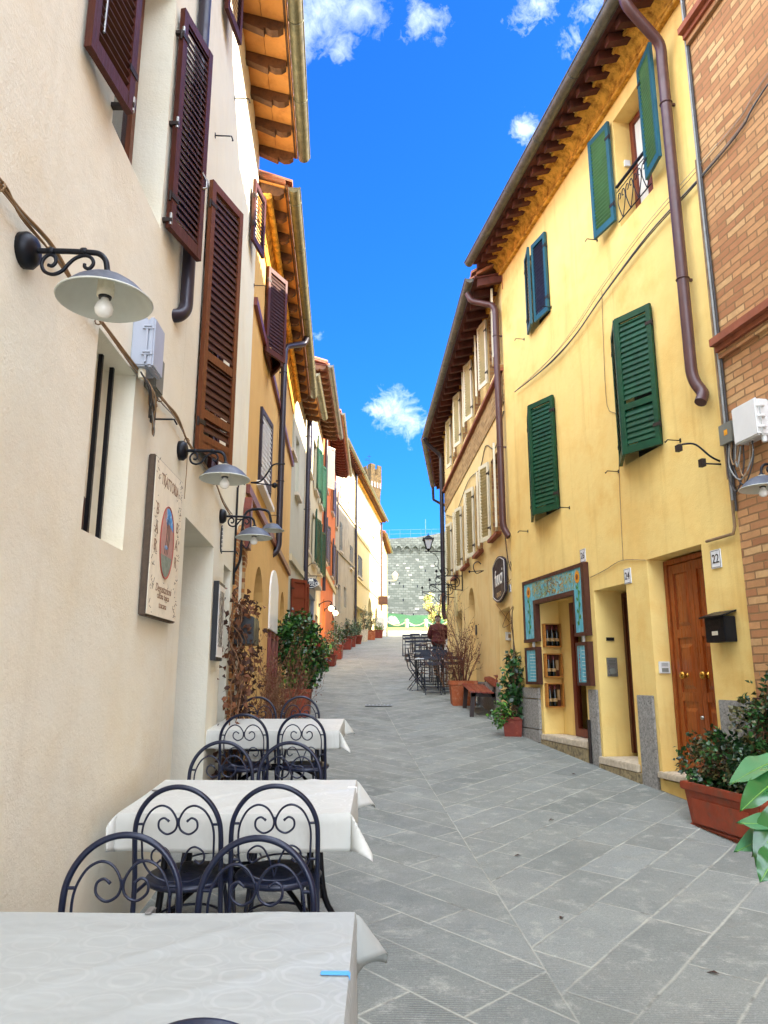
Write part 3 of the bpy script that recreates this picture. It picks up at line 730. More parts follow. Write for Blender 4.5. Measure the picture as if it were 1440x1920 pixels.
b.build('painted_scene', po)
LT = lambda cx_, cz_, o_: (lambda x, y, z: L1.P(cx_ + x, o_ + z, cz_ + y))
m_lfaint = M('faded_brown_lettering', '#8a6f57', .8, var=.3, vs=30)
text('lettering', 'TRATTORIA', LT(cx + .01, Z1 - Hh * .12, .049), .1, m_lfaint, sg, .002, sx=.75)
for ch, fx, fz in (('B', .15, .67), ('A', .15, .55), ('R', .14, .44), ('B', .85, .64), ('A', .85, .52), ('R', .85, .40)):
    text('lettering', ch, LT(S0 + W * fx, Z0 + Hh * fz, .049), .10, m_lfaint, sg, .002)
text('lettering', 'Degustazioni', LT(cx, Z0 + Hh * .19, .049), .068, m_lfaint, sg, .002, shear=.2)
text('lettering', 'cucina tipica\ntoscana', LT(cx, Z0 + Hh * .115, .049), .055, m_lfaint, sg, .002)
b = MB(L1.P)
for i in range(110):                                        # brush ticks round the edge of the board
    x = S0 + W * (R.choice([R.uniform(.03, .16), R.uniform(.84, .97), R.uniform(.03, .97)])); z = Z0 + Hh * R.uniform(.02, .98)
    if abs(x - cx) < W * .25 and abs(z - cz) < Hh * .25: continue
    an = R.uniform(-.5, 1.2); L = R.uniform(.012, .035)
    b.tube([(x, .0495, z), (x + L * math.cos(an), .0495, z + L * math.sin(an))], .0017, m_lbrown, 4)
b.build('brush_marks', sg)

# ---- framed black and white menu
a = L1b.rc((402, 1090), (393, 1238)); s1 = L1b.hit(412, 1102)[0]
fm = thing('menu_frame', 'narrow framed black and white picture on the cream wall past the first doorway', 'picture', L1b.P(a[0], 0, a[2]))
b = MB(L1b.P); b.box(a[0], s1, .004, .05, a[2], a[3], m_ink); b.build('frame', fm)
m_bw = M('black_white_print', '#d8d8d4', .4, var=.05, vs=14, col2='#1b1b1d', fac=(.44, .52), stretch=(2.5, 2.5, 1))
b = MB(L1b.P); b.box(a[0] + .02, s1 - .02, .05, .053, a[2] + .03, a[3] - .03, m_white); b.build('mount', fm)
b = MB(L1b.P); b.box(a[0] + .06, s1 - .06, .053, .055, a[2] + .12, a[3] - .08, m_bw); b.build('print', fm)

# ---- iron lamp bracket and plate further along the cream wall
s, z = L1b.hit(440, 965); ib = thing('iron_bracket', 'tall black wrought iron lamp bracket behind the third dish lamp', 'bracket', L1b.P(s, 0, z))
b = MB(L1b.P)
b.tube(spline([(s, .02, z - .62), (s, .05, z - .56), (s, .08, z - .45), (s, .09, z - .1), (s, .12, z + .02), (s, .19, z + .06), (s, .29, z + .06), (s, .36, z + .03), (s, .39, z - .08)], 5), .014, m_iron, 8)
b.tube([(s, .02, z - .75), (s, .02, z + .3)], .012, m_iron, 8)
b.tube(spline([(s, .02, z + .28), (s, .04, z + .36), (s, .08, z + .36), (s, .09, z + .33)], 4), .009, m_iron, 6)
b.tube(spline([(s, .09, z - .32), (s, .14, z - .36), (s, .17, z - .28), (s, .17, z - .1), (s, .16, z + .05)], 5), .008, m_iron, 6)
b.tube([(s, .02, z - .05), (s, .09, z - .05)], .008, m_iron, 6); b.build('bracket', ib)
b = MB(L1b.P); b.lathe((s, .40, z - .12), [(.02, .03), (.06, .02), (.11, -.03), (.13, -.045)], m_enamel, 24, False); b.lathe((s, .40, z - .124), [(.02, .03), (.06, .02), (.11, -.03), (.13, -.045)], m_enamelin, 24, False); b.build('lamp_shade', ib)
b = MB(L1b.P); s, z = L1b.hit(414, 1010); b.prism(ell(.05, .13, s, z, 16), .003, .012, m_ink)
for i in range(6): b.tube(spline([(s - .03, .014, z - .1 + i * .04), (s + .01, .014, z - .085 + i * .04), (s + .03, .014, z - .11 + i * .04)], 3), .004, m_lwhite, 4)
tag(b.build('scroll_plate', None, L1b.P(s, 0, z)), 'small black scroll plate with pale script under the third lamp', 'plaque')

# ---- ochre house
H = thing('plaster_house', 'ochre plaster house with arched doorways next to the cream house', 'house', L2.P(0, 0, L2.g(0)))
zt2 = (L2.hit(500, 440)[1] + L2.hit(530, 630)[1]) / 2
def arch(F, pl, pr, pt, d, back, z0=-1): 
    a = F.hit(*pl)[0]; b_ = F.hit(*pr)[0]; z = F.hit(*pt)[1]; return dict(s0=min(a, b_), s1=max(a, b_), z0=z0, z1=z, d=d, arch=1, back=back)
A1 = arch(L2, (475, 1120), (493, 1120), (484, 1060), .45, m_ochre); A2 = arch(L2, (504, 1120), (518, 1120), (510, 1073), .25, m_redwood); A3 = arch(L2, (524, 1150), (533, 1150), (528, 1107), .4, m_ochre)
a = L2.rc((488, 762), (503, 945)); sw2 = dict(s0=a[0], s1=a[1], z0=a[2] - .02, z1=a[3], d=.12)
a = L2.rc((499, 492), (516, 600)); sw1 = dict(s0=a[0], s1=a[0] + .9, z0=zt2 - 1.75, z1=zt2 - .42, d=.14)
wall(L2, 0, L2.L, zt2, [A1, A2, A3, sw1, sw2], m_ochre, H, depth=7)
st = MB(L2.P)
for (u0, v0) in ((476, 565), (466, 925)):
    z = L2.hit(u0, v0)[1]; st.box(0, L2.L, .003, .05, z - .06, z + .05, m_redwood); st.box(0, L2.L, .003, .035, z + .051, z + .09, m_ochre)
st.build('string_course', H)
leaf_panel(L2, sw1['s0'], .02, sw1['z0'], sw1['z1'], .5, 28, 1, m_brown, m_brown_in, H, .055); leaf_panel(L2, sw1['s0'] + .93, .02, sw1['z0'], sw1['z1'], .46, 24, -1, m_brown, m_brown_in, H, .055)
mid = (sw2['s0'] + sw2['s1']) / 2; ww = mid - sw2['s0'] - .01
leaf_panel(L2, sw2['s0'], .0, sw2['z0'], sw2['z1'], ww, 6, 1, m_pipedark, m_white, H, .07); leaf_panel(L2, sw2['s1'], .0, sw2['z0'], sw2['z1'], ww, 6, -1, m_pipedark, m_pipedark, H, .07)
b = MB(L2.P); b.box(sw2['s0'] - .08, sw2['s1'] + .08, 0.0, .09, sw2['z0'] - .09, sw2['z0'] - .022, m_white); b.build('window_sill', H)
cv = MB(L2.P)
for i in range(6):
    a, c = i / 6, (i + 1) / 6; f = lambda t: (.02 + .13 * (1 - math.cos(t * PI / 2)), zt2 - .42 + .36 * math.sin(t * PI / 2))
    (o0, q0), (o1, q1) = f(a), f(c); cv.hexa([(0, .0, q0), (L2.L, .0, q0), (L2.L, o0, q0), (0, o0, q0)], [(0, .0, q1), (L2.L, .0, q1), (L2.L, o1, q1), (0, o1, q1)], m_cove)
cv.tube([(0, .14, zt2 - .1), (L2.L, .14, zt2 - .1)], .045, m_cove, 8); cv.build('cornice', H)
eaves(L2, 0, L2.L, zt2 + .12, .38, H, m_rafter, m_pianelle, m_gutter, pitch=.55, drop=.1, o0=.05)
sp = L2.hit(522, 1000, .07)[0]; pz = L2.hit(520, 1020, .07)[1]
pipe(L2, sp, pz, zt2 - .45, .08, .055, m_pipedark, H, top=[(sp + .5, .44, zt2 - .02), (sp + .5, .40, zt2 - .15)], bot=[(sp - .04, .04, pz - .12), (sp - .08, -.03, pz - .18)])
panel_door(L2, A1['s0'] + .05, A1['s1'] - .02, L2.g(A1['s0']) - .2, A1['z1'] - .5, -.38, H, m_doordark)
b = MB(L2.P); s0, s1 = A2['s0'], A2['s1']; zz = A2['z1']
b.prism([(s0 - .02, zz - .95), (s1 + .1, zz - .95), (s1 + .1, zz - .35)] + [(s0 + (s1 - s0) * .55 - (s1 - s0) * .55 * math.cos(PI - PI * i / 10), zz - .35 + .42 * math.sin(PI * i / 10)) for i in range(1, 10)] + [(s0 - .02, zz - .35)], .003, .03, m_white)
ao = b.build('arched_panel', H); ao['label'] = 'white arched panel over the dark red door'
b = MB(L2.P); 
for q in (s0 - .02, (s0 + s1) / 2, s1 - .04): b.box(q, q + .06, .002, .06, L2.g(s0) - .3, zz - 1.0, m_redwood)
b.box(s0 - .02, s1 + .02, .002, .05, zz - 1.08, zz - 1.0, m_redwood); b.build('door_frame', H)
s, z = L2.hit(478, 1190); ic = thing('intercom', 'grey steel intercom panel beside the first ochre arched doorway', 'intercom', L2.P(s, 0, z))
b = MB(L2.P); b.box(s - .09, s + .09, .002, .03, z - .13, z + .13, m_boxdark); b.build('plate', ic, bevel=.005)
b = MB(L2.P); b.lathe((s, .03, z + .06), [(.03, 0), (.03, .01), (.0, .011)], m_ink, 12, False, 'y'); b.build('camera_eye', ic)
b = MB(L2.P); b.box(s - .06, s + .06, .03, .035, z - .1, z - .03, m_boxwhite); b.build('button_plate', ic)
for (u, v, lab) in ((478, 458, 'iron shutter hook on the ochre house in the sun'), (476, 535, 'iron shutter hook on the ochre house left of the half sunlit shutter'), (507, 668, 'small iron hook below the half sunlit shutter on the ochre house'), (505, 966, 'iron shutter hook under the dark striped shutters on the ochre house')):
    hk(L2, u, v, 1, lab)
s, z = L2.hit(470, 905); b = MB(L2.P); b.tube(spline([(s, .0, z), (s, .12, z + .02), (s, .2, z + .12), (s, .28, z + .24), (s, .42, z + .25)], 4), .011, m_iron, 6); b.tube([(s, .0, z), (s, .3, z - .03)], .009, m_iron, 6); b.lathe((s, .3, z - .03), [(.0, -.04), (.035, -.02), (.035, .02), (.0, .04)], m_iron, 8)
tag(b.build('wall_bracket', None, L2.P(s, 0, z)), 'thin black curved iron arm at the corner of the ochre house', 'bracket')

# ---- the further houses on the left, each from its own stretch of wall
def W_(F, pl, pr, d=.14, back=m_dark):
    a = F.rc(pl, pr); return dict(s0=a[0], s1=a[1], z0=a[2], z1=a[3], d=d, back=back)
def closed(F, h, m, par, o=.0, pitch=.06, slat=None, ang=3):
    w = (h['s1'] - h['s0']) / 2 - .004
    leaf_panel(F, h['s0'], o, h['z0'], h['z1'], w, ang, 1, m, slat, par, pitch); leaf_panel(F, h['s1'], o, h['z0'], h['z1'], w, ang, -1, m, slat, par, pitch)
def opened(F, h, m, par, slat=None, pitch=.06, a1=-12, a2=12, w=None):
    w = w or (h['s1'] - h['s0']) / 2
    leaf_panel(F, h['s0'] - .01, .07, h['z0'], h['z1'], w, a1 + 20, -1, m, slat, par, pitch); leaf_panel(F, h['s1'] + .01, .03, h['z0'], h['z1'], w, a2, 1, m, slat, par, pitch)
def WS(s, z, w, h, d=.16, back=m_dark): return dict(s0=s - w / 2, s1=s + w / 2, z0=z, z1=z + h, d=d, back=back)
def sill(F, h, par, m=None):
    b = MB(F.P); b.box(h['s0'] - .08, h['s1'] + .08, 0.0, .1, h['z0'] - .08, h['z0'] - .004, m or m_sillstone); b.build('window_sill', par)

s3 = L3.hit(567, 1080)[0]; s4 = L3.hit(603, 1000)[0]; s5 = L3.L
# pale grey house
H = thing('plaster_house', 'narrow pale grey plaster house between the ochre house and the museum sign', 'house', L3.P(0, 0, L3.g(0)))
zt3 = 8.4
def ctr(F, u, v): return F.hit(u, v)
wa = WS(*ctr(L3, 547, 850), .8, 1.5); wb = WS(*ctr(L3, 556, 930), .75, 1.4); dr3 = dict(s0=ctr(L3, 545, 1100)[0] - .1, s1=ctr(L3, 545, 1100)[0] + 1.1, z0=-1, z1=ctr(L3, 545, 1085)[1], d=.25, back=m_doordark)
wall(L3, 0, s3, zt3, [wa, wb, dr3], m_palegrey, H, depth=7)
for h in (wa, wb): window(L3, h['s0'], h['s1'], h['z0'], h['z1'], -.1, H, m_white); sill(L3, h, H)
for q in (.0, .56): leaf_panel(L3, dr3['s0'] + q * 1.1, .02, L3.g(1), dr3['z1'], .5, 35, 1, m_redwood, None, H, .4)
b = MB(L3.P); b.box(0, s3, .003, .06, dr3['z1'] + .35, dr3['z1'] + .5, m_palewarm); b.build('string_course', H)
eaves(L3, 0, s3, zt3, .42, H, m_rafter, m_pianelle, m_gutter, pitch=.5, drop=.08)
sp = s3 - .05; pipe(L3, sp, ctr(L3, 566, 1125)[1], zt3 - .1, .09, .06, m_pipedark, H, bot=[(sp - .02, .06, ctr(L3, 566, 1125)[1] - .25)])
# house of the green shutters
H = thing('plaster_house', 'pale house with dark green shutters behind the oval museum sign', 'house', L3.P(s3, 0, L3.g(s3)))
zt4 = 9.95
up = L3.hit(585, 905)[1]; lo = L3.hit(585, 1053)[1]
hs = [WS(s3 + 1.15, up, .85, 1.55), WS(s3 + 3.3, up, .85, 1.55), WS(s3 + 5.3, up, .85, 1.55)]
hl = [WS(s3 + 1.0, lo, .85, 1.5), WS(s3 + 3.2, lo, .9, 1.5), WS(s3 + 5.4, lo, .85, 1.5)]
hd = dict(s0=s3 + .9, s1=s3 + 2.5, z0=-1, z1=L3.hit(574, 1115)[1], d=.5, back=M('blue_grey_door', '#4b5f7d', .5, var=.15))
hd2 = dict(s0=s3 + 4.3, s1=s3 + 5.4, z0=-1, z1=L3.hit(590, 1150)[1], d=.4, back=m_redwood)
wall(L3, s3, s4, zt4, hs + hl + [hd, hd2], m_palewarm, H, depth=7)
for h in hs[1:] + hl[1:]: opened(L3, h, m_green, H, m_green)
closed(L3, hs[0], m_pipedark, H); closed(L3, hl[0], m_shgrey, H, slat=m_white)
for h in hs + hl: sill(L3, h, H)
m_portal = M('blue_grey_stone_surround', '#8b93a3', .8, var=.15, vs=8, bump=.3)
b = MB(L3.P); z1 = hd['z1']
for q in (hd['s0'] - .25, hd['s1']): b.box(q, q + .25, .003, .09, .4, z1, m_portal)
b.box(hd['s0'] - .3, hd['s1'] + .3, .003, .12, z1, z1 + .3, m_portal); b.box(hd['s0'] - .36, hd['s1'] + .36, .003, .3, z1 + .301, z1 + .4, m_sillstone); b.build('stone_doorway', H)
eaves(L3, s3, s4, zt4, .55, H, m_rafter, m_soffdark, m_gutgrey, pitch=.5, drop=.1)
# orange house
H = thing('plaster_house', 'orange plaster house with two lit globe lamps by its door', 'house', L3.P(s4, 0, L3.g(s4)))
zt5 = 10.9
up = L3.hit(612, 925)[1]; lo = L3.hit(610, 1058)[1]
hs = [WS(s4 + 1.6, up, .9, 1.6), WS(s4 + 5.6, up, .9, 1.6), WS(s4 + 9.0, up, .9, 1.6)]
hl = [WS(s4 + 1.7, lo, .95, 1.5), WS(s4 + 5.8, lo, .95, 1.5), WS(s4 + 9.0, lo, .95, 1.5)]
a1 = dict(s0=s4 + 1.0, s1=s4 + 2.5, z0=-1, z1=L3.hit(606, 1120)[1], d=.4, arch=1, back=m_palewarm); a2 = dict(s0=s4 + 7.2, s1=s4 + 8.8, z0=-1, z1=L3.hit(621, 1130)[1] - .2, d=.35, back=m_redwood)
wall(L3, s4, s5, zt5, hs + hl + [a1, a2], m_orange, H, depth=7)
leaf_panel(L3, hs[0]['s0'], .02, hs[0]['z0'], hs[0]['z1'], .5, 35, 1, m_shcream, None, H, .06)
for h in hs[1:]: opened(L3, h, m_shgrey, H, w=.42)
for h in hl: opened(L3, h, m_pipedark, H, m_shgrey, w=.45)
for h in hs + hl: sill(L3, h, H)
b = MB(L3.P); q = lo - .45; b.box(s4, s5, .003, .07, q, q + .22, m_sunny); b.build('string_course', H)
b = MB(L3.P); b.prism(ell(.9, .75, s4 + 8.1, L3.hit(619, 1120)[1] + .1, 24), .003, .02, m_white); b.build('blank_plaque', H)
eaves(L3, s4, s5, zt5, .6, H, m_rafterred, m_soffdark, m_gutter, pitch=.4, drop=.12)
pipe(L3, s4 + .35, L3.hit(604, 1110)[1], zt5 - .1, .09, .06, m_pipedark, H)
# long worn yellow house in two stretches, its top in the sun
s7 = L6.hit(664, 1100)[0]; s8 = L6.L
H = thing('plaster_house', 'worn grey yellow house with damp stained walls beyond the orange house', 'house', L6.P(0, 0, L6.g(0)))
zt6 = 12.75
up = L6.hit(640, 1040)[1]
hs = [W_(L6, (637, 978), (640, 1036)), W_(L6, (656, 1022), (660, 1068))]
hg = [W_(L6, (634, 1095), (638, 1150), .2), W_(L6, (645, 1100), (649, 1140), .2)]
ht = [W_(L6, (638, 905), (641, 945)), W_(L6, (652, 935), (655, 968))]
wall(L6, 0, s7, zt6, hs + hg + ht, m_worn, H, depth=7)
for h in hs: closed(L6, h, m_boxdark, H, pitch=.08); sill(L6, h, H)
for h in ht: closed(L6, h, m_sunny, H, pitch=.08)
b = MB(L6.P)
for v in (940, 1034): z = L6.hit(632, v)[1]; b.box(0, s7, .003, .06, z, z + .12, m_worn)
b.build('string_course', H)
b = MB(L6.P); b.box(0, s7, .003, .04, .5, L6.hit(635, 1185)[1], m_plinth); b.build('plinth', H)
eaves(L6, 0, s7, zt6, .42, H, m_rafterred, m_pianelle, m_gutter, pitch=.4, drop=.12)
pipe(L6, s7 - .1, L6.g(s7) + .3, zt6 - .2, .1, .07, m_pipedark, H)
H = thing('plaster_house', 'pale yellow house catching the sun at the far end of the left row', 'house', L6.P(s7, 0, L6.g(s7)))
zt7 = 12.75
hs = [W_(L6, (671, 1040), (678, 1086))]; ht = [W_(L6, (672, 955), (677, 994)), W_(L6, (697, 976), (702, 1012)), W_(L6, (695, 1060), (700, 1092))]
hd = [W_(L6, (669, 1136), (681, 1196), .35, m_boxwhite), dict(W_(L6, (690, 1118), (697, 1185), .35), arch=1), dict(W_(L6, (703, 1136), (708, 1182), .35), arch=1)]
for h in hd: h['z0'] = -1
wall(L6, s7, s8, zt7, hs + ht + hd, m_sunny, H, depth=7)
for h in hs: closed(L6, h, m_boxdark, H, pitch=.08); sill(L6, h, H)
for h in ht: closed(L6, h, m_sunny, H, pitch=.08)
b = MB(L6.P)
for v in (1005, 1088): z = L6.hit(670, v)[1]; b.box(s7, s8, .003, .06, z, z + .12, m_sunny)
b.build('string_course', H)
b = MB(L6.P); b.box(s7, s8, -.01, .14, zt7 - .28, zt7 - .1, m_cove); b.build('cornice', H)
eaves(L6, s7, s8, zt7, .45, H, m_rafter, m_pianelle, m_gutter, pitch=.35, drop=.18)
pipe(L6, s8 - .1, L6.g(s8) + 1.5, zt7 - .3, .1, .06, m_pipebrown, H)
L8 = Facade((-.27, 53.2), (.25, 62), 'L')
H = thing('plaster_house', 'last bright yellow house at the corner of the square, turned a little', 'house', L8.P(0, 0, L8.g(0)))
z8 = 11.8
h8 = [W_(L8, (716, 1000), (718.5, 1040)), W_(L8, (717, 1090), (719.5, 1125))]
wall(L8, 0, L8.L, z8, h8, m_yellow, H, depth=7)
for h in h8: closed(L8, h, m_shcream, H, pitch=.1)
eaves(L8, 0, L8.L, z8, .35, H, m_rafter, m_pianelle, m_gutter, pitch=.4, drop=.1)
# ================================================================ RIGHT SIDE
SB = 6.42                                                     # brick / yellow boundary
m_brickR = bricks('warm_brick', R1, '#b07a54', '#bd8d60', '#cfa876', '#92714e', .245, .068, .008, 1.0, .035)
H = thing('brick_house', 'tall warm brick house at the right edge of the photo', 'house', R1.P(5, 0, R1.g(5)))
wall(R1, -9, SB - .002, 9.9, [], m_brickR, H, depth=8, o=.03)
m_band = M('terracotta_band', '#8f5034', .8, var=.2, vs=6, bump=.4, bs=30)
b = MB(R1.P)
for z in (4.36, 7.72):
    b.box(-9, SB - .02, .031, .10, z, z + .05, m_band); b.box(-9, SB - .02, .031, .15, z + .051, z + .12, m_band); b.box(-9, SB - .02, .031, .07, z - .06, z - .001, m_brickR)
b.build('string_course', H)
b = MB(R1.P); s, z = R1.hit(1434, 1320); b.box(s - .3, s + .08, .03, .045, z - .35, z + .05, m_pipebrown); b.box(s - .285, s + .065, .045, .05, z - .335, z + .035, m_brickR); b.build('meter_door', H)
rf = MB(R1.P); rf.add([(-9, .5, 9.85), (SB - .5, .5, 9.9), (SB - 1.2, -3.8, 11.6), (-9, -3.8, 11.6), (SB + .1, -8, 9.85), (-9, -8, 9.85), (7.3, .5, 8.75), (7.3, -8, 8.75)], [(0, 1, 2, 3), (3, 2, 4, 5), (1, 6, 2), (6, 7, 4, 2), (0, 1, 4, 5)], m_tile); rf.build('roof', H)

H = thing('plaster_house', 'bright yellow plaster house with green shutters and the sunflower shop', 'house', R1.P(9, 0, R1.g(9)))
YE = R1.L
zc = 8.33                                                     # underside of the cove
d22 = dict(s0=7.02, s1=8.0, z0=.5, z1=2.72, d=.26, back=m_doordark, far=m_yellow)
d24 = dict(s0=8.47, s1=9.26, z0=.50, z1=2.53, d=.44, back=m_doordark)
shp = dict(s0=9.62, s1=10.46, z0=.6, z1=2.57, d=.75, back=m_dark, nofar=1); shq = dict(s0=10.46, s1=11.0, z0=.6, z1=2.57, d=.29, back=m_yellow, nonear=1)
w3 = dict(s0=7.28, s1=8.0, z0=6.68, z1=8.12, d=.3, back=m_dark)
wb1 = dict(s0=10.08, s1=10.85, z0=6.66, z1=7.95, d=.15); g1 = dict(s0=10.1, s1=11.0, z0=3.75, z1=5.36, d=.18); g2 = dict(s0=7.5, s1=8.3, z0=3.85, z1=5.4, d=.18)
wall(R1, SB, YE, 8.9, [d22, d24, shp, shq, w3, wb1, g1, g2], m_yellow, H, depth=8)
panel_door(R1, 7.04, 7.98, .6, 2.70, -.19, H, m_door, 1, leaves=2)
for s in (7.40, 7.74): kb = MB(R1.P); kb.lathe((s, -.205, 1.52), [(.035, 0), (.036, .008), (.015, .012), (.014, .035), (.034, .045), (.042, .062), (.03, .08), (.0, .084)], m_brass, 16, False, 'y'); kb.build('door_knob', H)
kb = MB(R1.P); kb.lathe((7.53, -.205, 1.12), [(.018, 0), (.018, .03), (.0, .032)], m_steel, 12, False, 'y'); kb.build('door_lock', H)
panel_door(R1, 8.49, 9.24, .64, 2.5, -.36, H, m_doordark, 1)
b = MB(R1.P); b.lathe((8.72, -.37, 1.5), [(.03, 0), (.014, .012), (.03, .04), (.0, .06)], m_brass, 14, False, 'y'); b.build('door_knob', H)
b = MB(R1.P)
b.box(8.475, 9.255, -.43, .0, .52, .60, m_sillstone); b.box(8.42, 9.3, .0, .05, .52, .60, m_sillstone); b.box(9.625, 10.995, -.285, .0, .655, .73, m_sillstone); b.box(9.6, 11.04, .0, .04, .655, .73, m_sillstone); b.box(7.025, 7.995, -.25, .0, .52, .58, m_sillstone); b.box(6.98, 8.02, .0, .05, .52, .58, m_sillstone); b.build('threshold', H, bevel=.008)
b = MB(R1.P); b.box(8.36, 9.3, .002, .045, -.3, .515, m_roughbase); b.box(9.58, 11.06, .002, .04, -.3, .65, m_roughbase); b.build('step_base', H)
def stone(a0, a1, z1, o=.03, joints=()):
    b = MB(R1.P); zs = [-.4] + list(joints) + [z1]
    for c, d in zip(zs, zs[1:]): b.box(a0, a1, .002, o, c + .004, d - .004, m_plinth)
    return b.build('stone_plinth', H, bevel=.006)
stone(11.08, YE - .02, 1.36, .045, (.78, 1.2)); stone(9.3, 9.52, 1.36); stone(8.05, 8.36, 1.32); stone(SB + .01, 6.94, 1.31)
b = MB(R1.P); b.tube([(9.5, .05, .5), (9.5, .05, 1.0)], .02, m_ironrust, 8); b.build('door_stop', H)
# upper window
window(R1, 7.30, 7.98, 6.7, 8.1, -.2, H, m_redwood, m_curtain, 1, 0, .07)
leaf_panel(R1, 7.26, .06, 6.76, 8.16, .39, 10, -1, m_bluegreen, m_olive, H, .05, flip=-1); leaf_panel(R1, 8.03, .03, 6.78, 8.14, .42, 8, 1, m_bluegreen, m_olive, H, .05, flip=-1)
rl = MB(R1.P); o_ = .02
rl.bar((7.28, o_, 7.2), (8.0, o_, 7.2), .03, .02, m_iron); rl.tube([(7.28, o_, 7.13), (8.0, o_, 7.13)], .006, m_iron, 5); rl.tube([(7.28, o_, 6.74), (8.0, o_, 6.74)], .008, m_iron, 5)
for i in range(4):
    c = 7.36 + i * .18
    for k in (-1, 1):
        rl.tube(spline([(c, o_, 6.74), (c + k * .05, o_, 6.86), (c + k * .085, o_, 6.98), (c + k * .06, o_, 7.08), (c + k * .02, o_, 7.07), (c + k * .02, o_, 7.02), (c + k * .045, o_, 7.01)], 4), .006, m_iron, 5)
rl.build('window_railing', H)
b = MB(R1.P); b.box(8.0 - .03, 8.0 - .002, -.17, -.1, 7.5, 7.58, m_boxwhite); b.build('sensor', H)
leaf_panel(R1, 10.07, .015, 6.67, 7.94, .4, 7, 1, m_bluegreen, m_pipedark, H, .055); leaf_panel(R1, 10.87, .015, 6.67, 7.94, .39, 14, -1, m_bluegreen, m_pipedark, H, .055)
leaf_panel(R1, 10.08, .02, 3.74, 5.38, .50, 20, 1, m_green, m_green, H, .062); leaf_panel(R1, 11.02, .02, 3.74, 5.38, .50, 20, -1, m_green, m_green, H, .062)
leaf_panel(R1, 7.48, .02, 3.84, 5.42, .46, 24, 1, m_green, m_green, H, .062, rails=(.52,)); leaf_panel(R1, 8.32, .02, 3.84, 5.42, .46, 24, -1, m_green, m_green, H, .062)
# moulded cove and cornice
cv = MB(R1.P); N = 10
prof = [(.0, zc - .0), (.04, zc), (.045, zc + .02), (.025, zc + .027), (.06, zc + .04), (.065, zc + .057)] + [(.065 + .17 * (1 - math.cos(PI / 2 * i / N)), zc + .06 + .14 * math.sin(PI / 2 * i / N)) for i in range(N + 1)] + [(.26, zc + .205), (.27, zc + .23), (.0, zc + .23)]
for (o0, q0), (o1, q1) in zip(prof, prof[1:]): cv.quad((SB, o0, q0), (YE, o0, q0), (YE, o1, q1), (SB, o1, q1), m_cove)
for o, q, r in ((.05, zc + .012, .022), (.062, zc + .055, .014), (.255, zc + .20, .02)): cv.tube([(SB + .01, o, q), (YE - .01, o, q)], r, m_cove, 8)
for s in (SB, YE): cv.add([(s, o, q) for o, q in prof], [list(range(len(prof)))], m_cove)
cv.build('cornice', H)
b = MB(R1.P); n = 22
for i in range(n):                                            # plastered infill between the rafter ends
    s = SB + (YE - SB) * (i + .5) / n; b.box(s - .085, s + .085, .0, .29, zc + .232, zc + .28, m_yellow)
b.build('eaves_infill', H)
eaves(R1, SB, YE, zc + .345, .49, H, m_rafterred, m_soffdark, m_gutgrey, pitch=(YE - SB) / n, drop=.15, raf=(.1, .11), o0=.05, gut_r=.075, shaped=False)
# pipes
s = 6.77
pipe(R1, s, 4.32, 7.8, .1, .055, m_pipebrown, H, top=[(s - .14, .58, zc + .2), (s - .14, .56, zc - .02), (s - .04, .12, zc - .34)], bot=[(s - .03, .09, 4.2), (s - .10, .06, 4.08), (s - .12, .12, 3.98)])

# ---- number plates
def plate(F, u, v, num, lab, w=.15, h=.17):
    s, z = F.hit(u, v); t = thing('number_plate', lab, 'house number', F.P(s, 0, z), None)
    b = MB(F.P); b.box(s - w / 2, s + w / 2, .002, .012, z - h / 2, z + h / 2, m_tilewhite); b.build('plate', t, bevel=.003)
    b = MB(F.P); e = .008
    for q in ((s - w / 2 + e, s + w / 2 - e, z + h / 2 - e - .004, z + h / 2 - e), (s - w / 2 + e, s + w / 2 - e, z - h / 2 + e, z - h / 2 + e + .004), (s - w / 2 + e, s - w / 2 + e + .004, z - h / 2 + e + .004, z + h / 2 - e - .004), (s + w / 2 - e - .004, s + w / 2 - e, z - h / 2 + e + .004, z + h / 2 - e - .004)):
        b.box(q[0], q[1], .012, .0135, q[2], q[3], m_ink)
    b.build('border', t)
    text('number', num, lambda x, y, k: F.P(s - x, .012 + k, z + y - .002), .115, m_ink, t, .003, sx=.9)
plate(R1, 1344, 1048, '22', 'white number plate reading 22 right of the brown double door')
plate(R1, 1178, 1080, '24', 'white number plate reading 24 above the narrow doorway')
plate(R1, 1094, 1042, '26', 'white number plate reading 26 above the corner of the sunflower frame')
plate(R2, 957, 1103, '28', 'small faded number plate beside the dark hanging shop sign', .13, .13)

# ---- letter box, bells
s0, s1, z0, z1 = 6.62, 6.9, 1.8, 2.05
mbx = thing('letter_box', 'black metal letter box with sloping lid by the brown double door', 'letter box', R1.P(s0, 0, z0))
b = MB(R1.P); b.box(s0, s1, .003, .12, z0, z1 - .03, m_iron); b.build('body', mbx, bevel=.006)
b = MB(R1.P); b.hexa([(s0 - .02, .003, z1 + .01), (s1 + .02, .003, z1 + .01), (s1 + .02, .16, z1 - .04), (s0 - .02, .16, z1 - .04)], [(s0 - .02, .003, z1 + .025), (s1 + .02, .003, z1 + .025), (s1 + .02, .16, z1 - .025), (s0 - .02, .16, z1 - .025)], m_iron); b.build('lid', mbx)
b = MB(R1.P); b.box(s0 + .1, s0 + .18, .12, .123, z0 + .06, z0 + .095, m_label); b.build('name_card', mbx)
b = MB(R1.P)
for k in range(8): b.box(s0 + .05, s1 - .05, .12, .1225, z0 + .11 + k * .011, z0 + .115 + k * .011, m_ironrust)
b.build('grille', mbx)
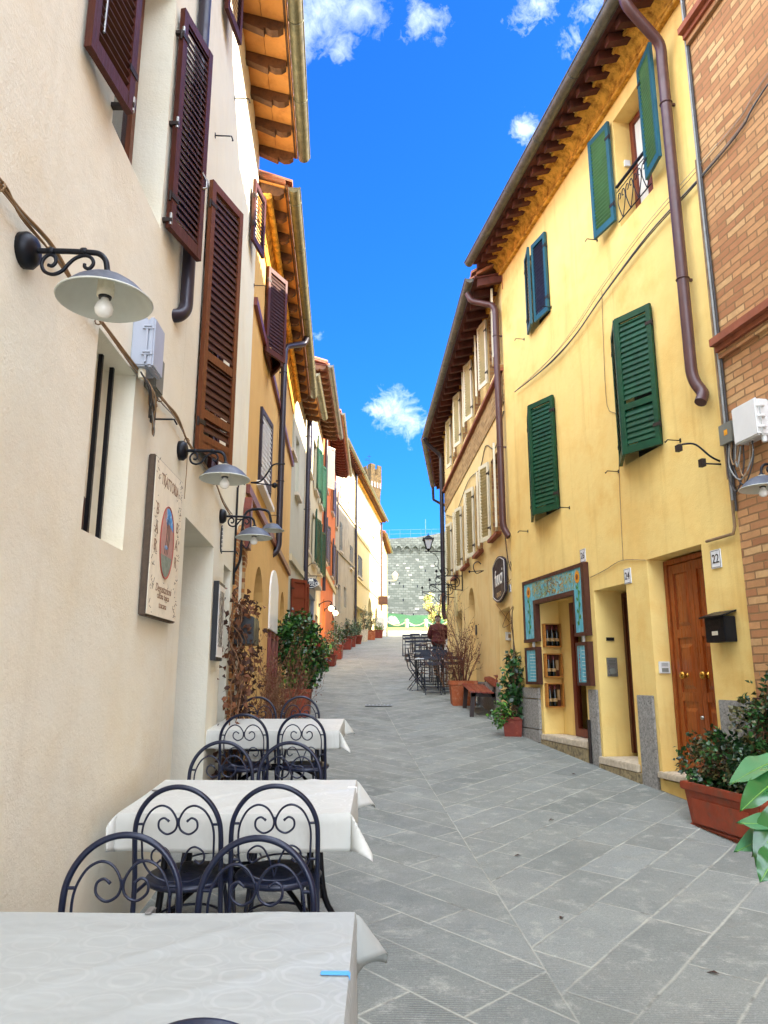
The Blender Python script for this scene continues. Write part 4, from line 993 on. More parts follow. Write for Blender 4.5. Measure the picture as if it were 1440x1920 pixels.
def bell(F, s, o, z, w, h, lab, m, side):
    t = thing('door_bell', lab, 'door bell', F.P(s, o, z))
    b = MB(F.P); b.box(s - .025, s, o - w / 2, o + w / 2, z - h / 2, z + h / 2, m); b.build('plate', t, bevel=.004)
    b = MB(F.P); b.box(s - .03, s - .025, o - w * .3, o + w * .3, z - h * .38, z - h * .05, m_boxdark); b.build('button', t)
    b = MB(F.P)
    for k in range(4): b.box(s - .028, s - .0255, o - w * .3, o + w * .3, z + h * (.1 + k * .08), z + h * (.13 + k * .08), m_boxdark)
    b.build('speaker_grille', t)
bell(R1, 7.999, -.1, 1.60, .12, .12, 'small white and grey door bell in the jamb of the brown double door', m_boxwhite, 1)
bell(R1, 9.259, -.17, 1.62, .13, .22, 'steel entry phone panel in the jamb of the narrow doorway', m_steel, 1)
b = MB(R1.P); b.box(9.245, 9.258, -.22, -.12, 1.93, 1.97, m_ink); tag(b.build('name_plaque', None, R1.P(9.25, -.2, 1.95)), 'tiny dark name plaque above the steel entry phone panel', 'plaque')

# ---- shop front with painted sunflower frame
sgn = thing('painted_shop_frame', 'brown framed sky blue sunflower panels around the shop doorway', 'shop sign', R1.P(9.5, 0, 1.5))
fo = .072; zt, zi = 2.90, 2.585
q0, q1, q2, q3 = 9.36, 9.45, 9.68, 9.71                      # near side: outer stile, panel, inner stile
r0, r1, r2, r3 = 10.97, 11.05, 11.40, 11.46                  # far side
a0, a1 = q0, r3
fr = MB(R1.P)
fr.box(q0, r3, .004, fo, zt - .05, zt, m_frame); fr.box(q0, q1, .004, fo, 2.04, zt - .05, m_frame); fr.box(r2, r3, .004, fo, 2.04, zt - .05, m_frame)
fr.box(q2, r1, .004, fo + .006, zi - .06, zi, m_frame); fr.box(q2, q3, .004, fo, 2.04, zi - .06, m_frame); fr.box(r0, r1, .004, fo + .003, 2.04, zi - .06, m_frame)
for p0, p1 in ((q0, q3), (r0, r3)):
    fr.box(p0 - .003, p1 + .003, .004, fo + .004, 2.0, 2.045, m_frame); fr.box(p0, p1, .004, fo, 1.885, 1.925, m_frame); fr.box(p0, p1, .004, fo, 1.40, 1.44, m_frame)
fr.box(q0, q1, .004, fo, 1.44, 1.885, m_frame); fr.box(q2, q3, .004, fo, 1.44, 1.885, m_frame); fr.box(r0, r1, .004, fo, 1.44, 1.885, m_frame); fr.box(r2, r3, .004, fo, 1.44, 1.885, m_frame)
fr.build('frame', sgn)
m_skyp = M('sky_blue_tile_paint', '#5aabbd', .5, var=.2, vs=14, stretch=(1, 1, .35), col2='#b4dbe0', fac=(.5, .75))
m_leafp = M('painted_foliage', '#7d8f4a', .5, var=.35, vs=60, col2='#4fa3b8', fac=(.42, .56))
m_sun = M('painted_sunflower', '#e39a1c', .5, var=.2, vs=30); m_sunc = M('painted_flower_centre', '#8a4a16', .6); m_gp = M('painted_green', '#3f7a2e', .5, var=.3, vs=30)
p = MB(R1.P); po = .062
p.box(q1, r2, po - .02, po, zi, zt - .05, m_skyp); p.box(q1, q2, po - .02, po, 2.045, zi, m_skyp); p.box(r1, r2, po - .02, po, 2.045, zi, m_skyp)
p.box(q1, q2, po - .02, po, 1.44, 1.885, m_skyp); p.box(r1, r2, po - .02, po, 1.44, 1.885, m_skyp); pp = p.build('painted_panel', sgn)
p = MB(R1.P)
pc = [M('painted_olive', '#8c9650', .5, var=.3, vs=40), M('painted_sage', '#9aa886', .5, var=.3, vs=40), M('painted_gold', '#b99a3c', .5, var=.3, vs=40), M('painted_umber', '#6a5a3a', .5, var=.3, vs=40)]
for i in range(420):                                          # painted sprays of leaves and vines
    x = R.uniform(q2 - .02, r1 + .02); z = R.uniform(zi + .02, zt - .07); q = R.uniform(0, PI); L = R.uniform(.018, .05)
    m = pc[(int((x - a0) * 3.2) + R.choice([0, 0, 0, 1, 3])) % 4]; c, s_ = math.cos(q) * L, math.sin(q) * L; w = .006
    p.quad((x - c, po + .002 + i * 1e-6, z - s_), (x - s_ * .2, po + .002 + i * 1e-6, z + c * .2), (x + c, po + .002 + i * 1e-6, z + s_), (x + s_ * .2, po + .002 + i * 1e-6, z - c * .2), m)
for sx, zz in (((q1 + q2) / 2, 2.74), ((r1 + r2) / 2, 2.72)):
    for k in range(16):
        q = 2 * PI * k / 16; c, s_ = math.cos(q), math.sin(q); rr = .085
        p.quad((sx, po + .004, zz), (sx + rr * .6 * c - .018 * s_, po + .005, zz + rr * .6 * s_ + .018 * c), (sx + rr * c, po + .004, zz + rr * 1.15 * s_), (sx + rr * .6 * c + .018 * s_, po + .005, zz + rr * .6 * s_ - .018 * c), m_sun)
    p.prism(ell(.032, .036, sx, zz, 14), po + .005, po + .008, m_sunc)
    p.tube(spline([(sx, po + .003, zz - .08), (sx - .02, po + .003, zz - .3), (sx + .015, po + .003, zz - .6)], 4), .006, m_gp, 5)
    for k in range(7):
        z = zz - .14 - k * .075; d = (-1) ** k
        p.quad((sx, po + .004, z), (sx + d * .035, po + .004, z + .045), (sx + d * .06, po + .004, z + .02), (sx + d * .035, po + .004, z - .02), m_gp)
for e0, e1 in ((q1, q2), (r1, r2)):
    for k in range(9): z = 1.46 + k * .045; p.quad((e0 + .02, po + .002, z), (e1 - .12, po + .002, z + .004), (e1 - .12, po + .002, z + .010), (e0 + .02, po + .002, z + .006), m_lwhite)
p.build('painted_flowers', pp)
for k, ch in enumerate('TERRACOTTA'): text('lettering', ch, (lambda kk: lambda x, y, z: R1.P(9.62 - x, po + .003 + z, 1.85 - kk * .043 + y))(k), .048, m_lred, sgn, .003)
for q in (q1 + .08, r1 + .12): b = MB(R1.P); b.box(q, q + .03, .02, .05, 1.93, 2.0, m_boxwhite); b.build('hanger', sgn)

# glass shop door with what stands behind it
dz = -.24
gd = MB(R1.P); g0, g1_, gz0, gz1 = 9.66, 10.46, .74, 2.50
fw = .075
gd.box(g1_ - fw, g1_ + .02, dz - .05, dz + .02, gz0, gz1, m_redwood); gd.box(g0 - .03, g0 + fw, dz - .05, dz + .02, gz0, gz1, m_redwood); gd.box(g0 + fw, g1_ - fw, dz - .05, dz + .02, gz0, gz0 + .1, m_redwood); gd.box(g0 + fw, g1_ - fw, dz - .05, dz + .02, gz1 - .3, gz1, m_doordark)
gdo = gd.build('shop_door', H)
m_clear = bpy.data.materials.new('clear_pane'); _t = NT(m_clear); _b = _t.out(C('#e8efe8'), .03, 0, None, .5); _b.inputs['Transmission Weight'].default_value = 1.0; _b.inputs['IOR'].default_value = 1.02
b = MB(R1.P); b.box(g0 + fw, g1_ - fw, dz - .02, dz - .014, gz0 + .1, gz1 - .3, m_clear); b.build('pane', gdo)
m_inwall = M('lit_olive_wall', '#b3a858', .8, var=.2, vs=3)  # bright olive puts the shop's light and reflections into the wall colour
b = MB(R1.P); b.box(9.63, 10.45, -.747, -.74, .74, 2.56, m_inwall); b.build('inner_wall', H)
sh = thing('display_shelf', 'dark glass shelves with small jars behind the shop door', 'shelf', R1.P(10, -.6, 1.1))
b = MB(R1.P)
for z in (1.25, 1.62, 1.98): b.box(9.74, 10.38, -.73, -.5, z, z + .012, m_doordark)
b.build('shelf_board', sh)
b = MB(R1.P)
for z, k in ((1.262, 5), (1.992, 4)):
    for i in range(k): b.box(9.76 + i * .12, 9.83 + i * .12, -.66, -.56, z, z + R.uniform(.06, .15), [m_label, m_crate, m_glasswarm, m_redwood][i % 4])
b.build('jar', sh)

def bottle_parts(t, h=.29, r=.032):
    b = MB(); b.lathe((0, 0, 0), [(r * .9, 0), (r, .01), (r, h * .6), (r * .85, h * .68), (.015, h * .78), (.014, h), (.0, h)], m_bottle, 16, False); b.build('glass', t)
    b = MB(); b.lathe((0, 0, h * .8), [(.0158, 0), (.0158, h * .2 + .002), (.0, h * .2 + .003)], m_foil, 12, False); b.build('foil_cap', t)
    b = MB(); b.lathe((0, 0, h * .22), [(r + .0008, 0), (r + .0008, h * .15)], m_ltan, 16, False); b.build('label', t)
# wooden wine boxes hung on the far jamb of the shop doorway (they face the camera)
JS = 11.0 - .003
bot = thing('wine_bottle', 'dark wine bottle inside the uppermost wooden box in the shop doorway, nearest the street', 'bottle', (0, 0, 0), 'wine bottles in the doorway boxes'); bottle_parts(bot)
first = True
names = ['uppermost', 'middle', 'lowest']
for bi, z in enumerate((1.92, 1.50, 1.09)):
    o0, o1, hb, dp = -.27, -.025, .33, .10
    t = thing('wine_box', '%s pine wine box hung in the shop doorway' % names[bi], 'wine box', R1.P(JS, o0, z), 'pine wine boxes in the shop doorway')
    b = MB(R1.P); th = .014
    b.box(JS - .012, JS, o0, o1, z, z + hb, m_doordark); b.build('back', t)
    b = MB(R1.P); b.box(JS - dp, JS - .012, o0, o0 + th, z, z + hb, m_crate); b.box(JS - dp, JS - .012, o1 - th, o1, z, z + hb, m_crate); b.box(JS - dp, JS - .012, o0 + th, o1 - th, z, z + th, m_crate); b.box(JS - dp, JS - .012, o0 + th, o1 - th, z + hb - th, z + hb, m_crate); b.build('sides', t)
    ks = [0, 1, 2] if bi == 0 else [0, 1]
    for k in ks:
        p = R1.P(JS - .06, o1 - .052 - k * .072, z + .016)
        lab = 'wine bottle in the %s doorway box, %s from the street' % (names[bi], ['first', 'second', 'third'][k])
        if first: bot.location = p; bot['label'] = lab; first = False
        else: dup(bot, p, 0, lab)
    if bi:
        b = MB(R1.P); b.box(JS - .03, JS - .013, o0 + .03, o0 + .07, z + .1, z + .24, m_ltan); b.build('paper_card', t)
dup(bot, R1.P(10.12, -.6, 1.633), 0, 'dark wine bottle standing alone on a shelf behind the shop door glass')

# ---- cables and pipe runs on the yellow and brick fronts
b = MB()
pts = [R1.P(*((lambda h: (h[0], .05, h[1]))(R1.hit(u, v, .05)))) for u, v in ((1460, 120), (1390, 230), (1322, 312), (1290, 348), (1210, 438), (1130, 546), (1080, 620), (1040, 668), (1000, 706), (965, 735))]
pts = [R1.P(-4, .05, 7.6), R1.P(2.5, .05, 6.95)] + pts
for k in range(5):
    sag = [Vector((0, 0, (-.075, -.06, -.045, .05, .09)[k] * math.sin(PI * min(1, i / (len(pts) - 1))) + R.uniform(-.008, .008))) for i in range(len(pts))]
    b.tube(spline([p + s for p, s in zip(pts, sag)], 6), [.007, .006, .004, .004, .003][k], [m_cabledark, m_cabledark, m_cablegrey, m_cable, m_cablegrey][k], 5)
tag(b.build('facade_cable', None, pts[4]), 'bundle of thin cables sagging across the yellow and brick fronts', 'cable')
b = MB(R1.P); s = SB
for k, (o, m) in enumerate(((.05, m_cabledark), (.06, m_cablegrey), (.045, m_cablegrey), (.05, m_cable))):
    b.tube(spline([(s - .03 + k * .022, o, 9.4 - k), (s - .02 + k * .02, o, 6.0), (s - .03 + k * .024, o, 4.6), (s - .02 + k * .022, o, 2.9 + k * .1)], 6), .011, m, 6)
tag(b.build('riser_cable', None, R1.P(s, 0, 5)), 'upright grey cables on the seam between brick and yellow walls', 'cable')
b = MB(R1.P); s = SB + .05; b.tube([(s, .03, 3.3), (s, .03, 2.78), (s + .03, .03, 2.72), (s + .42, .03, 2.72)], .014, m_cable, 8); tag(b.build('conduit', None, R1.P(s, 0, 2.8)), 'cream painted conduit elbow above the plate reading 22', 'pipe')
b = MB(R1.P); pt = [R1.hit(u, v) for u, v in ((1130, 545), (1133, 640), (1140, 760), (1160, 785), (1163, 900), (1170, 1050))]
b.tube(spline([(s_, .012, z_) for s_, z_ in pt], 4), .004, m_cable, 5); s_, z_ = R1.hit(1212, 1050); b.tube(spline([(9.3, .012, 2.7), (8.9, .012, 2.74), (8.5, .012, 2.79), (s_, .012, z_)], 5), .004, m_cable, 5)
tag(b.build('thin_wire', None, R1.P(8.6, 0, 3)), 'thin wire wandering down the yellow wall to the plate reading 24', 'cable')

# boxes on the brick wall
s, z = R1.hit(1378, 805, .1); s -= .02
t = thing('junction_box', 'white plastic junction box with latches on the brick wall', 'box', R1.P(s - .3, .03, 3.4))
b = MB(R1.P); b.box(s - .34, s - .04, .032, .13, 3.42, 3.73, m_boxwhite); b.build('back_box', t, bevel=.01)
b = MB(R1.P); b.box(s - .345, s - .035, .131, .165, 3.415, 3.735, m_boxwhite); b.build('lid', t, bevel=.012)
for q in (3.48, 3.57, 3.66): b = MB(R1.P); b.tube([(s - .35, .1, q), (s - .37, .13, q), (s - .35, .16, q)], .012, m_boxwhite, 8); b.build('latch', t)
b = MB(R1.P); b.lathe((s - .3, .08, 3.37), [(.02, 0), (.024, .02), (.024, .05)], m_boxwhite, 12); b.build('cable_gland', t)
b = MB(R1.P); b.box(SB - .13, SB + .04, .034, .10, 3.50, 3.68, m_boxdark); b.box(SB - .08, SB - .03, .1, .102, 3.57, 3.62, m_sun); tag(b.build('junction_box', None, R1.P(SB, 0, 3.5), bevel=.006), 'small grey box with orange mark at the seam of brick and yellow walls', 'box')
b = MB(R1.P)
for k in range(6):
    a = SB - .02 - k * .03; L = R.uniform(.2, .55); q = SB - .12 - R.uniform(.05, .25)
    b.tube(spline([(a, .07, 3.5), (a - .01, .1, 3.5 - L * .6), ((a + q) / 2, .11, 3.5 - L), (q, .1, 3.5 - L * .6), (q - .01, .09, 3.42)], 5), .007, [m_cabledark, m_cablegrey, m_cable][k % 3], 6)
tag(b.build('cable_loop', None, R1.P(SB, 0, 3.2)), 'drooping cable loops under the boxes on the brick wall', 'cable')
# iron arms, hooks
b = MB(R1.P); s, z = R1.hit(1302, 825); s2, z2 = R1.hit(1350, 865)
b.tube(spline([(s2, .0, z2), (s2 + .02, .08, z2 + .05), (s2 + .1, .16, z2 + .18), (s2 + .16, .24, z2 + .2), (s2 + .17, .28, z2 + .18)], 5), .009, m_iron, 6); b.box(s2 + .14, s2 + .2, .27, .31, z2 + .13, z2 + .19, m_ironrust)
b.tube([(s2 - .01, .0, z2 - .03), (s2 + .03, .14, z2 - .02)], .008, m_iron, 6); b.box(s2 + .0, s2 + .06, .14, .18, z2 - .05, z2 + .02, m_ironrust)
tag(b.build('wall_bracket', None, R1.P(s2, 0, z2)), 'rusty S shaped iron arms near the brick corner of the yellow wall', 'bracket')
for (u, v, d, lab) in ((1160, 884, 1, 'iron hook on the yellow wall between the two green shutters'), (1276, 826, 1, 'iron hook right of the large green shutter near the brick wall'), (1068, 952, 1, 'iron hook at the foot of the farther green shutter'), (990, 996, 1, 'iron hook on the yellow wall left below the farther green shutter'), (983, 636, 1, 'iron hook under the closed blue green shutters'), (1034, 576, 1, 'iron hook right of the closed blue green shutters'), (1120, 450, 1, 'iron hook below the open blue green shutter')):
    hk(R1, u, v, d, lab)

# ================================================================ faded yellow house with cream shutters
H = thing('plaster_house', 'faded yellow house with rows of cream shutters and a brick band', 'house', R2.P(0, 0, R2.g(0)))
zt = 8.35
m_reveal = bricks('reveal_brick', R2, '#8a5f3c', '#a2764a', '#b88c58', '#a08560', .24, .07, .008)
up = [dict(s0=q, s1=q + .75, z0=6.9, z1=8.2, d=.22, rev=m_reveal, back=m_dark) for q in (.55, 2.4, 4.25, 6.1)]
lo = [dict(s0=q, s1=q + .75, z0=3.95, z1=5.42, d=.22, rev=m_reveal, back=m_dark) for q in (.75, 2.6, 4.45, 6.3)]
dA = R2.rc((935, 1148), (957, 1290)); dA = dict(s0=.22, s1=1.2, z0=-1, z1=2.62, d=.5, back=m_yellow2)
nb = dict(s0=3.85, s1=4.75, z0=-1, z1=3.4, d=.3, arch=1, back=m_yellow2)
dB = dict(s0=5.8, s1=6.9, z0=-1, z1=3.07, d=.4, back=m_doordark)
wall(R2, 0.0, R2.L, zt, up + lo + [dA, nb, dB], m_yellow2, H, depth=8)
panel_door(R2, .3, 1.15, R2.g(.5) - .1, 2.3, -.46, H, m_yellow2, 1)
m_brickband = bricks('band_brick', R2, '#9a7448', '#b08a58', '#c4a06c', '#a8926c', .24, .066, .01)
b = MB(R2.P); b.box(.02, R2.L, .003, .022, 6.05, 6.58, m_brickband); b.build('brick_band', H)
b = MB(R2.P); b.box(.02, R2.L, .003, .09, 6.6, 6.66, m_band); b.box(.02, R2.L, .003, .06, 6.66, 6.72, m_brickband); b.build('string_course', H)
b = MB(R2.P); b.box(.02, R2.L, .003, .06, 8.0 + .24, 8.34, m_cove); b.build('cornice', H)
for h in lo:
    b = MB(R2.P); b.box(h['s0'] - .06, h['s1'] + .06, 0, .1, h['z0'] - .06, h['z0'] - .004, m_band); b.build('window_sill', H)
m_slat = M('sand_slats', '#b7a878', .6, var=.1, vs=5)
for i, h in enumerate(up + lo):
    j = R.uniform(-6, 6)
    leaf_panel(R2, h['s0'] - .01, .06, h['z0'], h['z1'], .40, 8 + j, -1, m_shcream, m_slat, H, .06, flip=-1)
    leaf_panel(R2, h['s1'] + .01, .03, h['z0'], h['z1'], .40, 13 + j, 1, m_shcream, m_slat, H, .06, flip=-1)
    window(R2, h['s0'], h['s1'], h['z0'], h['z1'], -.17, H, m_redwood)
b = MB(R2.P); b.box(-.02, .16, .003, .05, .3, 1.55, m_plinth); b.box(1.25, 3.7, .003, .03, .4, R2.g(2) + .55, m_plinth); b.build('stone_plinth', H)
eaves(R2, -.1, R2.L + .1, zt, .47, H, m_rafterred, m_soffdark, m_gutgrey, pitch=.42, drop=.1, raf=(.09, .13), gut_r=.075, shaped=False, gend=(.05, 0), slope=.62)
pipe(R2, .06, 3.95, 7.75, .1, .055, m_pipebrown, H, top=[(.3, .54, 8.18), (.28, .48, 8.02), (.1, .14, 7.85)], bot=[(.05, .08, 3.85), (.0, .02, 3.72)])
pipe(R2, R2.L - .06, 3.2, 7.7, .1, .06, m_pipedark, H, top=[(R2.L - .3, .6, 8.15), (R2.L - .2, .5, 8.0)], bot=[(R2.L - .05, .05, 3.05)])
b = MB(R2.P)
b.tube(spline([(.1, .012, 5.9), (.9, .02, 5.5), (1.9, .012, 5.85), (2.6, .02, 5.6), (4.2, .02, 5.75), (6.5, .02, 5.5), (8.4, .02, 5.9)], 6), .009, m_cabledark, 5); tag(b.build('facade_cable', None, R2.P(3, 0, 5.7)), 'dark cable looping along the faded yellow house between its window rows', 'cable')
R3 = Facade((1.73, 20.6), (2.35, 26.2), 'R')
H = thing('plaster_house', 'dark eaved house just past the faded yellow house on the right', 'house', R3.P(0, 0, R3.g(0)))
wall(R3, .02, R3.L, 8.35, [], m_yellow2, H, depth=8)
eaves(R3, .02, R3.L, 8.35, .5, H, m_rafterred, m_soffdark, m_gutgrey, pitch=.42, drop=.1, shaped=False, slope=.62)
b = MB(R3.P); b.tube([(R3.L - .1, .58, 8.2), (R3.L - .1, .56, 7.75), (R3.L - .05, .3, 7.6), (R3.L, .0, 7.5)], .05, m_pipedark, 10); b.build('downpipe', H)
R4 = Facade((2.95, 26.4), (4.65, 47.3), 'R')
H = thing('plaster_house', 'set back yellow house hidden behind the right hand row', 'house', R4.P(0, 0, R4.g(0)))
wall(R4, 0, R4.L, 11.9, [], m_yellow2, H, depth=8)
eaves(R4, 0, R4.L, 11.9, .5, H, m_rafterred, m_soffdark, m_gutgrey, pitch=.6, drop=.1, shaped=False)

# ---- plum enamel shop sign on the faded yellow house
s0, s1, z0, z1 = .24, 1.38, 2.74, 3.52; cx = (s0 + s1) / 2; hw = (s1 - s0) / 2
t = thing('shop_sign', 'dark plum enamel shop sign with curved top and bottom and white script', 'shop sign', R2.P(cx, 0, z0))
def curved(w, za, zb, rise, cx, n=12): return [(cx - w + 2 * w * i / n, za - rise * math.sin(PI * i / n)) for i in range(n + 1)] + [(cx + w - 2 * w * i / n, zb + rise * math.sin(PI * i / n)) for i in range(n + 1)]
b = MB(R2.P); pl = curved(hw, z0 + .12, z1 - .12, .12, cx); b.prism(pl, .03, .06, m_plum); b.build('panel', t)
b = MB(R2.P); b.tube([(x, .062, z) for x, z in curved(hw - .035, z0 + .14, z1 - .14, .11, cx)], .005, m_lwhite, 6, True); b.build('border_line', t)
text('lettering', 'fuuci', lambda x, y, k: R2.P(cx - x, .06 + k, (z0 + z1) / 2 + y + .02), .40, m_lwhite, t, .006, sx=.9, shear=.15)
text('lettering', 'ORAFO', lambda x, y, k: R2.P(cx - x, .06 + k, z0 + .13 + y), .12, m_ltan, t, .004)
b = MB(R2.P); s, z = R2.hit(950, 1189); b.box(.23 + .28, .23 + .42, -.3, -.28, 0, .01, m_boxwhite)
b = MB(R2.P); b.box(1.165, 1.195, -.28, -.10, z - .07, z + .07, m_boxwhite); b.box(1.16, 1.165, -.24, -.14, z - .035, z + .035, m_ltan); tag(b.build('bell_plate', None, R2.P(1.18, -.2, z), bevel=.003), 'white square bell plate in the doorway under the plum sign', 'door bell')
b = MB(R2.P); s, z = R2.hit(894, 1181); b.box(s - .05, s + .05, .003, .03, z - .1, z + .1, m_ink); tag(b.build('switch_box', None, R2.P(s, 0, z), bevel=.004), 'small black box on the wall right of the arched niche', 'box')
b = MB(R2.P); s, z = R2.hit(857, 1131); b.prism(ell(.22, .33, s, z, 20), .003, .05, m_sunny); tag(b.build('oval_plaque', None, R2.P(s, 0, z)), 'pale oval plaque above the far doorway of the faded yellow house', 'plaque')

# ---- wrought iron sign brackets
def bracket(F, s, z, L, lab, sign=False):
    t = thing('sign_bracket', lab, 'bracket', F.P(s, 0, z), 'wrought iron sign brackets on the faded yellow house')
    b = MB(F.P); b.tube([(s, .02, z - .35), (s, .02, z + .25)], .014, m_iron, 6); b.bar((s, .02, z), (s, L, z), .022, .022, m_iron); b.bar((s, L, z - .09), (s, L, z + .06), .015, .015, m_iron); b.build('rod', t)
    b = MB(F.P); c = lambda o, q, r, a0, a1, n=14: [(s, o + (r * (1 - .55 * i / n)) * math.cos(a0 + (a1 - a0) * i / n), q + (r * (1 - .55 * i / n)) * math.sin(a0 + (a1 - a0) * i / n)) for i in range(n + 1)]
    b.tube(c(.2, z - .15, .14, PI / 2, PI / 2 + 2.6 * PI), .011, m_iron, 6); b.tube(c(.45, z + .1, .12, -PI / 2, -PI / 2 - 2.4 * PI), .010, m_iron, 6); b.tube(spline([(s, .02, z - .33), (s, .25, z - .3), (s, .45, z - .12), (s, L, z - .02)], 5), .010, m_iron, 6); b.build('scroll', t)
    b = MB(F.P); b.lathe((s, L, z + .1), [(.0, -.03), (.03, -.01), (.03, .02), (.0, .06)], m_iron, 8, False); b.build('finial', t)
s, z = R2.hit(868, 1080); bracket(R2, s, z, .62, 'nearest of the wrought iron scroll brackets under the cream shutters')
s, z = R2.hit(858, 1093); bracket(R2, s + .3, z, .66, 'middle wrought iron scroll bracket on the faded yellow house')
s, z = R2.hit(847, 1105); bracket(R2, s + .6, z, .72, 'farthest wrought iron scroll bracket beside the dark downpipe')
b = MB(R2.P); s, z = R2.hit(907, 1070); b.tube(spline([(s, 0, z), (s + .0, .15, z - .05), (s, .2, z + .1), (s, .12, z + .18), (s, .05, z + .13)], 5), .010, m_iron, 6); b.tube([(s, 0, z), (s, .28, z - .02)], .01, m_iron, 6); b.lathe((s, .28, z - .02), [(0, -.03), (.03, 0), (0, .03)], m_iron, 8)
tag(b.build('wall_bracket', None, R2.P(s, 0, z)), 'small scroll iron arm on the wall left of the plum sign', 'bracket')

# ---- street lantern
p = R2.P(R2.L - .1, 0, atY(838, 1033, 20.4).z); lx = atY(803, 1030, 20.5)
t = thing('street_lantern', 'black tapered street lantern on a scroll arm against the fortress wall', 'street lamp', p)
b = MB(); tip = Vector((lx.x - .1, 20.45, p.z)); b.bar(p, tip, .025, .025, m_iron)
b.tube(spline([p + Vector((0, 0, -.75)), p + Vector((-.15, 0, -.6)), p + Vector((-.24, 0, -.42)), p + Vector((-.22, 0, -.25)), p + Vector((-.32, 0, -.08)), p + Vector((-.45, 0, -.02))], 5), .01, m_iron, 6)
b.tube(spline([p + Vector((-.24, 0, -.42)), p + Vector((-.32, 0, -.4)), p + Vector((-.34, 0, -.33)), p + Vector((-.3, 0, -.3))], 4), .008, m_iron, 5); b.build('arm', t)
cx, cy, cz = lx.x, 20.45, p.z
def fr4(w, z): return [(cx + a * w, cy + c * w, z) for a, c in ((-1, -1), (1, -1), (1, 1), (-1, 1))]
lz0, lz1, lz2 = cz + .06, cz + .32, cz + .47
b = MB(); lo4, hi4 = fr4(.05, lz0), fr4(.125, lz1)
for i in range(4): b.bar(lo4[i], hi4[i], .018, .018, m_iron); b.bar(hi4[i], hi4[(i + 1) % 4], .02, .02, m_iron); b.bar(lo4[i], lo4[(i + 1) % 4], .02, .02, m_iron)
b.lathe((cx, cy, cz), [(.02, 0), (.03, .02), (.05, .05)], m_iron, 8); b.build('cage', t)
b = MB(); t4 = fr4(.145, lz1 + .012); b.add(t4 + [(cx, cy, lz2)], [(0, 1, 4), (1, 2, 4), (2, 3, 4), (3, 0, 4), (3, 2, 1, 0)], m_iron); b.lathe((cx, cy, lz2 - .01), [(.012, 0), (.014, .03), (.0, .05)], m_iron, 8)
for q in t4: b.lathe((q[0], q[1], q[2]), [(.012, -.02), (.014, .02), (0, .04)], m_iron, 6)
b.build('roof', t)
m_milk = M('milky_glass', '#c4c8d2', .3, var=.05)
b = MB(); a4, c4 = fr4(.048, lz0 + .01), fr4(.118, lz1 - .01); b.add(a4 + c4, [(0, 1, 5, 4), (1, 2, 6, 5), (2, 3, 7, 6), (3, 0, 4, 7)], m_milk); b.build('pane', t)
# ================================================================ STREET FURNITURE
put_lamp(L1, 42, 470, None, True)
put_lamp(L1, 336, 845, 'grey dish lamp on black scroll bracket above the painted board, second on the cream wall')
put_lamp(L1b, 413, 968, 'grey dish lamp on black scroll bracket above the first doorway, third on the cream wall')
p = R1.P(5.66, .03, 3.10); dup(lamp, p, R1.rot, 'grey dish lamp on the brick wall, cut by the right edge of the photo')

SL = math.atan(.065)
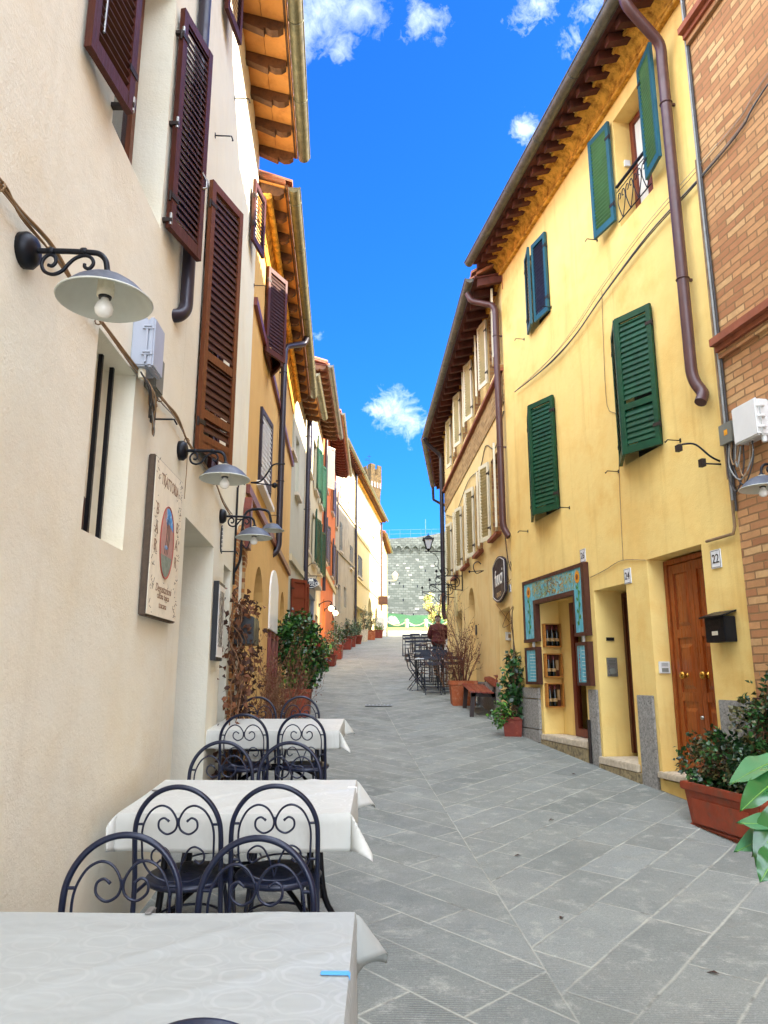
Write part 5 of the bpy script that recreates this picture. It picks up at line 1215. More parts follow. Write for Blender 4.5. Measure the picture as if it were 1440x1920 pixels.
# ---- wrought iron chair: origin on the floor under the back, sitter faces +y
def make_chair():
    t = thing('iron_chair', 'chair', 'chair', (0, 0, 0), 'dark blue iron chairs at the cafe tables')
    Hh, W = .90, .196; lean = lambda z: -.10 * max(0, z - .45)
    f = MB(); pts = []
    for k in (-1,): pts += [(-W - .012, -.03, 0), (-W - .004, -.012, .22), (-W, 0, .45), (-W, lean(.6), .6), (-W, lean(.68), .68)]
    pts += [(-W * math.cos(PI * i / 14), lean(.69 + .21 * math.sin(PI * i / 14)), .69 + .21 * math.sin(PI * i / 14)) for i in range(1, 14)]
    pts += [(W, lean(.68), .68), (W, lean(.6), .6), (W, 0, .45), (W + .004, -.012, .22), (W + .012, -.03, 0)]
    f.tube(spline(pts, 3), .0115, m_chair, 10); f.build('back_frame', t)
    f = MB(); o = lambda x, z: (x, lean(Hh + z) + .001, Hh + z)
    for k in (-1, 1):
        up = [(.0, -.42), (-.06, -.415), (-.12, -.385), (-.157, -.33), (-.163, -.27), (-.163, -.2), (-.15, -.15), (-.12, -.104), (-.076, -.083), (-.033, -.1), (-.005, -.148), (-.012, -.19), (-.05, -.209), (-.085, -.186), (-.086, -.152), (-.064, -.138), (-.044, -.15)]
        f.tube(spline([o(k * -x, z) for x, z in up], 5), .0050, m_chair, 7)
        lo_ = [(-.0, -.40), (-.012, -.36), (-.026, -.32), (-.05, -.277), (-.081, -.265), (-.115, -.287), (-.119, -.32), (-.1, -.338), (-.08, -.326)]
        f.tube(spline([o(k * -x, z) for x, z in lo_], 5), .0046, m_chair, 7)
        for x, z in ((-.044, -.15), (-.08, -.326)): f.lathe(o(k * -x, z), [(.0, -.008), (.008, 0), (.0, .008)], m_chair, 8)
        for z in (-.165, -.325): f.tube([o(k * -.160, z), o(k * -.193, z)], .006, m_chair, 6)
    f.lathe(o(0, -.15), [(.008, -.012), (.009, 0), (.008, .012)], m_chair, 8); f.build('scrollwork', t)
    f = MB(); cy = .20; f.lathe((0, cy, .452), [(.0, .004), (.12, .003), (.185, .006), (.2, .004), (.208, -.006), (.2, -.02), (.19, -.022), (.0, -.004)], m_chair, 32, False)
    for i in range(5):
        q = PI * (.2 + .15 * i); f.lathe((.1 * math.cos(q), cy + .1 * math.sin(q), .4555), [(.007, 0), (.0, .001)], m_pipedark, 8)
    f.build('seat', t)
    for k in (-1, 1):
        f = MB(); f.tube(spline([(k * .12, cy + .13, .44), (k * .14, cy + .15, .3), (k * .155, cy + .165, .12), (k * .17, cy + .19, 0)], 3), .011, m_chair, 8); f.build('front_leg', t)
    f = MB()
    f.tube([(.145 * math.cos(2 * PI * i / 24), cy + .145 * math.sin(2 * PI * i / 24), .27) for i in range(24)], .006, m_chair, 6, True)
    for k in (-1, 1): f.tube([(k * W, -.006, .3), (k * .13, cy - .07, .27)], .006, m_chair, 6); f.tube([(k * W, -.0, .43), (k * .18, cy - .08, .44)], .008, m_chair, 6)
    f.build('stretcher', t); return t
chair = make_chair()
used = [False]
def place_chair(x, y, rz, lab):
    p = (x, y, gz(y)); o = chair
    if used[0]: o = dup(chair, p, rz, lab)
    else: used[0] = True; o.location = p; o['label'] = lab; KID[chair.name] = [(c, kids(c)) for c in kids(chair)]
    o.rotation_euler = (SL * math.cos(rz), SL * math.sin(rz) * 0, rz)
    return o
N_, S_ = 0.0, PI
place_chair(-.90, 2.80, S_ + .06, 'iron chair behind the nearest tablecloth, next to the cream wall')
place_chair(-.43, 2.76, S_ - .05, 'iron chair behind the nearest tablecloth, on the street side')
place_chair(-.93, 3.68, N_ - .03, 'iron chair at the second table, back to the viewer, next to the wall')
place_chair(-.50, 3.70, N_ + .04, 'iron chair at the second table, back to the viewer, street side')
place_chair(-1.02, 4.93, S_ + .05, 'iron chair behind the second table, facing the viewer, next to the wall')
place_chair(-.585, 4.90, S_ - .06, 'iron chair behind the second table, facing the viewer, on the street side')
place_chair(-1.16, 6.50, N_ + .03, 'iron chair at the third table, back to the viewer, next to the wall')
place_chair(-.68, 6.52, N_ - .04, 'iron chair at the third table, back to the viewer, on the street side')
place_chair(-1.30, 7.95, S_ - .04, 'iron chair behind the third table by the dry twigs, next to the wall')
place_chair(-.87, 8.02, S_ + .08, 'iron chair behind the third table by the camellia pot, on the street side')
place_chair(-.33, 1.635, N_, 'iron chair whose top just shows at the bottom edge, before the nearest table')

# ---- iron tables with ivory cloths
def table(cx, cy, w, d, lab, clab, hang, seed, mc=None):
    rr = random.Random(seed); z0 = gz(cy); sl = (gz(cy + .3) - gz(cy - .3)) / .6
    T = lambda x, y, z: (cx + x, cy + y, z0 + z + sl * y)
    t = thing('cafe_table', lab, 'table', (cx, cy, z0), 'iron cafe tables under ivory cloths')
    b = MB(T); b.box(-w / 2, w / 2, -d / 2, d / 2, .705, .735, m_iron); b.build('tabletop', t)
    for sx in (-1, 1):
        for sy in (-1, 1):
            b = MB(T); b.tube(spline([(sx * (w / 2 - .2), sy * (d / 2 - .14), .7), (sx * (w / 2 - .19), sy * (d / 2 - .13), .4), (sx * (w / 2 - .16), sy * (d / 2 - .11), .15), (sx * (w / 2 - .08), sy * (d / 2 - .06), .0)], 4), .017, m_iron, 8); b.build('leg', t)
    b = MB(T)
    for sy in (-1, 1): b.tube(spline([(-(w / 2 - .17), sy * (d / 2 - .115), .2), (-.2, sy * .1, .34), (0, 0, .37), (.2, -sy * .1, .34), (w / 2 - .17, -sy * (d / 2 - .115), .2)], 5), .013, m_iron, 8)
    b.tube([(.13 * math.cos(2 * PI * i / 20), .13 * math.sin(2 * PI * i / 20), .37) for i in range(20)], .009, m_iron, 6, True); b.build('cross_brace', t)
    c = MB(T); hx, hy = hang; a, e = w / 2 + .004, d / 2 + .004
    ph = rr.uniform(0, 6)
    def cl(u, v):
        nx = (u - .5) * 2 * (a + hx); ny = (v - .5) * 2 * (e + hy)
        dx = max(0, abs(nx) - a); dy = max(0, abs(ny) - e); sx = 1 if nx > 0 else -1; nx = nx if nx > 0 or abs(nx) <= a else -a - (abs(nx) - a) * .3; dx = max(0, abs(nx) - a); sy = 1 if ny > 0 else -1
        x = sx * min(abs(nx), a); y = sy * min(abs(ny), e); z = .7385
        z += .0025 * math.sin(nx * 5.1 + ph) * math.sin(ny * 6.3 + ph)
        z += .005 * math.exp(-((ny - .9 * nx - .12) / .03) ** 2) * (.5 + .5 * math.sin(nx * 5 + ph)) + .0045 * math.exp(-((ny - .7 * nx + .22) / .035) ** 2) + .003 * math.exp(-((nx + .3 * ny - .42) / .04) ** 2)
        if dx or dy:
            r = math.hypot(dx, dy); cor = 2 * dx * dy / (dx * dx + dy * dy)
            fl = .03 + .62 * cor
            fl += (1 - cor) * .04 * math.sin((ny if dx > dy else nx) * 4 + ph)
            k = min(1, r / .03)
            x += sx * dx / r * r * fl + sx * .006 * k; y += sy * dy / r * r * fl + sy * .006 * k
            drop = r * (1 - .35 * fl)
            z -= drop
            wv = .004 * min(1, r / .12) * (1 - cor)
            if dx > dy: x += sx * wv * math.sin(ny * 7 + ph)
            else: y += sy * wv * math.sin(nx * 6 + ph)
        return (x, y, z)
    def even(n, half, hg):                                   # finer rows round the edge of the table
        tot = half + hg; k = [-tot, *[-half - hg * q_ for q_ in (.88, .76, .64, .52, .4, .28, .18, .1)], -half - .012, -half - .004, -half] + [-half + 2 * half * i / n for i in range(1, n)] + [half, half + .004, half + .012, *[half + hg * q_ for q_ in (.1, .18, .28, .4, .52, .64, .76, .88)], tot]
        return [(q / tot + 1) / 2 for q in k]
    U, V = even(64, a, hx), even(52, e, hy)
    vs = [cl(u, v) for u in U for v in V]; nv = len(V)
    c.add(vs, [(i * nv + j, (i + 1) * nv + j, (i + 1) * nv + j + 1, i * nv + j + 1) for i in range(len(U) - 1) for j in range(nv - 1)], mc or m_cloth2, True)
    co = c.build('tablecloth', None, (cx, cy, z0), sharp=math.radians(28)); tag(co, clab, 'tablecloth', 'ivory tablecloths')
    so = co.modifiers.new('thick', 'SOLIDIFY'); so.thickness = .0015; so.offset = 1
    return T
T1 = table(-.66, 2.10, 1.13, .87, 'iron table under the nearest ivory cloth, cut by the bottom edge', 'nearest ivory tablecloth with damask ring pattern and blue clip', (.15, .2), 3, m_cloth)
T2 = table(-.715, 4.18, 1.10, .78, 'iron table with curved black legs under the middle ivory cloth', 'middle ivory tablecloth with its street side corner hanging low', (.16, .17), 8)
T3 = table(-.96, 7.08, 1.14, .84, 'iron table under the farthest ivory cloth near the dry twigs', 'farthest ivory tablecloth by the camellia pot', (.15, .15), 5)
def clip(T, x, y, z, w, d, m, lab):
    b = MB(T); b.box(x - w / 2, x + w / 2, y - d / 2, y + d / 2, z, z + .006, m); b.box(x + (w / 2 - .004 if w > d else -w / 2), x + w / 2, y - d / 2 if w > d else y + d / 2 - .004, y + d / 2, z - .03, z, m)
    tag(b.build('tablecloth_clip', None, T(x, y, z), bevel=.002), lab, 'clip', 'tablecloth clips')
m_clipblue = M('light_blue_plastic', '#5aa7e0', .35, var=.04); m_clipsteel = M('clip_steel', '#8f8d8a', .35, .6, var=.05)
clip(T1, .535, .02, .741, .075, .014, m_clipblue, 'light blue clip on the street edge of the nearest tablecloth')
clip(T1, -.07, .445, .741, .02, .05, m_clipsteel, 'steel clip on the far edge of the nearest tablecloth')
clip(T2, .54, .18, .741, .05, .014, m_white, 'white clip on the street edge of the middle tablecloth')
clip(T2, -.52, .1, .741, .05, .014, m_clipsteel, 'steel clip on the wall edge of the middle tablecloth')

# ---- folding bistro chair and table for the right hand side
def make_bistro_chair():
    t = thing('folding_chair', 'chair', 'chair', (0, 0, 0), 'blue black folding chairs along the right')
    b = MB(); w = .19
    for k in (-1, 1):
        b.bar((k * w, .02, 0), (k * w, -.0, .0), .012, .012, m_bistro)
        b.tube([(k * w, .34, 0), (k * w, .16, .26), (k * w, -.02, .52), (k * w, -.08, .82)], .011, m_bistro, 6)
    for z, y in ((.80, -.076), (.68, -.054)): b.box(-w, w, y - .012, y + .004, z - .035, z + .035, m_bistro)
    b.tube([(-w, .31, .05), (w, .31, .05)], .008, m_bistro, 6); b.build('back_frame', t)
    b = MB()
    for k in (-1, 1): b.tube([(k * (w - .02), -.06, 0), (k * (w - .02), .15, .26), (k * (w - .02), .32, .45)], .010, m_bistro, 6)
    b.tube([(-w + .02, -.03, .06), (w - .02, -.03, .06)], .008, m_bistro, 6); b.tube([(-w + .02, .0, .12), (w - .02, .0, .12)], .006, m_bistro, 6); b.build('front_legs', t)
    b = MB()
    for i in range(6): b.box(-w, w, .0 + i * .065, .052 + i * .065, .448, .462, m_bistro)
    b.build('seat', t); return t
def make_bistro_table():
    t = thing('folding_table', 'table', 'table', (0, 0, 0), 'folding tables with pale tops along the right')
    b = MB(); b.box(-.35, .35, -.35, .35, .70, .722, m_bistrotop); b.build('tabletop', t, bevel=.006)
    b = MB()
    for k in (-1, 1):
        b.tube([(k * .3, -.3, 0), (k * .3, .28, .7)], .012, m_bistro, 6); b.tube([(k * .28, .3, 0), (k * .28, -.28, .7)], .012, m_bistro, 6)
    b.tube([(-.3, -.24, .07), (.3, -.24, .07)], .009, m_bistro, 6); b.tube([(-.28, .24, .07), (.28, .24, .07)], .009, m_bistro, 6); b.build('folding_legs', t); return t
bc, bt = make_bistro_chair(), make_bistro_table(); fl = {'c': False, 't': False}
def put(kind, x, y, rz, lab):
    src = bc if kind == 'c' else bt; p = (x, y, gz(y))
    if not fl[kind]: fl[kind] = True; src.location = p; src.rotation_euler = (0, 0, rz); src['label'] = lab; KID[src.name] = [(c, kids(c)) for c in kids(src)]; return src
    return dup(src, p, rz, lab)
put('t', 1.08, 18.0, 0, 'pale topped folding table nearest the large twig planter, street half'); put('t', 1.56, 18.02, 0, 'pale topped folding table nearest the large twig planter, wall half')
put('c', 1.09, 17.0, 0, 'folding chair nearest the viewer on the right, street side of its pair'); put('c', 1.52, 17.05, 0, 'folding chair nearest the viewer beside the large twig planter')
put('c', .62, 17.9, -PI / 2 + .15, 'folding chair seen from the side at the street end of the nearest pale table')
put('c', 1.1, 18.75, PI, 'folding chair behind the nearest pale table, street side'); put('c', 1.5, 18.7, PI, 'folding chair behind the nearest pale table, wall side')
put('t', 1.15, 20.3, 0, 'pale topped folding table in the second row, before the standing man'); put('c', 1.0, 19.55, 0, 'folding chair before the second pale table, street side'); put('c', 1.42, 19.5, 0, 'folding chair before the second pale table, wall side')
put('c', .72, 20.3, -PI / 2, 'folding chair at the street end of the second pale table'); put('c', 1.45, 21.2, PI, 'folding chair directly before the standing man')
put('t', 1.5, 25.6, 0, 'folding table just past the standing man'); put('t', 1.35, 28.6, 0, 'folding table in the row behind the standing man'); put('t', 1.5, 31.6, .1, 'farthest folding table, in the sun beyond the standing man')
put('c', .95, 27.3, 0, 'folding chair alone at the street edge of the far tables, nearer one'); put('c', .92, 29.6, 0, 'folding chair alone at the street edge of the far tables, farther one')
put('c', 1.3, 27.6, 0, 'folding chair before the table row behind the standing man'); put('c', 1.65, 27.7, 0, 'folding chair before the row behind the standing man, wall side')
put('c', 1.25, 30.6, 0, 'folding chair before the farthest table, street side'); put('c', 1.7, 30.6, 0, 'folding chair before the farthest table, wall side')
put('c', 1.2, 24.8, 0, 'folding chair just past the standing man, street side')

# ---- bench
y0, y1 = 13.35, 14.75; bx = 1.50; z = gz(14.0)
t = thing('bench', 'red brown slatted wooden bench on dark legs by the faded yellow wall', 'bench', (bx + .25, 14.05, z))
sl = (gz(14.75) - gz(13.35)) / 1.4; T = lambda x, y, zz: (x, y, z + zz + sl * (y - 14.05))
b = MB(T)
for i in range(4): b.box(bx + i * .105, bx + .095 + i * .105, y0, y1, .425 - i * .006, .452 - i * .006, m_bench)
b.build('seat', t, bevel=.006)
b = MB(T)
for k in (0, 1):
    q = .52 + k * .16; xo = bx + .42 + k * .05
    b.hexa([(xo, y0, q), (xo + .03, y0, q - .0), (xo + .03, y1, q), (xo, y1, q)], [(xo + .04, y0, q + .12), (xo + .07, y0, q + .12), (xo + .07, y1, q + .12), (xo + .04, y1, q + .12)], m_bench)
b.build('backrest', t, bevel=.005)
for yy in (y0 + .1, y1 - .16):
    b = MB(T); b.hexa([(bx - .01, yy, -.02), (bx + .06, yy, -.02), (bx + .06, yy + .06, -.02), (bx - .01, yy + .06, -.02)], [(bx + .03, yy, .42), (bx + .11, yy, .42), (bx + .11, yy + .06, .42), (bx + .03, yy + .06, .42)], m_benchleg); b.build('leg', t)
    b = MB(T); b.hexa([(bx + .56, yy, -.03), (bx + .64, yy, -.03), (bx + .64, yy + .06, -.03), (bx + .56, yy + .06, -.03)], [(bx + .36, yy, .41), (bx + .45, yy, .41), (bx + .45, yy + .06, .41), (bx + .36, yy + .06, .41)], m_benchleg); b.build('leg', t)
    b = MB(T); b.bar((bx + .02, yy + .03, .385), (bx + .45, yy + .03, .37), .06, .07, m_benchleg); b.bar((bx + .40, yy + .03, .36), (bx + .56, yy + .03, .82), .05, .05, m_benchleg); b.build('support', t)

# ================================================================ PLANTS AND POTS
def square_pot(name, lab, x, y, w, d, h, m, taper=.82, rim=.05, rz=0, cat='planter', group=None):
    z = gz(y); c, s = math.cos(rz), math.sin(rz)
    T = lambda a, b_, q: (x + a * c - b_ * s, y + a * s + b_ * c, z + q)
    t = thing(name, lab, cat, (x, y, z), group); b = MB(T); k = taper
    def ring(f, q): return [(-w / 2 * f, -d / 2 * f, q), (w / 2 * f, -d / 2 * f, q), (w / 2 * f, d / 2 * f, q), (-w / 2 * f, d / 2 * f, q)]
    b.hexa(ring(k, -.03), ring(.97, h - rim), m); b.build('body', t, bevel=.008)
    b = MB(T); f0, f1 = 1.04, .88
    o0, o1, i0, i1 = ring(f0, h - rim), ring(f0, h), ring(f1, h), ring(f1, h - rim - .02)
    v = o0 + o1 + i0 + i1; fs = []
    for a in (0, 4, 8): fs += [(a + i, a + (i + 1) % 4, a + 4 + (i + 1) % 4, a + 4 + i) for i in range(4)]
    fs += [(i, (i + 1) % 4, 12 + (i + 1) % 4, 12 + i) for i in range(4)]
    b.add(v, fs, m); b.build('rim', t, bevel=.006)
    b = MB(T); b.add(ring(.9, h - rim * .6), [(0, 1, 2, 3)], m_soil); b.build('soil', t)
    return t, T
def round_pot(lab, x, y, r, h, m, group=None):
    z = gz(y); t = thing('flower_pot', lab, 'flower pot', (x, y, z), group)
    b = MB(); b.lathe((x, y, z), [(r * .68, -.02), (r * .95, h * .8), (r * 1.02, h * .8), (r * 1.05, h), (r * .9, h), (r * .88, h * .85), (0, h * .85)], m, 20, False); b.build('body', t)
    return t
def rnd(): 
    v = Vector((R.gauss(0, 1), R.gauss(0, 1), R.gauss(0, 1))); return v.normalized()
def bush(name, lab, cat, base, shape, n, size, mats, stems=6, group=None, clump=26, droop=.2, wid=.42, twigm=None, inner=.45):
    """shape: list of (centre offset, radii) ellipsoids; leaves sit in clumps through their volume"""
    t = thing(name, lab, cat, base, group); base = Vector(base); mb = MB(); tot = sum(r[0] * r[1] * r[2] for _, r in shape) 
    tw = MB()
    for c, r in shape:
        k = max(3, int(n * (r[0] * r[1] * r[2]) / tot / clump))
        for _ in range(k):
            d = rnd(); q = R.uniform(inner, 1.08) ** .6; cc = base + Vector(c) + Vector((d.x * r[0], d.y * r[1], d.z * r[2])) * q
            m = R.choice(mats); spread = size * R.uniform(1.2, 2.4)
            if R.random() < .35:
                b0 = base + Vector(c) * .55; tw.tube(spline([b0, (b0 + cc) / 2 + rnd() * size, cc], 3), size * .07, twigm or m_twig, 4)
            for _ in range(clump):
                p = cc + rnd() * spread * R.random() ** .5; dr = (rnd() + d * .9 + Vector((0, 0, R.uniform(-droop, .35)))).normalized(); nn = (rnd() * .6 + d * .5 + Vector((0, 0, .9))).normalized()
                L = size * R.uniform(.65, 1.25); mb.leaf(p, dr, nn, L, L * wid * .55, m if R.random() < .75 else R.choice(mats))
    mb.build('foliage', t, fixn=False)
    for _ in range(stems):
        c, r = R.choice(shape); e = base + Vector(c) + rnd() * min(r) * .5
        tw.tube(spline([base + Vector((R.uniform(-.03, .03), R.uniform(-.03, .03), 0)), base + Vector(c) * .5 + rnd() * .04, e], 4), size * .14, twigm or m_twig, 5, rs=None)
    tw.build('stem', t); return t
def twigs(name, lab, cat, base, n, hgt, spread, m, buds=None, group=None, thick=.006, lean=(0, 0)):
    t = thing(name, lab, cat, base, group); base = Vector(base); mb = MB(); bd = MB()
    def grow(p, d, L, r, depth):
        pts = [p]; k = 6
        for i in range(k):
            d = (d + rnd() * .22 + Vector((0, 0, .04))).normalized(); p = p + d * L / k; pts.append(p)
            if depth < 3 and R.random() < (.45 if depth < 2 else .2): grow(p, (d + rnd() * .8).normalized(), L * R.uniform(.25, .55), r * .6, depth + 1)
            if buds and R.random() < .25: bd.leaf(p, (d + rnd()).normalized(), rnd(), R.uniform(.02, .045), .009, R.choice(buds))
        mb.tube(pts, r, m, 5, rs=[r * (1 - .75 * i / k) for i in range(k + 1)])
    for _ in range(n):
        a = R.uniform(0, 2 * PI); q = R.uniform(.15, 1) * spread
        grow(base + Vector((math.cos(a) * q * .3, math.sin(a) * q * .3, 0)), Vector((math.cos(a) * q + lean[0], math.sin(a) * q + lean[1], 1)).normalized(), hgt * R.uniform(.6, 1.05), thick * R.uniform(.6, 1.2), 0)
    mb.build('branches', t)
    if buds: bd.build('dry_leaves', t, fixn=False)
    return t
G_ = 'terracotta pots along the left houses'
# right foreground planter
rz = math.atan2(R1.t[1], R1.t[0]) - PI / 2
pc = (2.84, 6.24)
t, T = square_pot('planter', 'long red terracotta planter with moulded panels before the brown double door', pc[0], pc[1], .46, .98, .36, m_terrared, .86, .06, rz)
b = MB(T)
b.box(-.232, -.222, -.36, .36, .05, .24, m_terrared); b.build('moulded_panel', t, bevel=.004)
b = MB(T); b.box(-.212, .212, -.44, .44, .012, .03, m_terrared); b.build('foot_band', t)
zb = gz(pc[1]) + .33
bush('bush', 'dark green bushy shrub filling the long red terracotta planter', 'shrub', (pc[0], pc[1], zb), [((-.02, .36, .13), (.24, .26, .22)), ((-.1, .58, .17), (.16, .2, .17)), ((-.12, .74, .26), (.09, .12, .1)), ((.0, .08, .2), (.24, .3, .27)), ((.04, -.28, .16), (.22, .26, .25)), ((.12, -.15, .42), (.2, .24, .32)), ((.16, -.32, .62), (.16, .16, .28)), ((.14, -.36, .84), (.09, .09, .16))], 5600, .046, [m_leafD, m_leafD, m_leafM, m_leafD, m_leafR], 10, clump=20, wid=.7)
b = MB(T); b.tube([(-.08, -.3, .33), (-.1, -.28, .52)], .008, m_crate, 6); tag(b.build('plant_stake', None, T(-.08, -.3, .33)), 'short bare wooden stake in the long red planter', 'stake')
# big leaved plant at the right edge
bp = Vector((1.24, 2.33, gz(2.35))); t = round_pot('terracotta pot of the large leaved plant beyond the right edge', bp.x, bp.y, .17, .3, m_terra)
t = thing('large_leaved_plant', 'plant with large glossy oval leaves reaching in at the right edge', 'plant', (bp.x, bp.y, bp.z + .25)); b = MB()
b.tube(spline([bp + Vector((0, 0, .24)), bp + Vector((-.01, .0, .7)), bp + Vector((.0, .01, 1.15)), bp + Vector((.01, 0, 1.35))], 5), .011, m_bark, 7); b.build('stem', t)
m_big = bpy.data.materials.new('glossy_big_leaf'); _t = NT(m_big); _n = _t.noise(_t.obj(), 6, 4)
_t.out(_t.mix(_n, C('#1c4a26'), C('#357038')), .22, 0, None, .6); m_bigL = M('sheen_big_leaf', '#4d8058', .2, var=.15, vs=5, spec=.6)  # paler leaf copy carries the reflection in its colour
def bigleaf(p, tip, up, w, m, curl=.12):
    p, tip = Vector(p), Vector(tip); d = tip - p; L = d.length; d.normalize(); x = d.cross(Vector(up)).normalized(); y = x.cross(d)
    b = MB(); 
    def fn(u, v):
        s = math.sin(PI * min(1, u * 1.02)) ** .75 * (1 - .25 * u); q = (v - .5) * 2
        return p + d * L * u + x * q * w * s + y * (abs(q) * w * .35 * s - curl * L * (u ** 2) + .006 * math.sin(u * 14) * abs(q))
    b.grid(fn, 16, 8, m); b.tube(spline([p + d * L * u - y * curl * L * u * u - y * .001 for u in (0, .3, .6, .95)], 4), .0022, m_leafL, 5)
    b.tube([p, p - d * .05], .004, m_leafL, 5); return b.build('leaf', t)
def at(u, v, Y): return atY(u, v, Y)
for a, tp, up_, w, m in (((1475, 1420, 2.3), (1372, 1448, 2.1), (-.1, -.5, .8), .042, m_bigL), ((1470, 1452, 2.2), (1392, 1505, 2.05), (-.3, -.7, .6), .042, m_big), ((1480, 1500, 2.1), (1418, 1615, 2.0), (-.5, -.8, .3), .048, m_big), ((1480, 1555, 2.15), (1396, 1530, 2.0), (.2, -.7, .7), .030, m_bigL), ((1478, 1560, 2.2), (1383, 1580, 2.05), (-.1, -.6, .8), .038, m_bigL), ((1470, 1575, 2.1), (1412, 1600, 2.05), (-.4, -.7, .5), .034, m_big), ((1472, 1580, 2.0), (1425, 1650, 1.95), (-.6, -.8, .2), .040, m_big), ((1500, 1380, 2.3), (1560, 1330, 2.3), (0, -.6, .8), .045, m_big), ((1500, 1600, 2.3), (1590, 1680, 2.4), (0, -.6, .8), .045, m_big)):
    bigleaf(at(*a), at(*tp), up_, w, m)
for k in range(12):
    h_ = .55 + .065 * k; a_ = 2.2 + k * 2.4; q_ = bp + Vector((0, 0, h_)); d_ = Vector((abs(math.cos(a_)) * .9, math.sin(a_), .25))
    bigleaf(q_ + d_ * .05, q_ + d_ * .19, (0, 0, 1), .04, m_big if k % 3 else m_bigL)
# climbing plant in its pot by the corner of the yellow house
pz = gz(11.6)
t, T = square_pot('planter', 'small square terracotta pot with a climber at the corner of the yellow house', 1.93, 11.6, .29, .29, .27, m_terradark, .85, .045, -.19)
bush('climbing_plant', 'glossy green climber in the small square pot by the yellow corner', 'climber', (1.95, 11.62, pz + .22), [((.0, 0, .2), (.10, .10, .14)), ((.03, .0, .45), (.11, .11, .2)), ((.04, .02, .7), (.10, .10, .16)), ((.06, .04, .9), (.07, .07, .12))], 620, .085, [m_leafM, m_leafD, m_leafM, m_leafD], 8, clump=9, wid=.75)
bush('bright_plant', 'light green leafy plant at the street side of the small square pot', 'plant', (1.82, 11.56, pz + .23), [((-.06, 0, .1), (.13, .12, .14))], 420, .05, [m_leafL, m_leafM], 5, clump=12, wid=.8)
b = MB()
tr = [(1.96, 11.62, pz + .2), (2.0, 11.72, pz + .9), (2.02, 11.85, 1.9), (2.04, 11.92, 2.4), (2.1, 11.84, 2.9), (2.02, 11.9, 3.3), (1.98, 11.93, 3.75)]
for k in range(3): b.tube(spline([Vector(p) + rnd() * .03 for p in tr[:7 - k]], 5), .012 - k * .003, m_bark, 6)
for k in range(16):
    i = R.randint(1, 4); p = Vector(tr[i]) + rnd() * .05; b.tube(spline([p, p + Vector((R.uniform(-.15, .05), R.uniform(-.15, .15), R.uniform(-.1, .2))), p + Vector((R.uniform(-.22, .05), R.uniform(-.25, .2), R.uniform(-.2, .3)))], 4), .004, m_twigred, 4)
tag(b.build('bare_vine', None, tr[0]), 'bare woody vine stem climbing the corner between the two yellow houses', 'vine')
# large twig planter
t, T = square_pot('planter', 'large pale terracotta planter with thick rim behind the bench', 1.56, 15.2, .52, .52, .46, m_terra, .84, .08)
twigs('dry_shrub', 'tall leafless shrub of red brown twigs in the large planter behind the bench', 'shrub', (1.56, 15.2, gz(15.2) + .42), 26, 1.35, .45, m_twigred, [m_leafB, m_twigred], thick=.010, lean=(-.05, 0))
twigs('grass_tuft', 'dry dark tuft at the street side of the large twig planter', 'plant', (1.30, 15.6, gz(15.6) + .3), 22, .8, .5, m_twig, [m_leafB2, m_leafB], thick=.005)
# left: dried vine over hanging boxes on the cream wall end
s0_ = L1b.hit(436, 1160)[0]
vt = thing('dried_vine', 'brown dried vine hanging on the cream wall by the brick jamb', 'vine', L1b.P(3.0, .1, 1.6)); b = MB(); lf = MB()
for k in range(12):
    s = 2.35 + R.uniform(-.15, 1.5); pts = [L1b.P(s, .06, .65)]
    for i in range(1, 9): s += R.uniform(-.13, .13); pts.append(L1b.P(min(3.75, max(2.1, s)), .06 + R.uniform(0, .14), .65 + i * .2))
    b.tube(spline(pts, 3), .006, m_twig, 5)
    for p in pts:
        for _ in range(6):
            q = p + rnd() * .11; lf.leaf(q, (rnd() + Vector((0, 0, -.7))).normalized(), rnd(), R.uniform(.045, .085), R.uniform(.02, .036), R.choice([m_leafB, m_leafB2, m_leafB, m_leafB2]), .5)
b.build('stem', vt); lf.build('dry_leaves', vt, fixn=False)
a = L1b.hit(433, 1160, .12); b = MB(L1b.P); q0 = 2.85; z = L1b.hit(433, 1172, .12)[1]
b.box(q0, q0 + .55, .05, .25, z - .14, z + .14, m_ink); tag(b.build('hanging_planter', None, L1b.P(q0, .1, z), bevel=.01), 'black box planter hung among the dried vine', 'planter')
z0 = gz(7.3); b = MB(L1b.P); 
t = round_pot('small terracotta pot on the ground below the dried vine', L1b.P(1.75, .14, 0).x, L1b.P(1.75, .14, 0).y, .12, .22, m_terra)
b = MB(L1b.P); b.box(1.42, 1.56, .01, .10, gz(6.3), gz(6.3) + .38, m_ink); tag(b.build('ash_box', None, L1b.P(1.5, .05, gz(6.3)), bevel=.006), 'black metal box on the ground at the end of the first doorway', 'box')
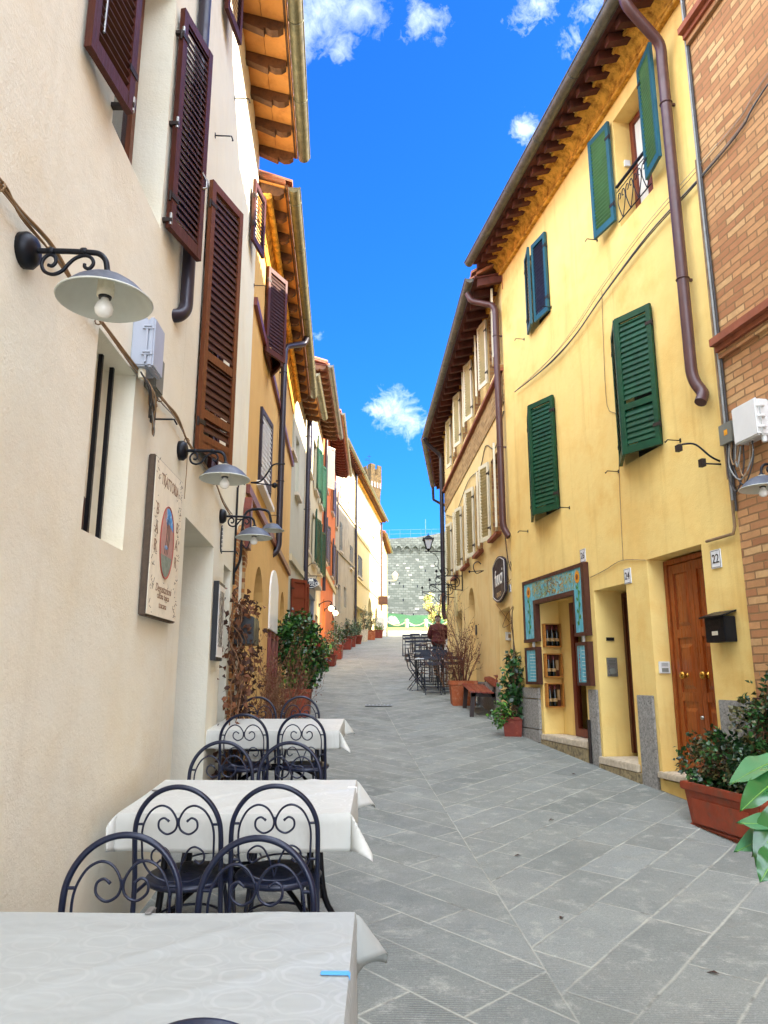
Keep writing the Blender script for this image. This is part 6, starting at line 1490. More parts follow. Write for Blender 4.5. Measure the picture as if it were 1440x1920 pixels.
# dry twig shrub and camellia
twigs('dry_shrub', 'grey brown leafless shrub behind the farthest cafe table', 'shrub', (-1.40, 9.6, gz(9.6) + .1), 30, 1.05, .38, m_twig, [m_leafB, m_twig], thick=.006)
twigs('dry_shrub', 'reddish leafless shrub between the dry shrub and the camellia pot', 'shrub', (-1.45, 11.3, gz(11.3) + .1), 26, 1.15, .3, m_twigred, [m_leafB], thick=.007)
t, T = square_pot('planter', 'large square red terracotta pot holding the camellia', -1.52, 13.6, .46, .46, .46, m_terrared, .86, .06, 0, group=None)
bush('camellia', 'big glossy camellia bush with a few red flowers in a square pot', 'shrub', (-1.56, 13.6, gz(13.6) + .42), [((.0, 0, .35), (.34, .34, .34)), ((.08, 0, .7), (.38, .36, .36)), ((.0, 0, 1.05), (.3, .3, .3)), ((.22, -.05, .5), (.24, .24, .34)), ((.0, 0, 1.28), (.18, .18, .18)), ((.26, 0, .85), (.18, .22, .22)), ((-.22, 0, .8), (.18, .22, .26))], 4600, .085, [m_leafD, m_leafM, m_leafD, m_leafM, m_leafL], 12, clump=18, wid=.7)
for k, (dx, dz) in enumerate(((.2, 1.2), (.3, .8))):
    b = MB(); p = Vector((-1.45 + dx, 13.35, gz(13.6) + .42 + dz))
    for i in range(9): b.leaf(p, rnd(), rnd(), .05, .02, m_flower, .4)
    tag(b.build('camellia_flower', None, p, fixn=False), ['red flower on the street side top of the camellia', 'red flower on the lower street side of the camellia'][k], 'flower')
rows = [  # (px, py of the base, kind, width, height, plant kind, labels)
 (613, 1254, 'r', .2, .34, 'Y', 'round dark terracotta pot with a yellow green plant, nearest past the camellia', 'low yellow green plant in the round dark pot past the camellia'),
 (630, 1249, 's', .62, .36, 'S', 'long dark terracotta planter with bushy shrub by the orange house', 'bushy silver green shrub in the long dark planter by the orange house'),
 (642, 1236, 's', .48, .5, 'D', 'tall dark terracotta pot just beyond the long planter', 'upright green shrub in the tall dark pot beyond the long planter'),
 (659, 1218, 's', .44, .44, 'D', 'square terracotta pot along the worn house, nearest of three', 'dark green shrub in the nearest square pot along the worn house'),
 (667, 1213, 's', .44, .46, 'S', 'square terracotta pot along the worn house, middle of three', 'thin leaved shrub in the middle square pot along the worn house'),
 (675, 1208, 'r', .24, .44, 'S', 'round red pot along the worn house beside the dark downpipe', 'pale shrub in the round red pot beside the dark downpipe'),
 (690, 1203, 's', .5, .62, 'T', 'tall pale stone planter between the far doorways', 'tall dark shrub in the pale stone planter between the far doorways'),
 (704, 1200, 's', .52, .52, 'T', 'square terracotta planter before the arched far doorways', 'round dark shrub in the square planter before the arched far doorways'),
 (718, 1196.5, 's', .55, .46, 'Y', 'last terracotta planter at the end of the left row', 'yellow green shrub in the last planter of the left row')]
for u, v, kd, w, h, pk, l1, l2 in rows:
    g = ground(u, v); x, y = g.x - w / 2, g.y + .2
    m = {'T': m_terra}.get(pk, m_terradark); 
    if 'stone' in l1: m = m_sillstone
    if kd == 'r': round_pot(l1, x, y, w, h, m, G_)
    else: square_pot('planter', l1, x, y, w, w if 'long' not in l1 else 1.0, h, m, .85, .05, 0, group=G_)
    sc_ = w / .45; hh = {'Y': .42, 'S': .75, 'D': .85, 'T': 1.25}[pk]
    mats = {'Y': [m_leafY, m_leafL, m_leafM], 'S': [m_leafS, m_leafM, m_leafS], 'D': [m_leafD, m_leafM, m_leafD], 'T': [m_leafD, m_leafS, m_leafD]}[pk]
    bush('shrub', l2, 'shrub', (x, y, gz(y) + h - .05), [((0, 0, hh * .3), (.26 * sc_, .28, hh * .3)), ((.05, 0, hh * .62), (.24 * sc_, .25, hh * .28)), ((-.02, 0, hh * .9), (.16 * sc_, .16, hh * .18))], 900, .06, mats, 7, 'shrubs in the pots along the left', clump=14, wid=.6)
g = ground(724, 1193.5); x, y = g.x, g.y; b = MB(); z = gz(y)
b.box(x - .55, x + .1, y - .2, y + .2, z + .42, z + .46, m_white)
for q in (-.5, .05): b.box(x + q - .03, x + q + .03, y - .18, y + .18, z - .03, z + .42, m_bistro)
tag(b.build('far_bench', None, (x, y, z)), 'small white topped bench by the last planter of the left row', 'bench')
b = MB(); b.box(x - .62, x - .12, y - .62, y - .58, z + .3, z + 1.1, m_white); b.bar((x - .4, y - .56, z + .9), (x - .4, y - .3, z - .02), .04, .03, m_crate); tag(b.build('sign_board', None, (x - .4, y - .6, z)), 'small white standing board at the last planter of the left row', 'sign')

# ---- signs over the left pavement
p = Vector(L3.P(L3.hit(567, 1100)[0] + .15, 0, 0)); zc = atY(588, 1094, p.y).z; x1 = atY(603, 1094, p.y).x
t = thing('museum_sign', 'oval navy hanging sign with white lettering MUSEO on an iron arm', 'sign', (p.x, p.y, zc))
xc = atY(583, 1094, p.y).x; rx, rz_ = (atY(597, 1094, p.y).x - atY(569.5, 1094, p.y).x) / 2, (atY(583, 1085, p.y).z - atY(583, 1104.5, p.y).z) / 2
b = MB(); e = ell(rx, rz_, xc, zc); b.prism(e, p.y - .025, p.y + .025, m_navy); b.build('oval_panel', t)
b = MB(); b.tube([(xc + rx * .88 * math.cos(PI + PI * i / 16), p.y - .027, zc + rz_ * .84 * math.sin(PI + PI * i / 16)) for i in range(17)], .008, m_lwhite, 5); b.prism([(xc - .07, zc + .05), (xc + .07, zc + .05), (xc + .05, zc + .13), (xc, zc + rz_ * .85), (xc - .05, zc + .13)], p.y - .029, p.y - .025, m_lwhite); b.build('emblem', t)
text('lettering', 'MUSEO', lambda x, y, k: (xc + x, p.y - .026 - k, zc - .02 + y), .15, m_lwhite, t, .006, sx=.85)
zr = atY(583, 1080, p.y).z
b = MB(); b.bar((p.x, p.y, zr), (x1, p.y, zr), .02, .02, m_iron); b.bar((p.x, p.y, zr + .25), (xc - .02, p.y, zr + .02), .012, .012, m_iron)
b.tube(spline([(xc - .17, p.y, zr), (xc - .1, p.y, zr + .22), (xc, p.y, zr + .33), (xc + .1, p.y, zr + .33), (xc + .14, p.y, zr + .27)], 5), .01, m_iron, 6)
for q in (-.15, .15): b.bar((xc + q, p.y, zr), (xc + q * .8, p.y, zc + rz_ * .6), .01, .01, m_iron)
b.build('arm', t)
def globe(u, v, F, lab, first=None):
    s, z = F.hit(u, v)
    o = .42; d = F.hit(u, v, o); pz = d[1]; s = d[0]
    t = thing('globe_lamp', lab, 'lamp', F.P(s, 0, pz), 'lit globe lamps on the orange house')
    b = MB(F.P); b.tube(spline([(s, 0, pz + .1), (s, .15, pz + .2), (s, .32, pz + .24), (s, .42, pz + .2), (s, .42, pz + .13)], 4), .016, m_iron, 6); b.lathe((s, .42, pz + .1), [(.05, 0), (.05, .03), (.02, .06)], m_iron, 10); b.lathe((s, .01, pz + .1), [(.07, 0), (.05, .03)], m_iron, 10, True, 'y'); b.build('arm', t)
    b = MB(F.P); b.lathe((s, .42, pz), [(.0, -.10), (.06, -.082), (.09, -.043), (.10, 0), (.086, .046), (.045, .08)], m_globe, 18, False); b.build('globe', t); return F.P(s, .42, pz)
m_globe = glow('lit_globe', '#ffd9a0', 1.6)
for u, v, lab in ((621, 1140.5, 'lit globe lamp on the orange house, the nearer of two'), (629, 1149, 'lit globe lamp at the far end of the orange house, the farther of two')):
    p = globe(u, v, L3, lab)
    li = bpy.data.lights.new('globe_light', 'POINT'); li.energy = 9; li.color = (1, .72, .38); li.shadow_soft_size = .14
    lo = bpy.data.objects.new('globe_light', li); COL.objects.link(lo); lo.location = p + Vector((.16, -.05, -.2))
s, z = L6.hit(706, 1126); b = MB(L6.P); b.box(s, s + .06, .1, .75, z - .3, z + .3, m_frame); tag(b.build('projecting_sign', None, L6.P(s, 0, z)), 'small square brown sign jutting from the last sunlit house', 'sign')
s, z = L6.hit(716, 1080)
p = atY(741, 1082, 60); z = p.z; t = thing('wall_lantern', 'pale sunlit lantern before the fortress wall', 'lantern', (p.x, 60, z))
b = MB(); c4 = [(p.x + a * .11, 60 + c * .11, z - .25) for a, c in ((-1, -1), (1, -1), (1, 1), (-1, 1))]; d4 = [(p.x + a * .24, 60 + c * .24, z + .2) for a, c in ((-1, -1), (1, -1), (1, 1), (-1, 1))]
b.hexa(c4, d4, m_sillstone); b.add(d4 + [(p.x, 60, z + .5)], [(0, 1, 4), (1, 2, 4), (2, 3, 4), (3, 0, 4)], m_sillstone); b.build('lamp_head', t)
b = MB(); b.bar((p.x, 60, z - .28), (L8.P(6.8, 0, 0).x, L8.P(6.8, 0, 0).y, z - .28), .05, .05, m_sillstone); b.build('arm', t)

# ---- the man standing at the far tables, seen from behind
def man():
    y = 22.9; x = atY(822, 1200, y).x; z = gz(y); t = thing('person', 'man in dark red jacket and dark cap standing with his back turned', 'person', (x, y, z))
    S = .955
    def skin(name, verts, edges, radii, mat, sub=2, root=0):
        me = bpy.data.meshes.new(name); me.from_pydata([(v[0] * S, v[1] * S, v[2] * S) for v in verts], edges, []); o = bpy.data.objects.new(name, me); COL.objects.link(o)
        mo = o.modifiers.new('skin', 'SKIN'); mo.use_smooth_shade = True
        for i, r in enumerate(radii):
            sv = me.skin_vertices[0].data[i]; sv.radius = (r[0] * S, r[1] * S) if isinstance(r, tuple) else (r * S, r * S); sv.use_root = (i == root)
        o.modifiers.new('sub', 'SUBSURF').levels = sub; o.modifiers['sub'].render_levels = sub
        dg = bpy.context.evaluated_depsgraph_get(); m2 = bpy.data.meshes.new_from_object(o.evaluated_get(dg)); bpy.data.objects.remove(o)
        m2.materials.clear(); m2.materials.append(mat); m2.polygons.foreach_set('use_smooth', [True] * len(m2.polygons))
        q = bpy.data.objects.new(name, m2); COL.objects.link(q); q.parent = t; WL[q.name] = WL[t.name]; return q
    m_skin = M('skin', '#c08a6a', .55, var=.06); m_jack = M('dark_red_jacket', '#470e13', .8, var=.18, vs=8, bump=.3); m_trou = M('dark_trousers', '#16151a', .85, var=.15); m_cap = M('dark_cap', '#1c1d22', .85, var=.15); m_hair = M('grey_hair', '#8f8a84', .8, var=.15); m_shoe = M('dark_shoes', '#15110f', .5)
    # one continuous body: pelvis, spine, head, arms with hands, legs
    V = [(0, 0, .93), (0, .01, 1.1), (0, .02, 1.28), (0, .04, 1.43), (0, .08, 1.52), (0, .11, 1.60), (0, .135, 1.68),
         (-.10, .0, .88), (-.11, .02, .5), (-.12, .0, .08), (.10, .0, .88), (.11, .02, .5), (.12, .0, .08),
         (-.20, .03, 1.375), (-.285, .0, 1.15), (-.205, .22, 1.02), (-.17, .29, 1.01), (.20, .03, 1.375), (.285, .0, 1.15), (.205, .22, 1.02), (.17, .29, 1.01), (-.12, .13, .035), (.12, .13, .035)]
    E_ = [(0, 1), (1, 2), (2, 3), (3, 4), (4, 5), (5, 6), (0, 7), (7, 8), (8, 9), (0, 10), (10, 11), (11, 12), (3, 13), (13, 14), (14, 15), (15, 16), (3, 17), (17, 18), (18, 19), (19, 20), (9, 21), (12, 22)]
    Rr = [(.15, .11), (.14, .10), (.16, .11), (.12, .09), (.055, .06), (.075, .09), (.07, .085), .085, .06, .042, .085, .06, .042, .06, .045, .036, .032, .06, .045, .036, .032, .035, .035]
    body = skin('body', V, E_, Rr, m_skin)
    J = [(0, 0, .76), (0, 0, .93), (0, .01, 1.1), (0, .02, 1.27), (0, .035, 1.41), (0, .07, 1.475), (-.20, .03, 1.375), (-.285, .0, 1.15), (-.215, .19, 1.03), (.20, .03, 1.375), (.285, .0, 1.15), (.215, .19, 1.03)]
    skin('jacket', J, [(0, 1), (1, 2), (2, 3), (3, 4), (4, 5), (4, 6), (6, 7), (7, 8), (4, 9), (9, 10), (10, 11)], [(.235, .17), (.235, .17), (.22, .165), (.235, .165), (.19, .13), (.085, .085), .105, .092, .06, .105, .092, .06], m_jack, root=2)
    skin('trousers', [(0, 0, .93), (-.10, 0, .85), (-.11, .02, .5), (-.12, .0, .07), (.10, 0, .85), (.11, .02, .5), (.12, .0, .07)], [(0, 1), (1, 2), (2, 3), (0, 4), (4, 5), (5, 6)], [(.16, .13), .105, .08, .07, .105, .08, .07], m_trou)
    for k in (-1, 1): skin('shoe', [(k * .12, -.03, .045), (k * .12, .07, .045), (k * .125, .16, .035)], [(0, 1), (1, 2)], [.048, .048, .038], m_shoe)
    P_ = lambda a, b_, c: Vector((x + a * S, y + b_ * S, z + c * S))
    for k in (-1, 1):                                          # five fingers and a thumb on each hand
        for i in range(4): 
            L = (.055, .065, .06, .048)[i]; q = (k * (.185 - i * .019), .315, 1.005); skin('finger', [q, (q[0] - k * .004, q[1] + L * .6, q[2] - .004), (q[0] - k * .006, q[1] + L, q[2] - .025)], [(0, 1), (1, 2)], [.0095, .009, .007], m_skin, 1)
        q = (k * .15, .295, 1.0); skin('thumb', [q, (q[0] - k * .03, q[1] + .03, q[2]), (q[0] - k * .035, q[1] + .06, q[2] - .01)], [(0, 1), (1, 2)], [.011, .010, .008], m_skin, 1)
    def face(u, v):
        th, ph = u * 2 * PI, v * PI; return (0, 0, 0)
    b = MB(P_)
    for k in (-1, 1): b.lathe((k * .082, .115, 1.635), [(.004, -.008), (.02, 0), (.004, .01)], m_skin, 10, False, 'x')
    b.tube(spline([(0, .215, 1.655), (0, .235, 1.63), (0, .24, 1.612), (0, .222, 1.605)], 3), .012, m_skin, 6)
    b.build('ear_and_nose', t)
    b = MB(P_)
    for k in (-1, 1): b.lathe((k * .03, .208, 1.655), [(.0, -.006), (.009, 0), (.0, .006)], m_cap, 8, False)
    b.tube([(-.025, .215, 1.58), (0, .222, 1.578), (.025, .215, 1.58)], .004, m_jack, 5); b.build('eyes_and_mouth', t)
    b = MB(P_); b.grid(lambda u, v: (.094 * math.cos(u * 2 * PI) * math.sin(.5 + v * 1.45), .118 + .118 * math.sin(u * 2 * PI) * math.sin(.5 + v * 1.45) - .02, 1.655 + .10 * math.cos(.5 + v * 1.45) - (.05 if math.sin(u * 2 * PI) < -.2 else .0) * v), 20, 6, m_hair); b.build('hair', t)
    b = MB(P_); b.lathe((0, .115, 1.675), [(.098, 0), (.104, .025), (.1, .06), (.07, .082), (.0, .09)], m_cap, 22, False); b.hexa([(-.07, .2, 1.672), (.07, .2, 1.672), (.05, .275, 1.66), (-.05, .275, 1.66)], [(-.07, .2, 1.69), (.07, .2, 1.69), (.05, .275, 1.668), (-.05, .275, 1.668)], m_cap); b.build('cap', t)
man()
# ================================================================ GROUND
def paving():
    m = bpy.data.materials.new('stone_paving'); t = NT(m); p = t.pos(); sp = t.n('ShaderNodeSeparateXYZ'); t.l(p, sp.inputs[0]); X, Y = sp.outputs[0], sp.outputs[1]
    # ragged seam down the street, courses running away from it in a chevron
    a = t.math('SUBTRACT', X, t.math('MULTIPLY_ADD', Y, -.071, 1.05)); side = t.math('GREATER_THAN', a, 0.0); aa = t.math('ABSOLUTE', a)
    co, si = math.cos(math.radians(49)), math.sin(math.radians(49)); h = .325
    al = t.math('ADD', t.math('MULTIPLY', aa, co), t.math('MULTIPLY', Y, si)); ac = t.math('ADD', t.math('MULTIPLY', aa, -si), t.math('MULTIPLY', Y, co))
    ac = t.math('ADD', ac, t.math('MULTIPLY', side, .17)); ac = t.math('ADD', ac, t.math('MULTIPLY', t.math('SUBTRACT', t.noise(p, 1.4, 2), .5), .03))
    r = t.math('DIVIDE', ac, h); row = t.math('FLOOR', r)
    def wn(*c):
        cb = t.n('ShaderNodeCombineXYZ')
        for i, k in enumerate(c):
            if isinstance(k, (int, float)): cb.inputs[i].default_value = k
            else: t.l(k, cb.inputs[i])
        w = t.n('ShaderNodeTexWhiteNoise', noise_dimensions='3D'); t.l(cb.outputs[0], w.inputs[0]); return w.outputs['Value']
    L = t.math('MULTIPLY_ADD', wn(row, side, 3.0), .5, .75)
    u = t.math('ADD', t.math('DIVIDE', al, L), t.math('MULTIPLY', wn(row, side, 9.0), 7.0)); cell = t.math('FLOOR', u)
    fr = t.math('FRACT', r); fu = t.math('FRACT', u)
    e1 = t.math('MULTIPLY', t.math('MINIMUM', fr, t.math('SUBTRACT', 1.0, fr)), h); e2 = t.math('MULTIPLY', t.math('MINIMUM', fu, t.math('SUBTRACT', 1.0, fu)), L)
    edge = t.math('MINIMUM', e1, t.math('MINIMUM', e2, t.math('ADD', aa, .002)))
    edge = t.math('ADD', edge, t.math('MULTIPLY', t.math('SUBTRACT', t.noise(p, 22, 4, .7), .5), .010))
    mort = t.ramp(edge, [(.002, 1.0), (.0105, 0.0)])
    rnd_ = wn(row, cell, side); rnd2 = wn(cell, row, 5.0)
    c = t.mix(rnd_, C('#787d78'), C('#989d98')); c = t.mix(t.math('MULTIPLY', rnd2, .45), c, C('#888c81'))
    c = t.mix(t.ramp(t.noise(p, 1.1, 5, .6), [(.35, 0.0), (.7, .5)]), c, C('#a0a095'))
    c = t.mix(t.ramp(t.noise(p, 6.5, 6, .7), [(.54, 0.0), (.66, .7)]), c, C('#b6b6aa'))
    c = t.mix(t.ramp(t.noise(p, 19, 5, .7), [(.6, 0.0), (.7, .35)]), c, C('#5b5f5b'))
    c = t.mix(t.ramp(t.noise(p, 150, 3, .7), [(.3, 0.0), (.72, .6)]), c, C('#4a4e4e'))
    c = t.mix(t.ramp(t.noise(p, 60, 4, .75), [(.55, 0.0), (.7, .4)]), c, C('#b3b4aa'))
    # chisel strokes cut across the slabs, worn away in places
    ph = t.math('MULTIPLY', t.math('ADD', t.math('ADD', Y, t.math('MULTIPLY', X, t.math('MULTIPLY_ADD', rnd2, .12, -.06))), t.math('MULTIPLY', t.noise(p, 5, 3), .02)), 2 * PI / .019)
    ch = t.math('MULTIPLY', t.math('SINE', ph), t.ramp(t.noise(p, 2.3, 4, .6), [(.38, 0.0), (.62, 1.0)]))
    ch = t.math('MULTIPLY', ch, t.math('MULTIPLY_ADD', t.math('SUBTRACT', 1.0, side), .4, .6))
    c = t.mix(t.math('MULTIPLY', t.math('MAXIMUM', t.math('MULTIPLY', ch, -1.0), 0.0), .62), c, C('#4d5150'))
    mcol = t.mix(t.noise(p, 3, 4), C('#8f8f82'), C('#c2c1b4')); mcol = t.mix(t.ramp(t.noise(p, 4.3, 4, .7), [(.55, 0.0), (.66, .8)]), mcol, C('#4c4c46')); mk = t.math('MULTIPLY', mort, t.ramp(t.noise(p, 1.7, 4, .6), [(.32, .35), (.6, .95)]))
    c = t.mix(mk, c, mcol)
    hgt = t.math('ADD', t.math('MULTIPLY', ch, .22), t.math('SUBTRACT', t.math('MULTIPLY', t.noise(p, 38, 5, .7), .5), t.math('MULTIPLY', mort, .5)))
    n1 = t.bump(hgt, .7, .01); n2 = t.bump(t.noise(p, 1.3, 3), .3, .06, n1)
    t.out(c, t.ramp(t.noise(p, 5, 4), [(.3, .55), (.7, .8)]), 0, n2, .4); return m
m_pave = paving()
b = MB(); ys = [-45, -20, -8] + [-4 + i * .5 for i in range(0, 150)] + [72, 75, 100, 200, 399]
xs = [-300, -60, -20, -8, -4, -2, -1, 0, 1, 2, 3, 4, 6, 10, 20, 60, 300]
nx = len(xs)
b.add([(x, y, gz(y)) for y in ys for x in xs], [(j * nx + i, j * nx + i + 1, (j + 1) * nx + i + 1, (j + 1) * nx + i) for j in range(len(ys) - 1) for i in range(nx - 1)], m_pave, True)
tag(b.build('street', None, (0, 0, 0)), kind='structure')
# drain grate
g = ground(710, 1324); b = MB(); z = g.z + .006
m_grate = M('grate_iron', '#8d9090', .6, .3, var=.15)
b.box(g.x - .26, g.x + .26, g.y - .13, g.y - .10, z, z + .008, m_grate); b.box(g.x - .26, g.x + .26, g.y + .10, g.y + .13, z + .016, z + .026, m_grate); b.box(g.x - .25, g.x + .25, g.y - .1, g.y + .1, z - .004, z - .001, m_ink)
for i in range(8): b.bar((g.x - .25 + i * .0714, g.y - .11, z + .004), (g.x - .25 + i * .0714, g.y + .11, z + .02), .03, .006, m_grate)
tag(b.build('drain_grate', None, g), 'iron drain grate set in the paving in mid street', 'drain')
# dry leaves and bits lying on the stones
for k, (u, v) in enumerate(((1072, 1452), (1015, 1394), (1040, 1538), (1350, 1500 + 330), (978, 1606), (1050, 1725))):
    g = ground(u, v); b = MB(); a = R.uniform(0, 6); d = Vector((math.cos(a), math.sin(a), .05)); b.leaf(g + Vector((0, 0, .006)), d, Vector((0, 0, 1)), R.uniform(.05, .09), .012, m_leafB2, .6)
    tag(b.build('fallen_leaf', None, g, fixn=False), 'small dry leaf or twig lying on the grey paving', 'leaf', 'dry leaves on the paving')

# ================================================================ FORTRESS END OF THE STREET
FY = 76.0
FW = Facade((-14, FY), (34, FY + 2), 'R'); FW.n = (.0416, -.9991)
def fortstone(name, c1, c2, c3, F):
    m = bricks(name, F, c1, c2, c3, '#66655a', .48, .24, .03, 1.2, .16, .95); return m
m_fort = fortstone('fortress_stone', '#6f6e62', '#7d7b6e', '#8c897b', FW)
ft = thing('fortress_wall', 'tall grey stone fortress wall closing the end of the street', 'wall', (2, FY, 5))
b = MB(FW.P); zt = 15.7
prof = [(-2, 15.4), (14.2, 15.55), (17.5, 15.75), (20.5, 16.3), (23, 16.6), (50, 16.8)]
for (s0, a0), (s1, a1) in zip(prof, prof[1:]):
    b.hexa([(s0, 0, 3), (s1, 0, 3), (s1, -3, 3), (s0, -3, 3)], [(s0, 0, 14.0), (s1, 0, 14.0), (s1, -3, 14.0), (s0, -3, 14.0)], m_fort)
    b.hexa([(s0, .32, 14.9), (s1, .32, 14.9), (s1, -3, 14.9), (s0, -3, 14.9)], [(s0, .32, a0), (s1, .32, a1), (s1, -3, a1), (s0, -3, a0)], m_fort)
b.box(-2, 50, -3, .0, 14.001, 14.899, m_fort); b.build('masonry', ft)
b = MB(FW.P); s = 10.0
while s < 26:                                                  # little corbel arches under the parapet
    N = 8; r = .36
    pts = [(s + r - r * math.cos(PI * i / N), 14.25 + r * 1.5 * math.sin(PI * i / N)) for i in range(N + 1)]
    for (x0, y0), (x1, y1) in zip(pts, pts[1:]): b.hexa([(x0, .002, y0), (x1, .002, y1), (x1, .002, 14.898), (x0, .002, 14.898)], [(x0, .30, y0), (x1, .30, y1), (x1, .30, 14.898), (x0, .30, 14.898)], m_fort)
    b.hexa([(s + 2 * r, .002, 14.0), (s + .86, .002, 14.0), (s + .86, .002, 14.898), (s + 2 * r, .002, 14.898)], [(s + 2 * r, .10, 14.1), (s + .86, .10, 14.1), (s + .86, .30, 14.898), (s + 2 * r, .30, 14.898)], m_fort)
    s += .86
b.build('corbel_arch', ft)
b = MB(FW.P)
for i in range(46):                                            # putlog holes and pale patch stones
    s = R.uniform(13.5, 22); z = R.uniform(7.5, 13.6); w = R.uniform(.06, .2)
    if i % 3: b.box(s, s + w * 2.2, .003, .02, z, z + w, m_sillstone)
    else: b.box(s, s + .14, .003, .012, z, z + .26, m_ink)
b.build('patch_stone', ft)
b = MB(FW.P); m_rail = M('pale_blue_rail', '#5b7488', .5, .3, var=.05)
for s in [13.5 + i * 1.1 for i in range(8)]: b.bar((s, -.2, 15.5), (s, -.2, 16.55), .03, .03, m_rail)
b.bar((13.5, -.2, 16.55), (21.2, -.2, 16.75), .03, .03, m_rail); b.bar((13.5, -.2, 16.1), (21.2, -.2, 16.35), .03, .03, m_rail); b.build('railing', ft)
cx, cy = 8.5, 78.0; b = MB(); b.lathe((cx, cy, 15.0), [(.9, -1.2), (1.5, .0), (2.1, .9), (2.25, 1.0), (2.25, 1.5), (0, 1.5)], m_fort, 28); b.build('round_platform', ft)
b = MB()
for k in range(22): a = 2 * PI * k / 22; b.bar((cx + 2.1 * math.cos(a), cy + 2.1 * math.sin(a), 16.5), (cx + 2.15 * math.cos(a), cy + 2.15 * math.sin(a), 18.8), .05, .05, m_rail)
for z in (17.1, 17.7, 18.3, 18.8): b.tube([(cx + 2.13 * math.cos(2 * PI * k / 28), cy + 2.13 * math.sin(2 * PI * k / 28), z) for k in range(28)], .03, m_rail, 5, True)
b.build('platform_railing', ft)
b = MB(); p = atY(798, 1003, 77); b.tube([p, p + Vector((0, 0, 1.7))], .03, m_rail, 5); b.build('aerial', ft)
# tower beyond
TY = 130.0
A, B_, C_ = atY(680, 900, TY + 3.0), atY(695, 900, TY), atY(715.5, 900, TY + 2.4); D_ = A + C_ - B_
cen = (A + C_) / 2; zt = atY(690, 888, TY).z; zm = atY(690, 868, TY).z; zc = atY(700, 925, TY).z; zc1 = atY(700, 905, TY).z
FT1 = Facade((A.x, A.y), (B_.x, B_.y), 'R'); FT2 = Facade((B_.x, B_.y), (C_.x, C_.y), 'R')
m_tow = bricks('tower_stone', FT2, '#4a3b24', '#5c4728', '#6e5834', '#3d3222', .3, .16, .02, 1.0, .08)
tw = thing('fortress_tower', 'battlemented square stone tower rising above the sunlit roofs', 'tower', (cen.x, cen.y, 6))
def sq(k, z): return [tuple((Vector((q.x, q.y, 0)) - Vector((cen.x, cen.y, 0))) * k + Vector((cen.x, cen.y, z))) for q in (A, B_, C_, D_)]
b = MB(); b.hexa(sq(.86, 4), sq(.86, zc), m_tow); b.hexa(sq(1, zc1), sq(1, zt), m_tow); b.hexa(sq(.87, zc), sq(.98, zc1), m_tow); b.build('shaft', tw)
b = MB()
Q = [Vector(q) for q in sq(1.0, zt)]; 
def mer(i, f0, f1, th=.28):
    p, q = Q[i], Q[(i + 1) % 4]; n = Vector((cen.x, cen.y, zt)) - (p + q) / 2; n.z = 0; n.normalize(); a, c = p.lerp(q, f0), p.lerp(q, f1)
    b.hexa([a, c, c + n * th, a + n * th], [a + Vector((0, 0, zm - zt)), c + Vector((0, 0, zm - zt)), c + n * th + Vector((0, 0, zm - zt)), a + n * th + Vector((0, 0, zm - zt))], m_tow)
for i in range(4): mer(i, .02, .40); mer(i, .60, .98)
b.build('merlon', tw)
b = MB()
for i, k in ((0, 3), (1, 4)):
    p, q = Q[i], Q[i + 1]; n = (p + q) / 2 - Vector((cen.x, cen.y, zt)); n.z = 0; n.normalize()
    for j in range(k):
        c = p.lerp(q, (j + .5) / k) + n * .01; w = (q - p).length / k * .28; d = (q - p).normalized(); h0, h1 = zc1 - zt - .6, zc1 - zt + .45
        pts = [c + d * -w + Vector((0, 0, h0)), c + d * w + Vector((0, 0, h0))] + [c + d * w * math.cos(PI * s / 6) + Vector((0, 0, h1 - w + w * math.sin(PI * s / 6))) for s in range(7)]
        b.add(pts, [list(range(len(pts)))], m_doordark)
b.build('machicolation', tw)
b = MB(); p = Vector(atY(692, 868, TY + 1)); b.bar(p, p + Vector((0, 0, 1.6)), .06, .06, m_iron); b.bar(p + Vector((-.35, 0, 1.2)), p + Vector((.35, 0, 1.2)), .05, .05, m_iron); b.bar(p + Vector((-.8, 0, .5)), p + Vector((0, 0, .5)), .05, .05, m_iron); b.bar(p + Vector((-.8, 0, .75)), p + Vector((-.3, 0, .75)), .05, .05, m_iron); b.build('weather_vane', tw)
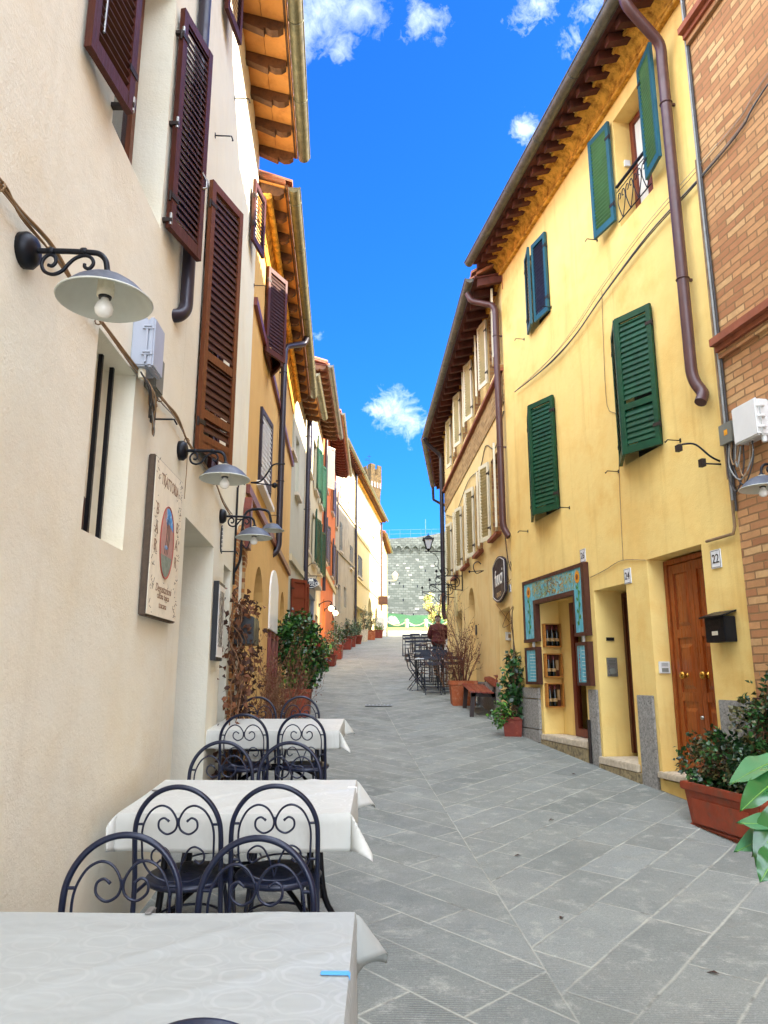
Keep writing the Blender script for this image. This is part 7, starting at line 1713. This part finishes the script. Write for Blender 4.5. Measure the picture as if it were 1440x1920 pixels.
# kerb, bank, stones, posts, tree
m_kerb = M('yellow_stone_kerb', '#d8bf7e', .85, var=.15, vs=6, bump=.3)
b = MB(); b.box(-3.2, 16, 60.2, 60.7, gz(60.2) - .3, gz(60.2) + .28, m_kerb); tag(b.build('kerb', None, (5, 60.4, 5), bevel=.03), 'low yellow stone kerb across the end of the street', 'kerb')
m_grass = M('bright_grass', '#1f5a22', .8, var=.4, vs=3, bump=1, bs=14, col2='#0f3a1c')
b = MB(); b.grid(lambda u, v: (-6 + 28 * u, 61.2 + 14.6 * v, gz(61.2) + .12 + 2.4 * v ** .8 + .18 * math.sin(u * 33) * math.sin(v * 7)), 60, 14, m_grass); tag(b.build('grass_bank', None, (4, 65, 5)), kind='structure')
m_rock = M('grey_rock', '#9a9c9a', .95, var=.25, vs=3, bump=1.0, bs=8)
for k, (u, v, s, lab) in enumerate(((735, 1172, .62, 'tall pale rock at the left end of the grass bank'), (745, 1181, .45, 'low pale rock on the grass bank beside the tall rock'), (772, 1180, .35, 'small rock on the bank between the chain posts'), (812, 1181, .3, 'small rock on the bank below the blossoming tree'))):
    p = atY(u, v, 63.5); b = MB(); rr = random.Random(k)
    vs = []; 
    b.grid(lambda a, c: (p.x + s * math.cos(a * 2 * PI) * math.sin(c * PI) * (1 + .2 * math.sin(a * 19 + k)), p.y + s * math.sin(a * 2 * PI) * math.sin(c * PI), p.z + s * 1.1 * math.cos(c * PI) * (1 + .15 * math.sin(a * 13 + c * 9))), 14, 9, m_rock, False)
    tag(b.build('rock', None, p), lab, 'rock', 'rocks on the grass bank')
m_post = M('pale_stone_post', '#d6cdb8', .8, var=.1)
pp = []
for k, (u, lab) in enumerate(((763, 'left pale chain post at the end of the street'), (799, 'right pale chain post at the end of the street'))):
    p = atY(u, 1184, 61.0); z = gz(61) + .1; t = thing('chain_post', lab, 'post', (p.x, 61, z), 'pale chain posts')
    b = MB(); b.lathe((p.x, 61, z), [(.14, -.2), (.13, .7), (.15, .74), (.15, .82), (.06, .86), (0, .87)], m_post, 14); b.build('shaft', t); pp.append((p.x, z + .7))
b = MB(); ch = [(pp[0][0] - 1.6, pp[0][1])] + pp + [(pp[1][0] + 1.8, pp[1][1])]
for (x0, z0), (x1, z1) in zip(ch, ch[1:]): b.tube([(x0 + (x1 - x0) * i / 10, 61, z0 - .35 * math.sin(PI * i / 10)) for i in range(11)], .035, m_post, 6)
tag(b.build('chain', None, (pp[0][0], 61, 6)), 'pale chain slung between the posts at the end of the street', 'chain')
p = atY(822, 1180, 62.5); t = thing('blossom_tree', 'small sunlit tree in pale yellow blossom before the fortress wall', 'tree', (p.x, p.y, gz(62)))
b = MB(); base = Vector((p.x, p.y, gz(62))); lf = MB()
for k in range(7):
    a = R.uniform(0, 6); e = base + Vector((math.cos(a) * R.uniform(.4, 1.6), math.sin(a) * .8, R.uniform(1.6, 3.1))); b.tube(spline([base, base + Vector((0, 0, .8)), (base + e) / 2 + Vector((0, 0, .5)), e], 4), .05, m_bark, 6)
b.build('trunk', t)
for c, r in (((-.75, 0, 2.4), (.42, .5, .8)), ((.35, 0, 1.8), (.8, .7, .65)), ((1.1, 0, 1.7), (.7, .6, .6)), ((-.4, 0, 1.2), (.45, .5, .5)), ((.9, 0, .9), (.6, .5, .45))):
    for _ in range(26):
        d = rnd(); cc = base + Vector(c) + Vector((d.x * r[0], d.y * r[1], d.z * r[2])) * R.uniform(.4, 1.1)
        for _ in range(16): q = cc + rnd() * .22 * R.random(); lf.leaf(q, rnd(), rnd(), R.uniform(.1, .17), .045, R.choice([m_blossom, m_blossom, m_blossom, m_leafL]), .3)
lf.build('crown', t, fixn=False)

# ================================================================ SKY, SUN, CAMERA
EL, SX, SY = math.radians(25), 1.0, .04
w = bpy.data.worlds.new('World'); sc.world = w; w.use_nodes = True; t = NT.__new__(NT); t.t = w.node_tree; t.t.nodes.clear()
sky = t.n('ShaderNodeTexSky', sky_type='NISHITA'); sky.sun_disc = False; sky.sun_elevation = EL; sky.sun_rotation = math.atan2(SX, SY)
sky.air_density = 1.0; sky.dust_density = .3; sky.ozone_density = 2.5
d = t.n('ShaderNodeTexCoord').outputs['Generated']; sp = t.n('ShaderNodeSeparateXYZ'); t.l(d, sp.inputs[0])
tint = t.mix(1.0, sky.outputs[0], SKY_TINT, 'MULTIPLY')
# white cover added behind the viewer and overhead as unseen fill light; wisps and one small cumulus ahead
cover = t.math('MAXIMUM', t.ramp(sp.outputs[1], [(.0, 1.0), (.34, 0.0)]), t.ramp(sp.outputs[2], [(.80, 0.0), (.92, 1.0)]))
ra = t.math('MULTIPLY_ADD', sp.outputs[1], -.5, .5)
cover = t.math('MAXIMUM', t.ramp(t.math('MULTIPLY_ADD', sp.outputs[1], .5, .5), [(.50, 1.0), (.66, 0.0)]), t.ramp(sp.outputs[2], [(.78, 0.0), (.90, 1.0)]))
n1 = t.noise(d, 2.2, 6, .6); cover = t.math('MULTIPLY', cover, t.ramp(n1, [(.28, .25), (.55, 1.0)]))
def blob(u, v, r, sharp=(.46, .6), sc_=16, squash=1.0, w_=.22):
    q = Vector(ray(u, v)).normalized(); vd = t.n('ShaderNodeVectorMath', operation='DISTANCE'); t.l(d, vd.inputs[0]); vd.inputs[1].default_value = q
    wp = t.n('ShaderNodeVectorMath', operation='MULTIPLY_ADD'); t.l(t.noise(d, sc_ * .6, 4, .6, 1), wp.inputs[0]); wp.inputs[1].default_value = (.09, .09, .09); t.l(d, wp.inputs[2])
    nz = t.noise(wp.outputs[0], sc_, 9, .68); f = t.math('SUBTRACT', nz, t.math('MULTIPLY', t.math('DIVIDE', vd.outputs['Value'], r), .22))
    return t.ramp(f, [(sharp[0] - .12, 0.0), (sharp[1] - .12, 1.0)])
cl = None
for a in ((755, 778, .036, (.36, .72), 15), (712, 768, .016, (.42, .76), 22), (745, 728, .015, (.46, .9), 22), (588, 25, .05, (.40, .86), 11), (665, 15, .045, (.44, .95), 14), (640, 88, .022, (.46, .95), 18), (790, 30, .03, (.46, .98), 18), (1010, 5, .035, (.46, .86), 20), (1062, 105, .026, (.46, .9), 24), (985, 248, .02, (.44, .86), 24), (592, 632, .014, (.46, .95), 26), (1110, 15, .03, (.46, .9), 20)):
    x = blob(*a[:3], a[3], a[4]); cl = x if cl is None else t.math('MAXIMUM', cl, x)
col = t.mix(cl, tint, WISP); col = t.mix(cover, col, FILL_CLOUD)
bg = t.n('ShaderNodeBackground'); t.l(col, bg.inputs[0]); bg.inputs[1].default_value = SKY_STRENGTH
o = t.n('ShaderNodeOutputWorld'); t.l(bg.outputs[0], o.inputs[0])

su = bpy.data.lights.new('sun', 'SUN'); su.energy = SUN; su.angle = math.radians(.53); su.color = (1, .90, .72)
so = bpy.data.objects.new('sun', su); COL.objects.link(so)
sd = Vector((SX * math.cos(EL) / math.hypot(SX, SY), SY * math.cos(EL) / math.hypot(SX, SY), math.sin(EL)))
so.rotation_euler = sd.to_track_quat('Z', 'Y').to_euler(); so.location = sd * 50

cam = bpy.data.cameras.new('camera'); co = bpy.data.objects.new('camera', cam); COL.objects.link(co); sc.camera = co
cam.sensor_fit = 'HORIZONTAL'; cam.sensor_width = 36; cam.lens = FPX / 1440 * 36; cam.clip_start = .05; cam.clip_end = 2000
co.location = (0, 0, EYE); co.rotation_euler = (PI / 2 + TH, 0, 0)
sc.render.resolution_x, sc.render.resolution_y = 768, 1024
vs = sc.view_settings; vs.view_transform = 'Standard'; vs.look = 'None'; vs.gamma = 1; vs.exposure = EXPOSURE
sc.cycles.max_bounces = 6; sc.cycles.diffuse_bounces = 4; sc.cycles.glossy_bounces = 3; sc.cycles.transmission_bounces = 4
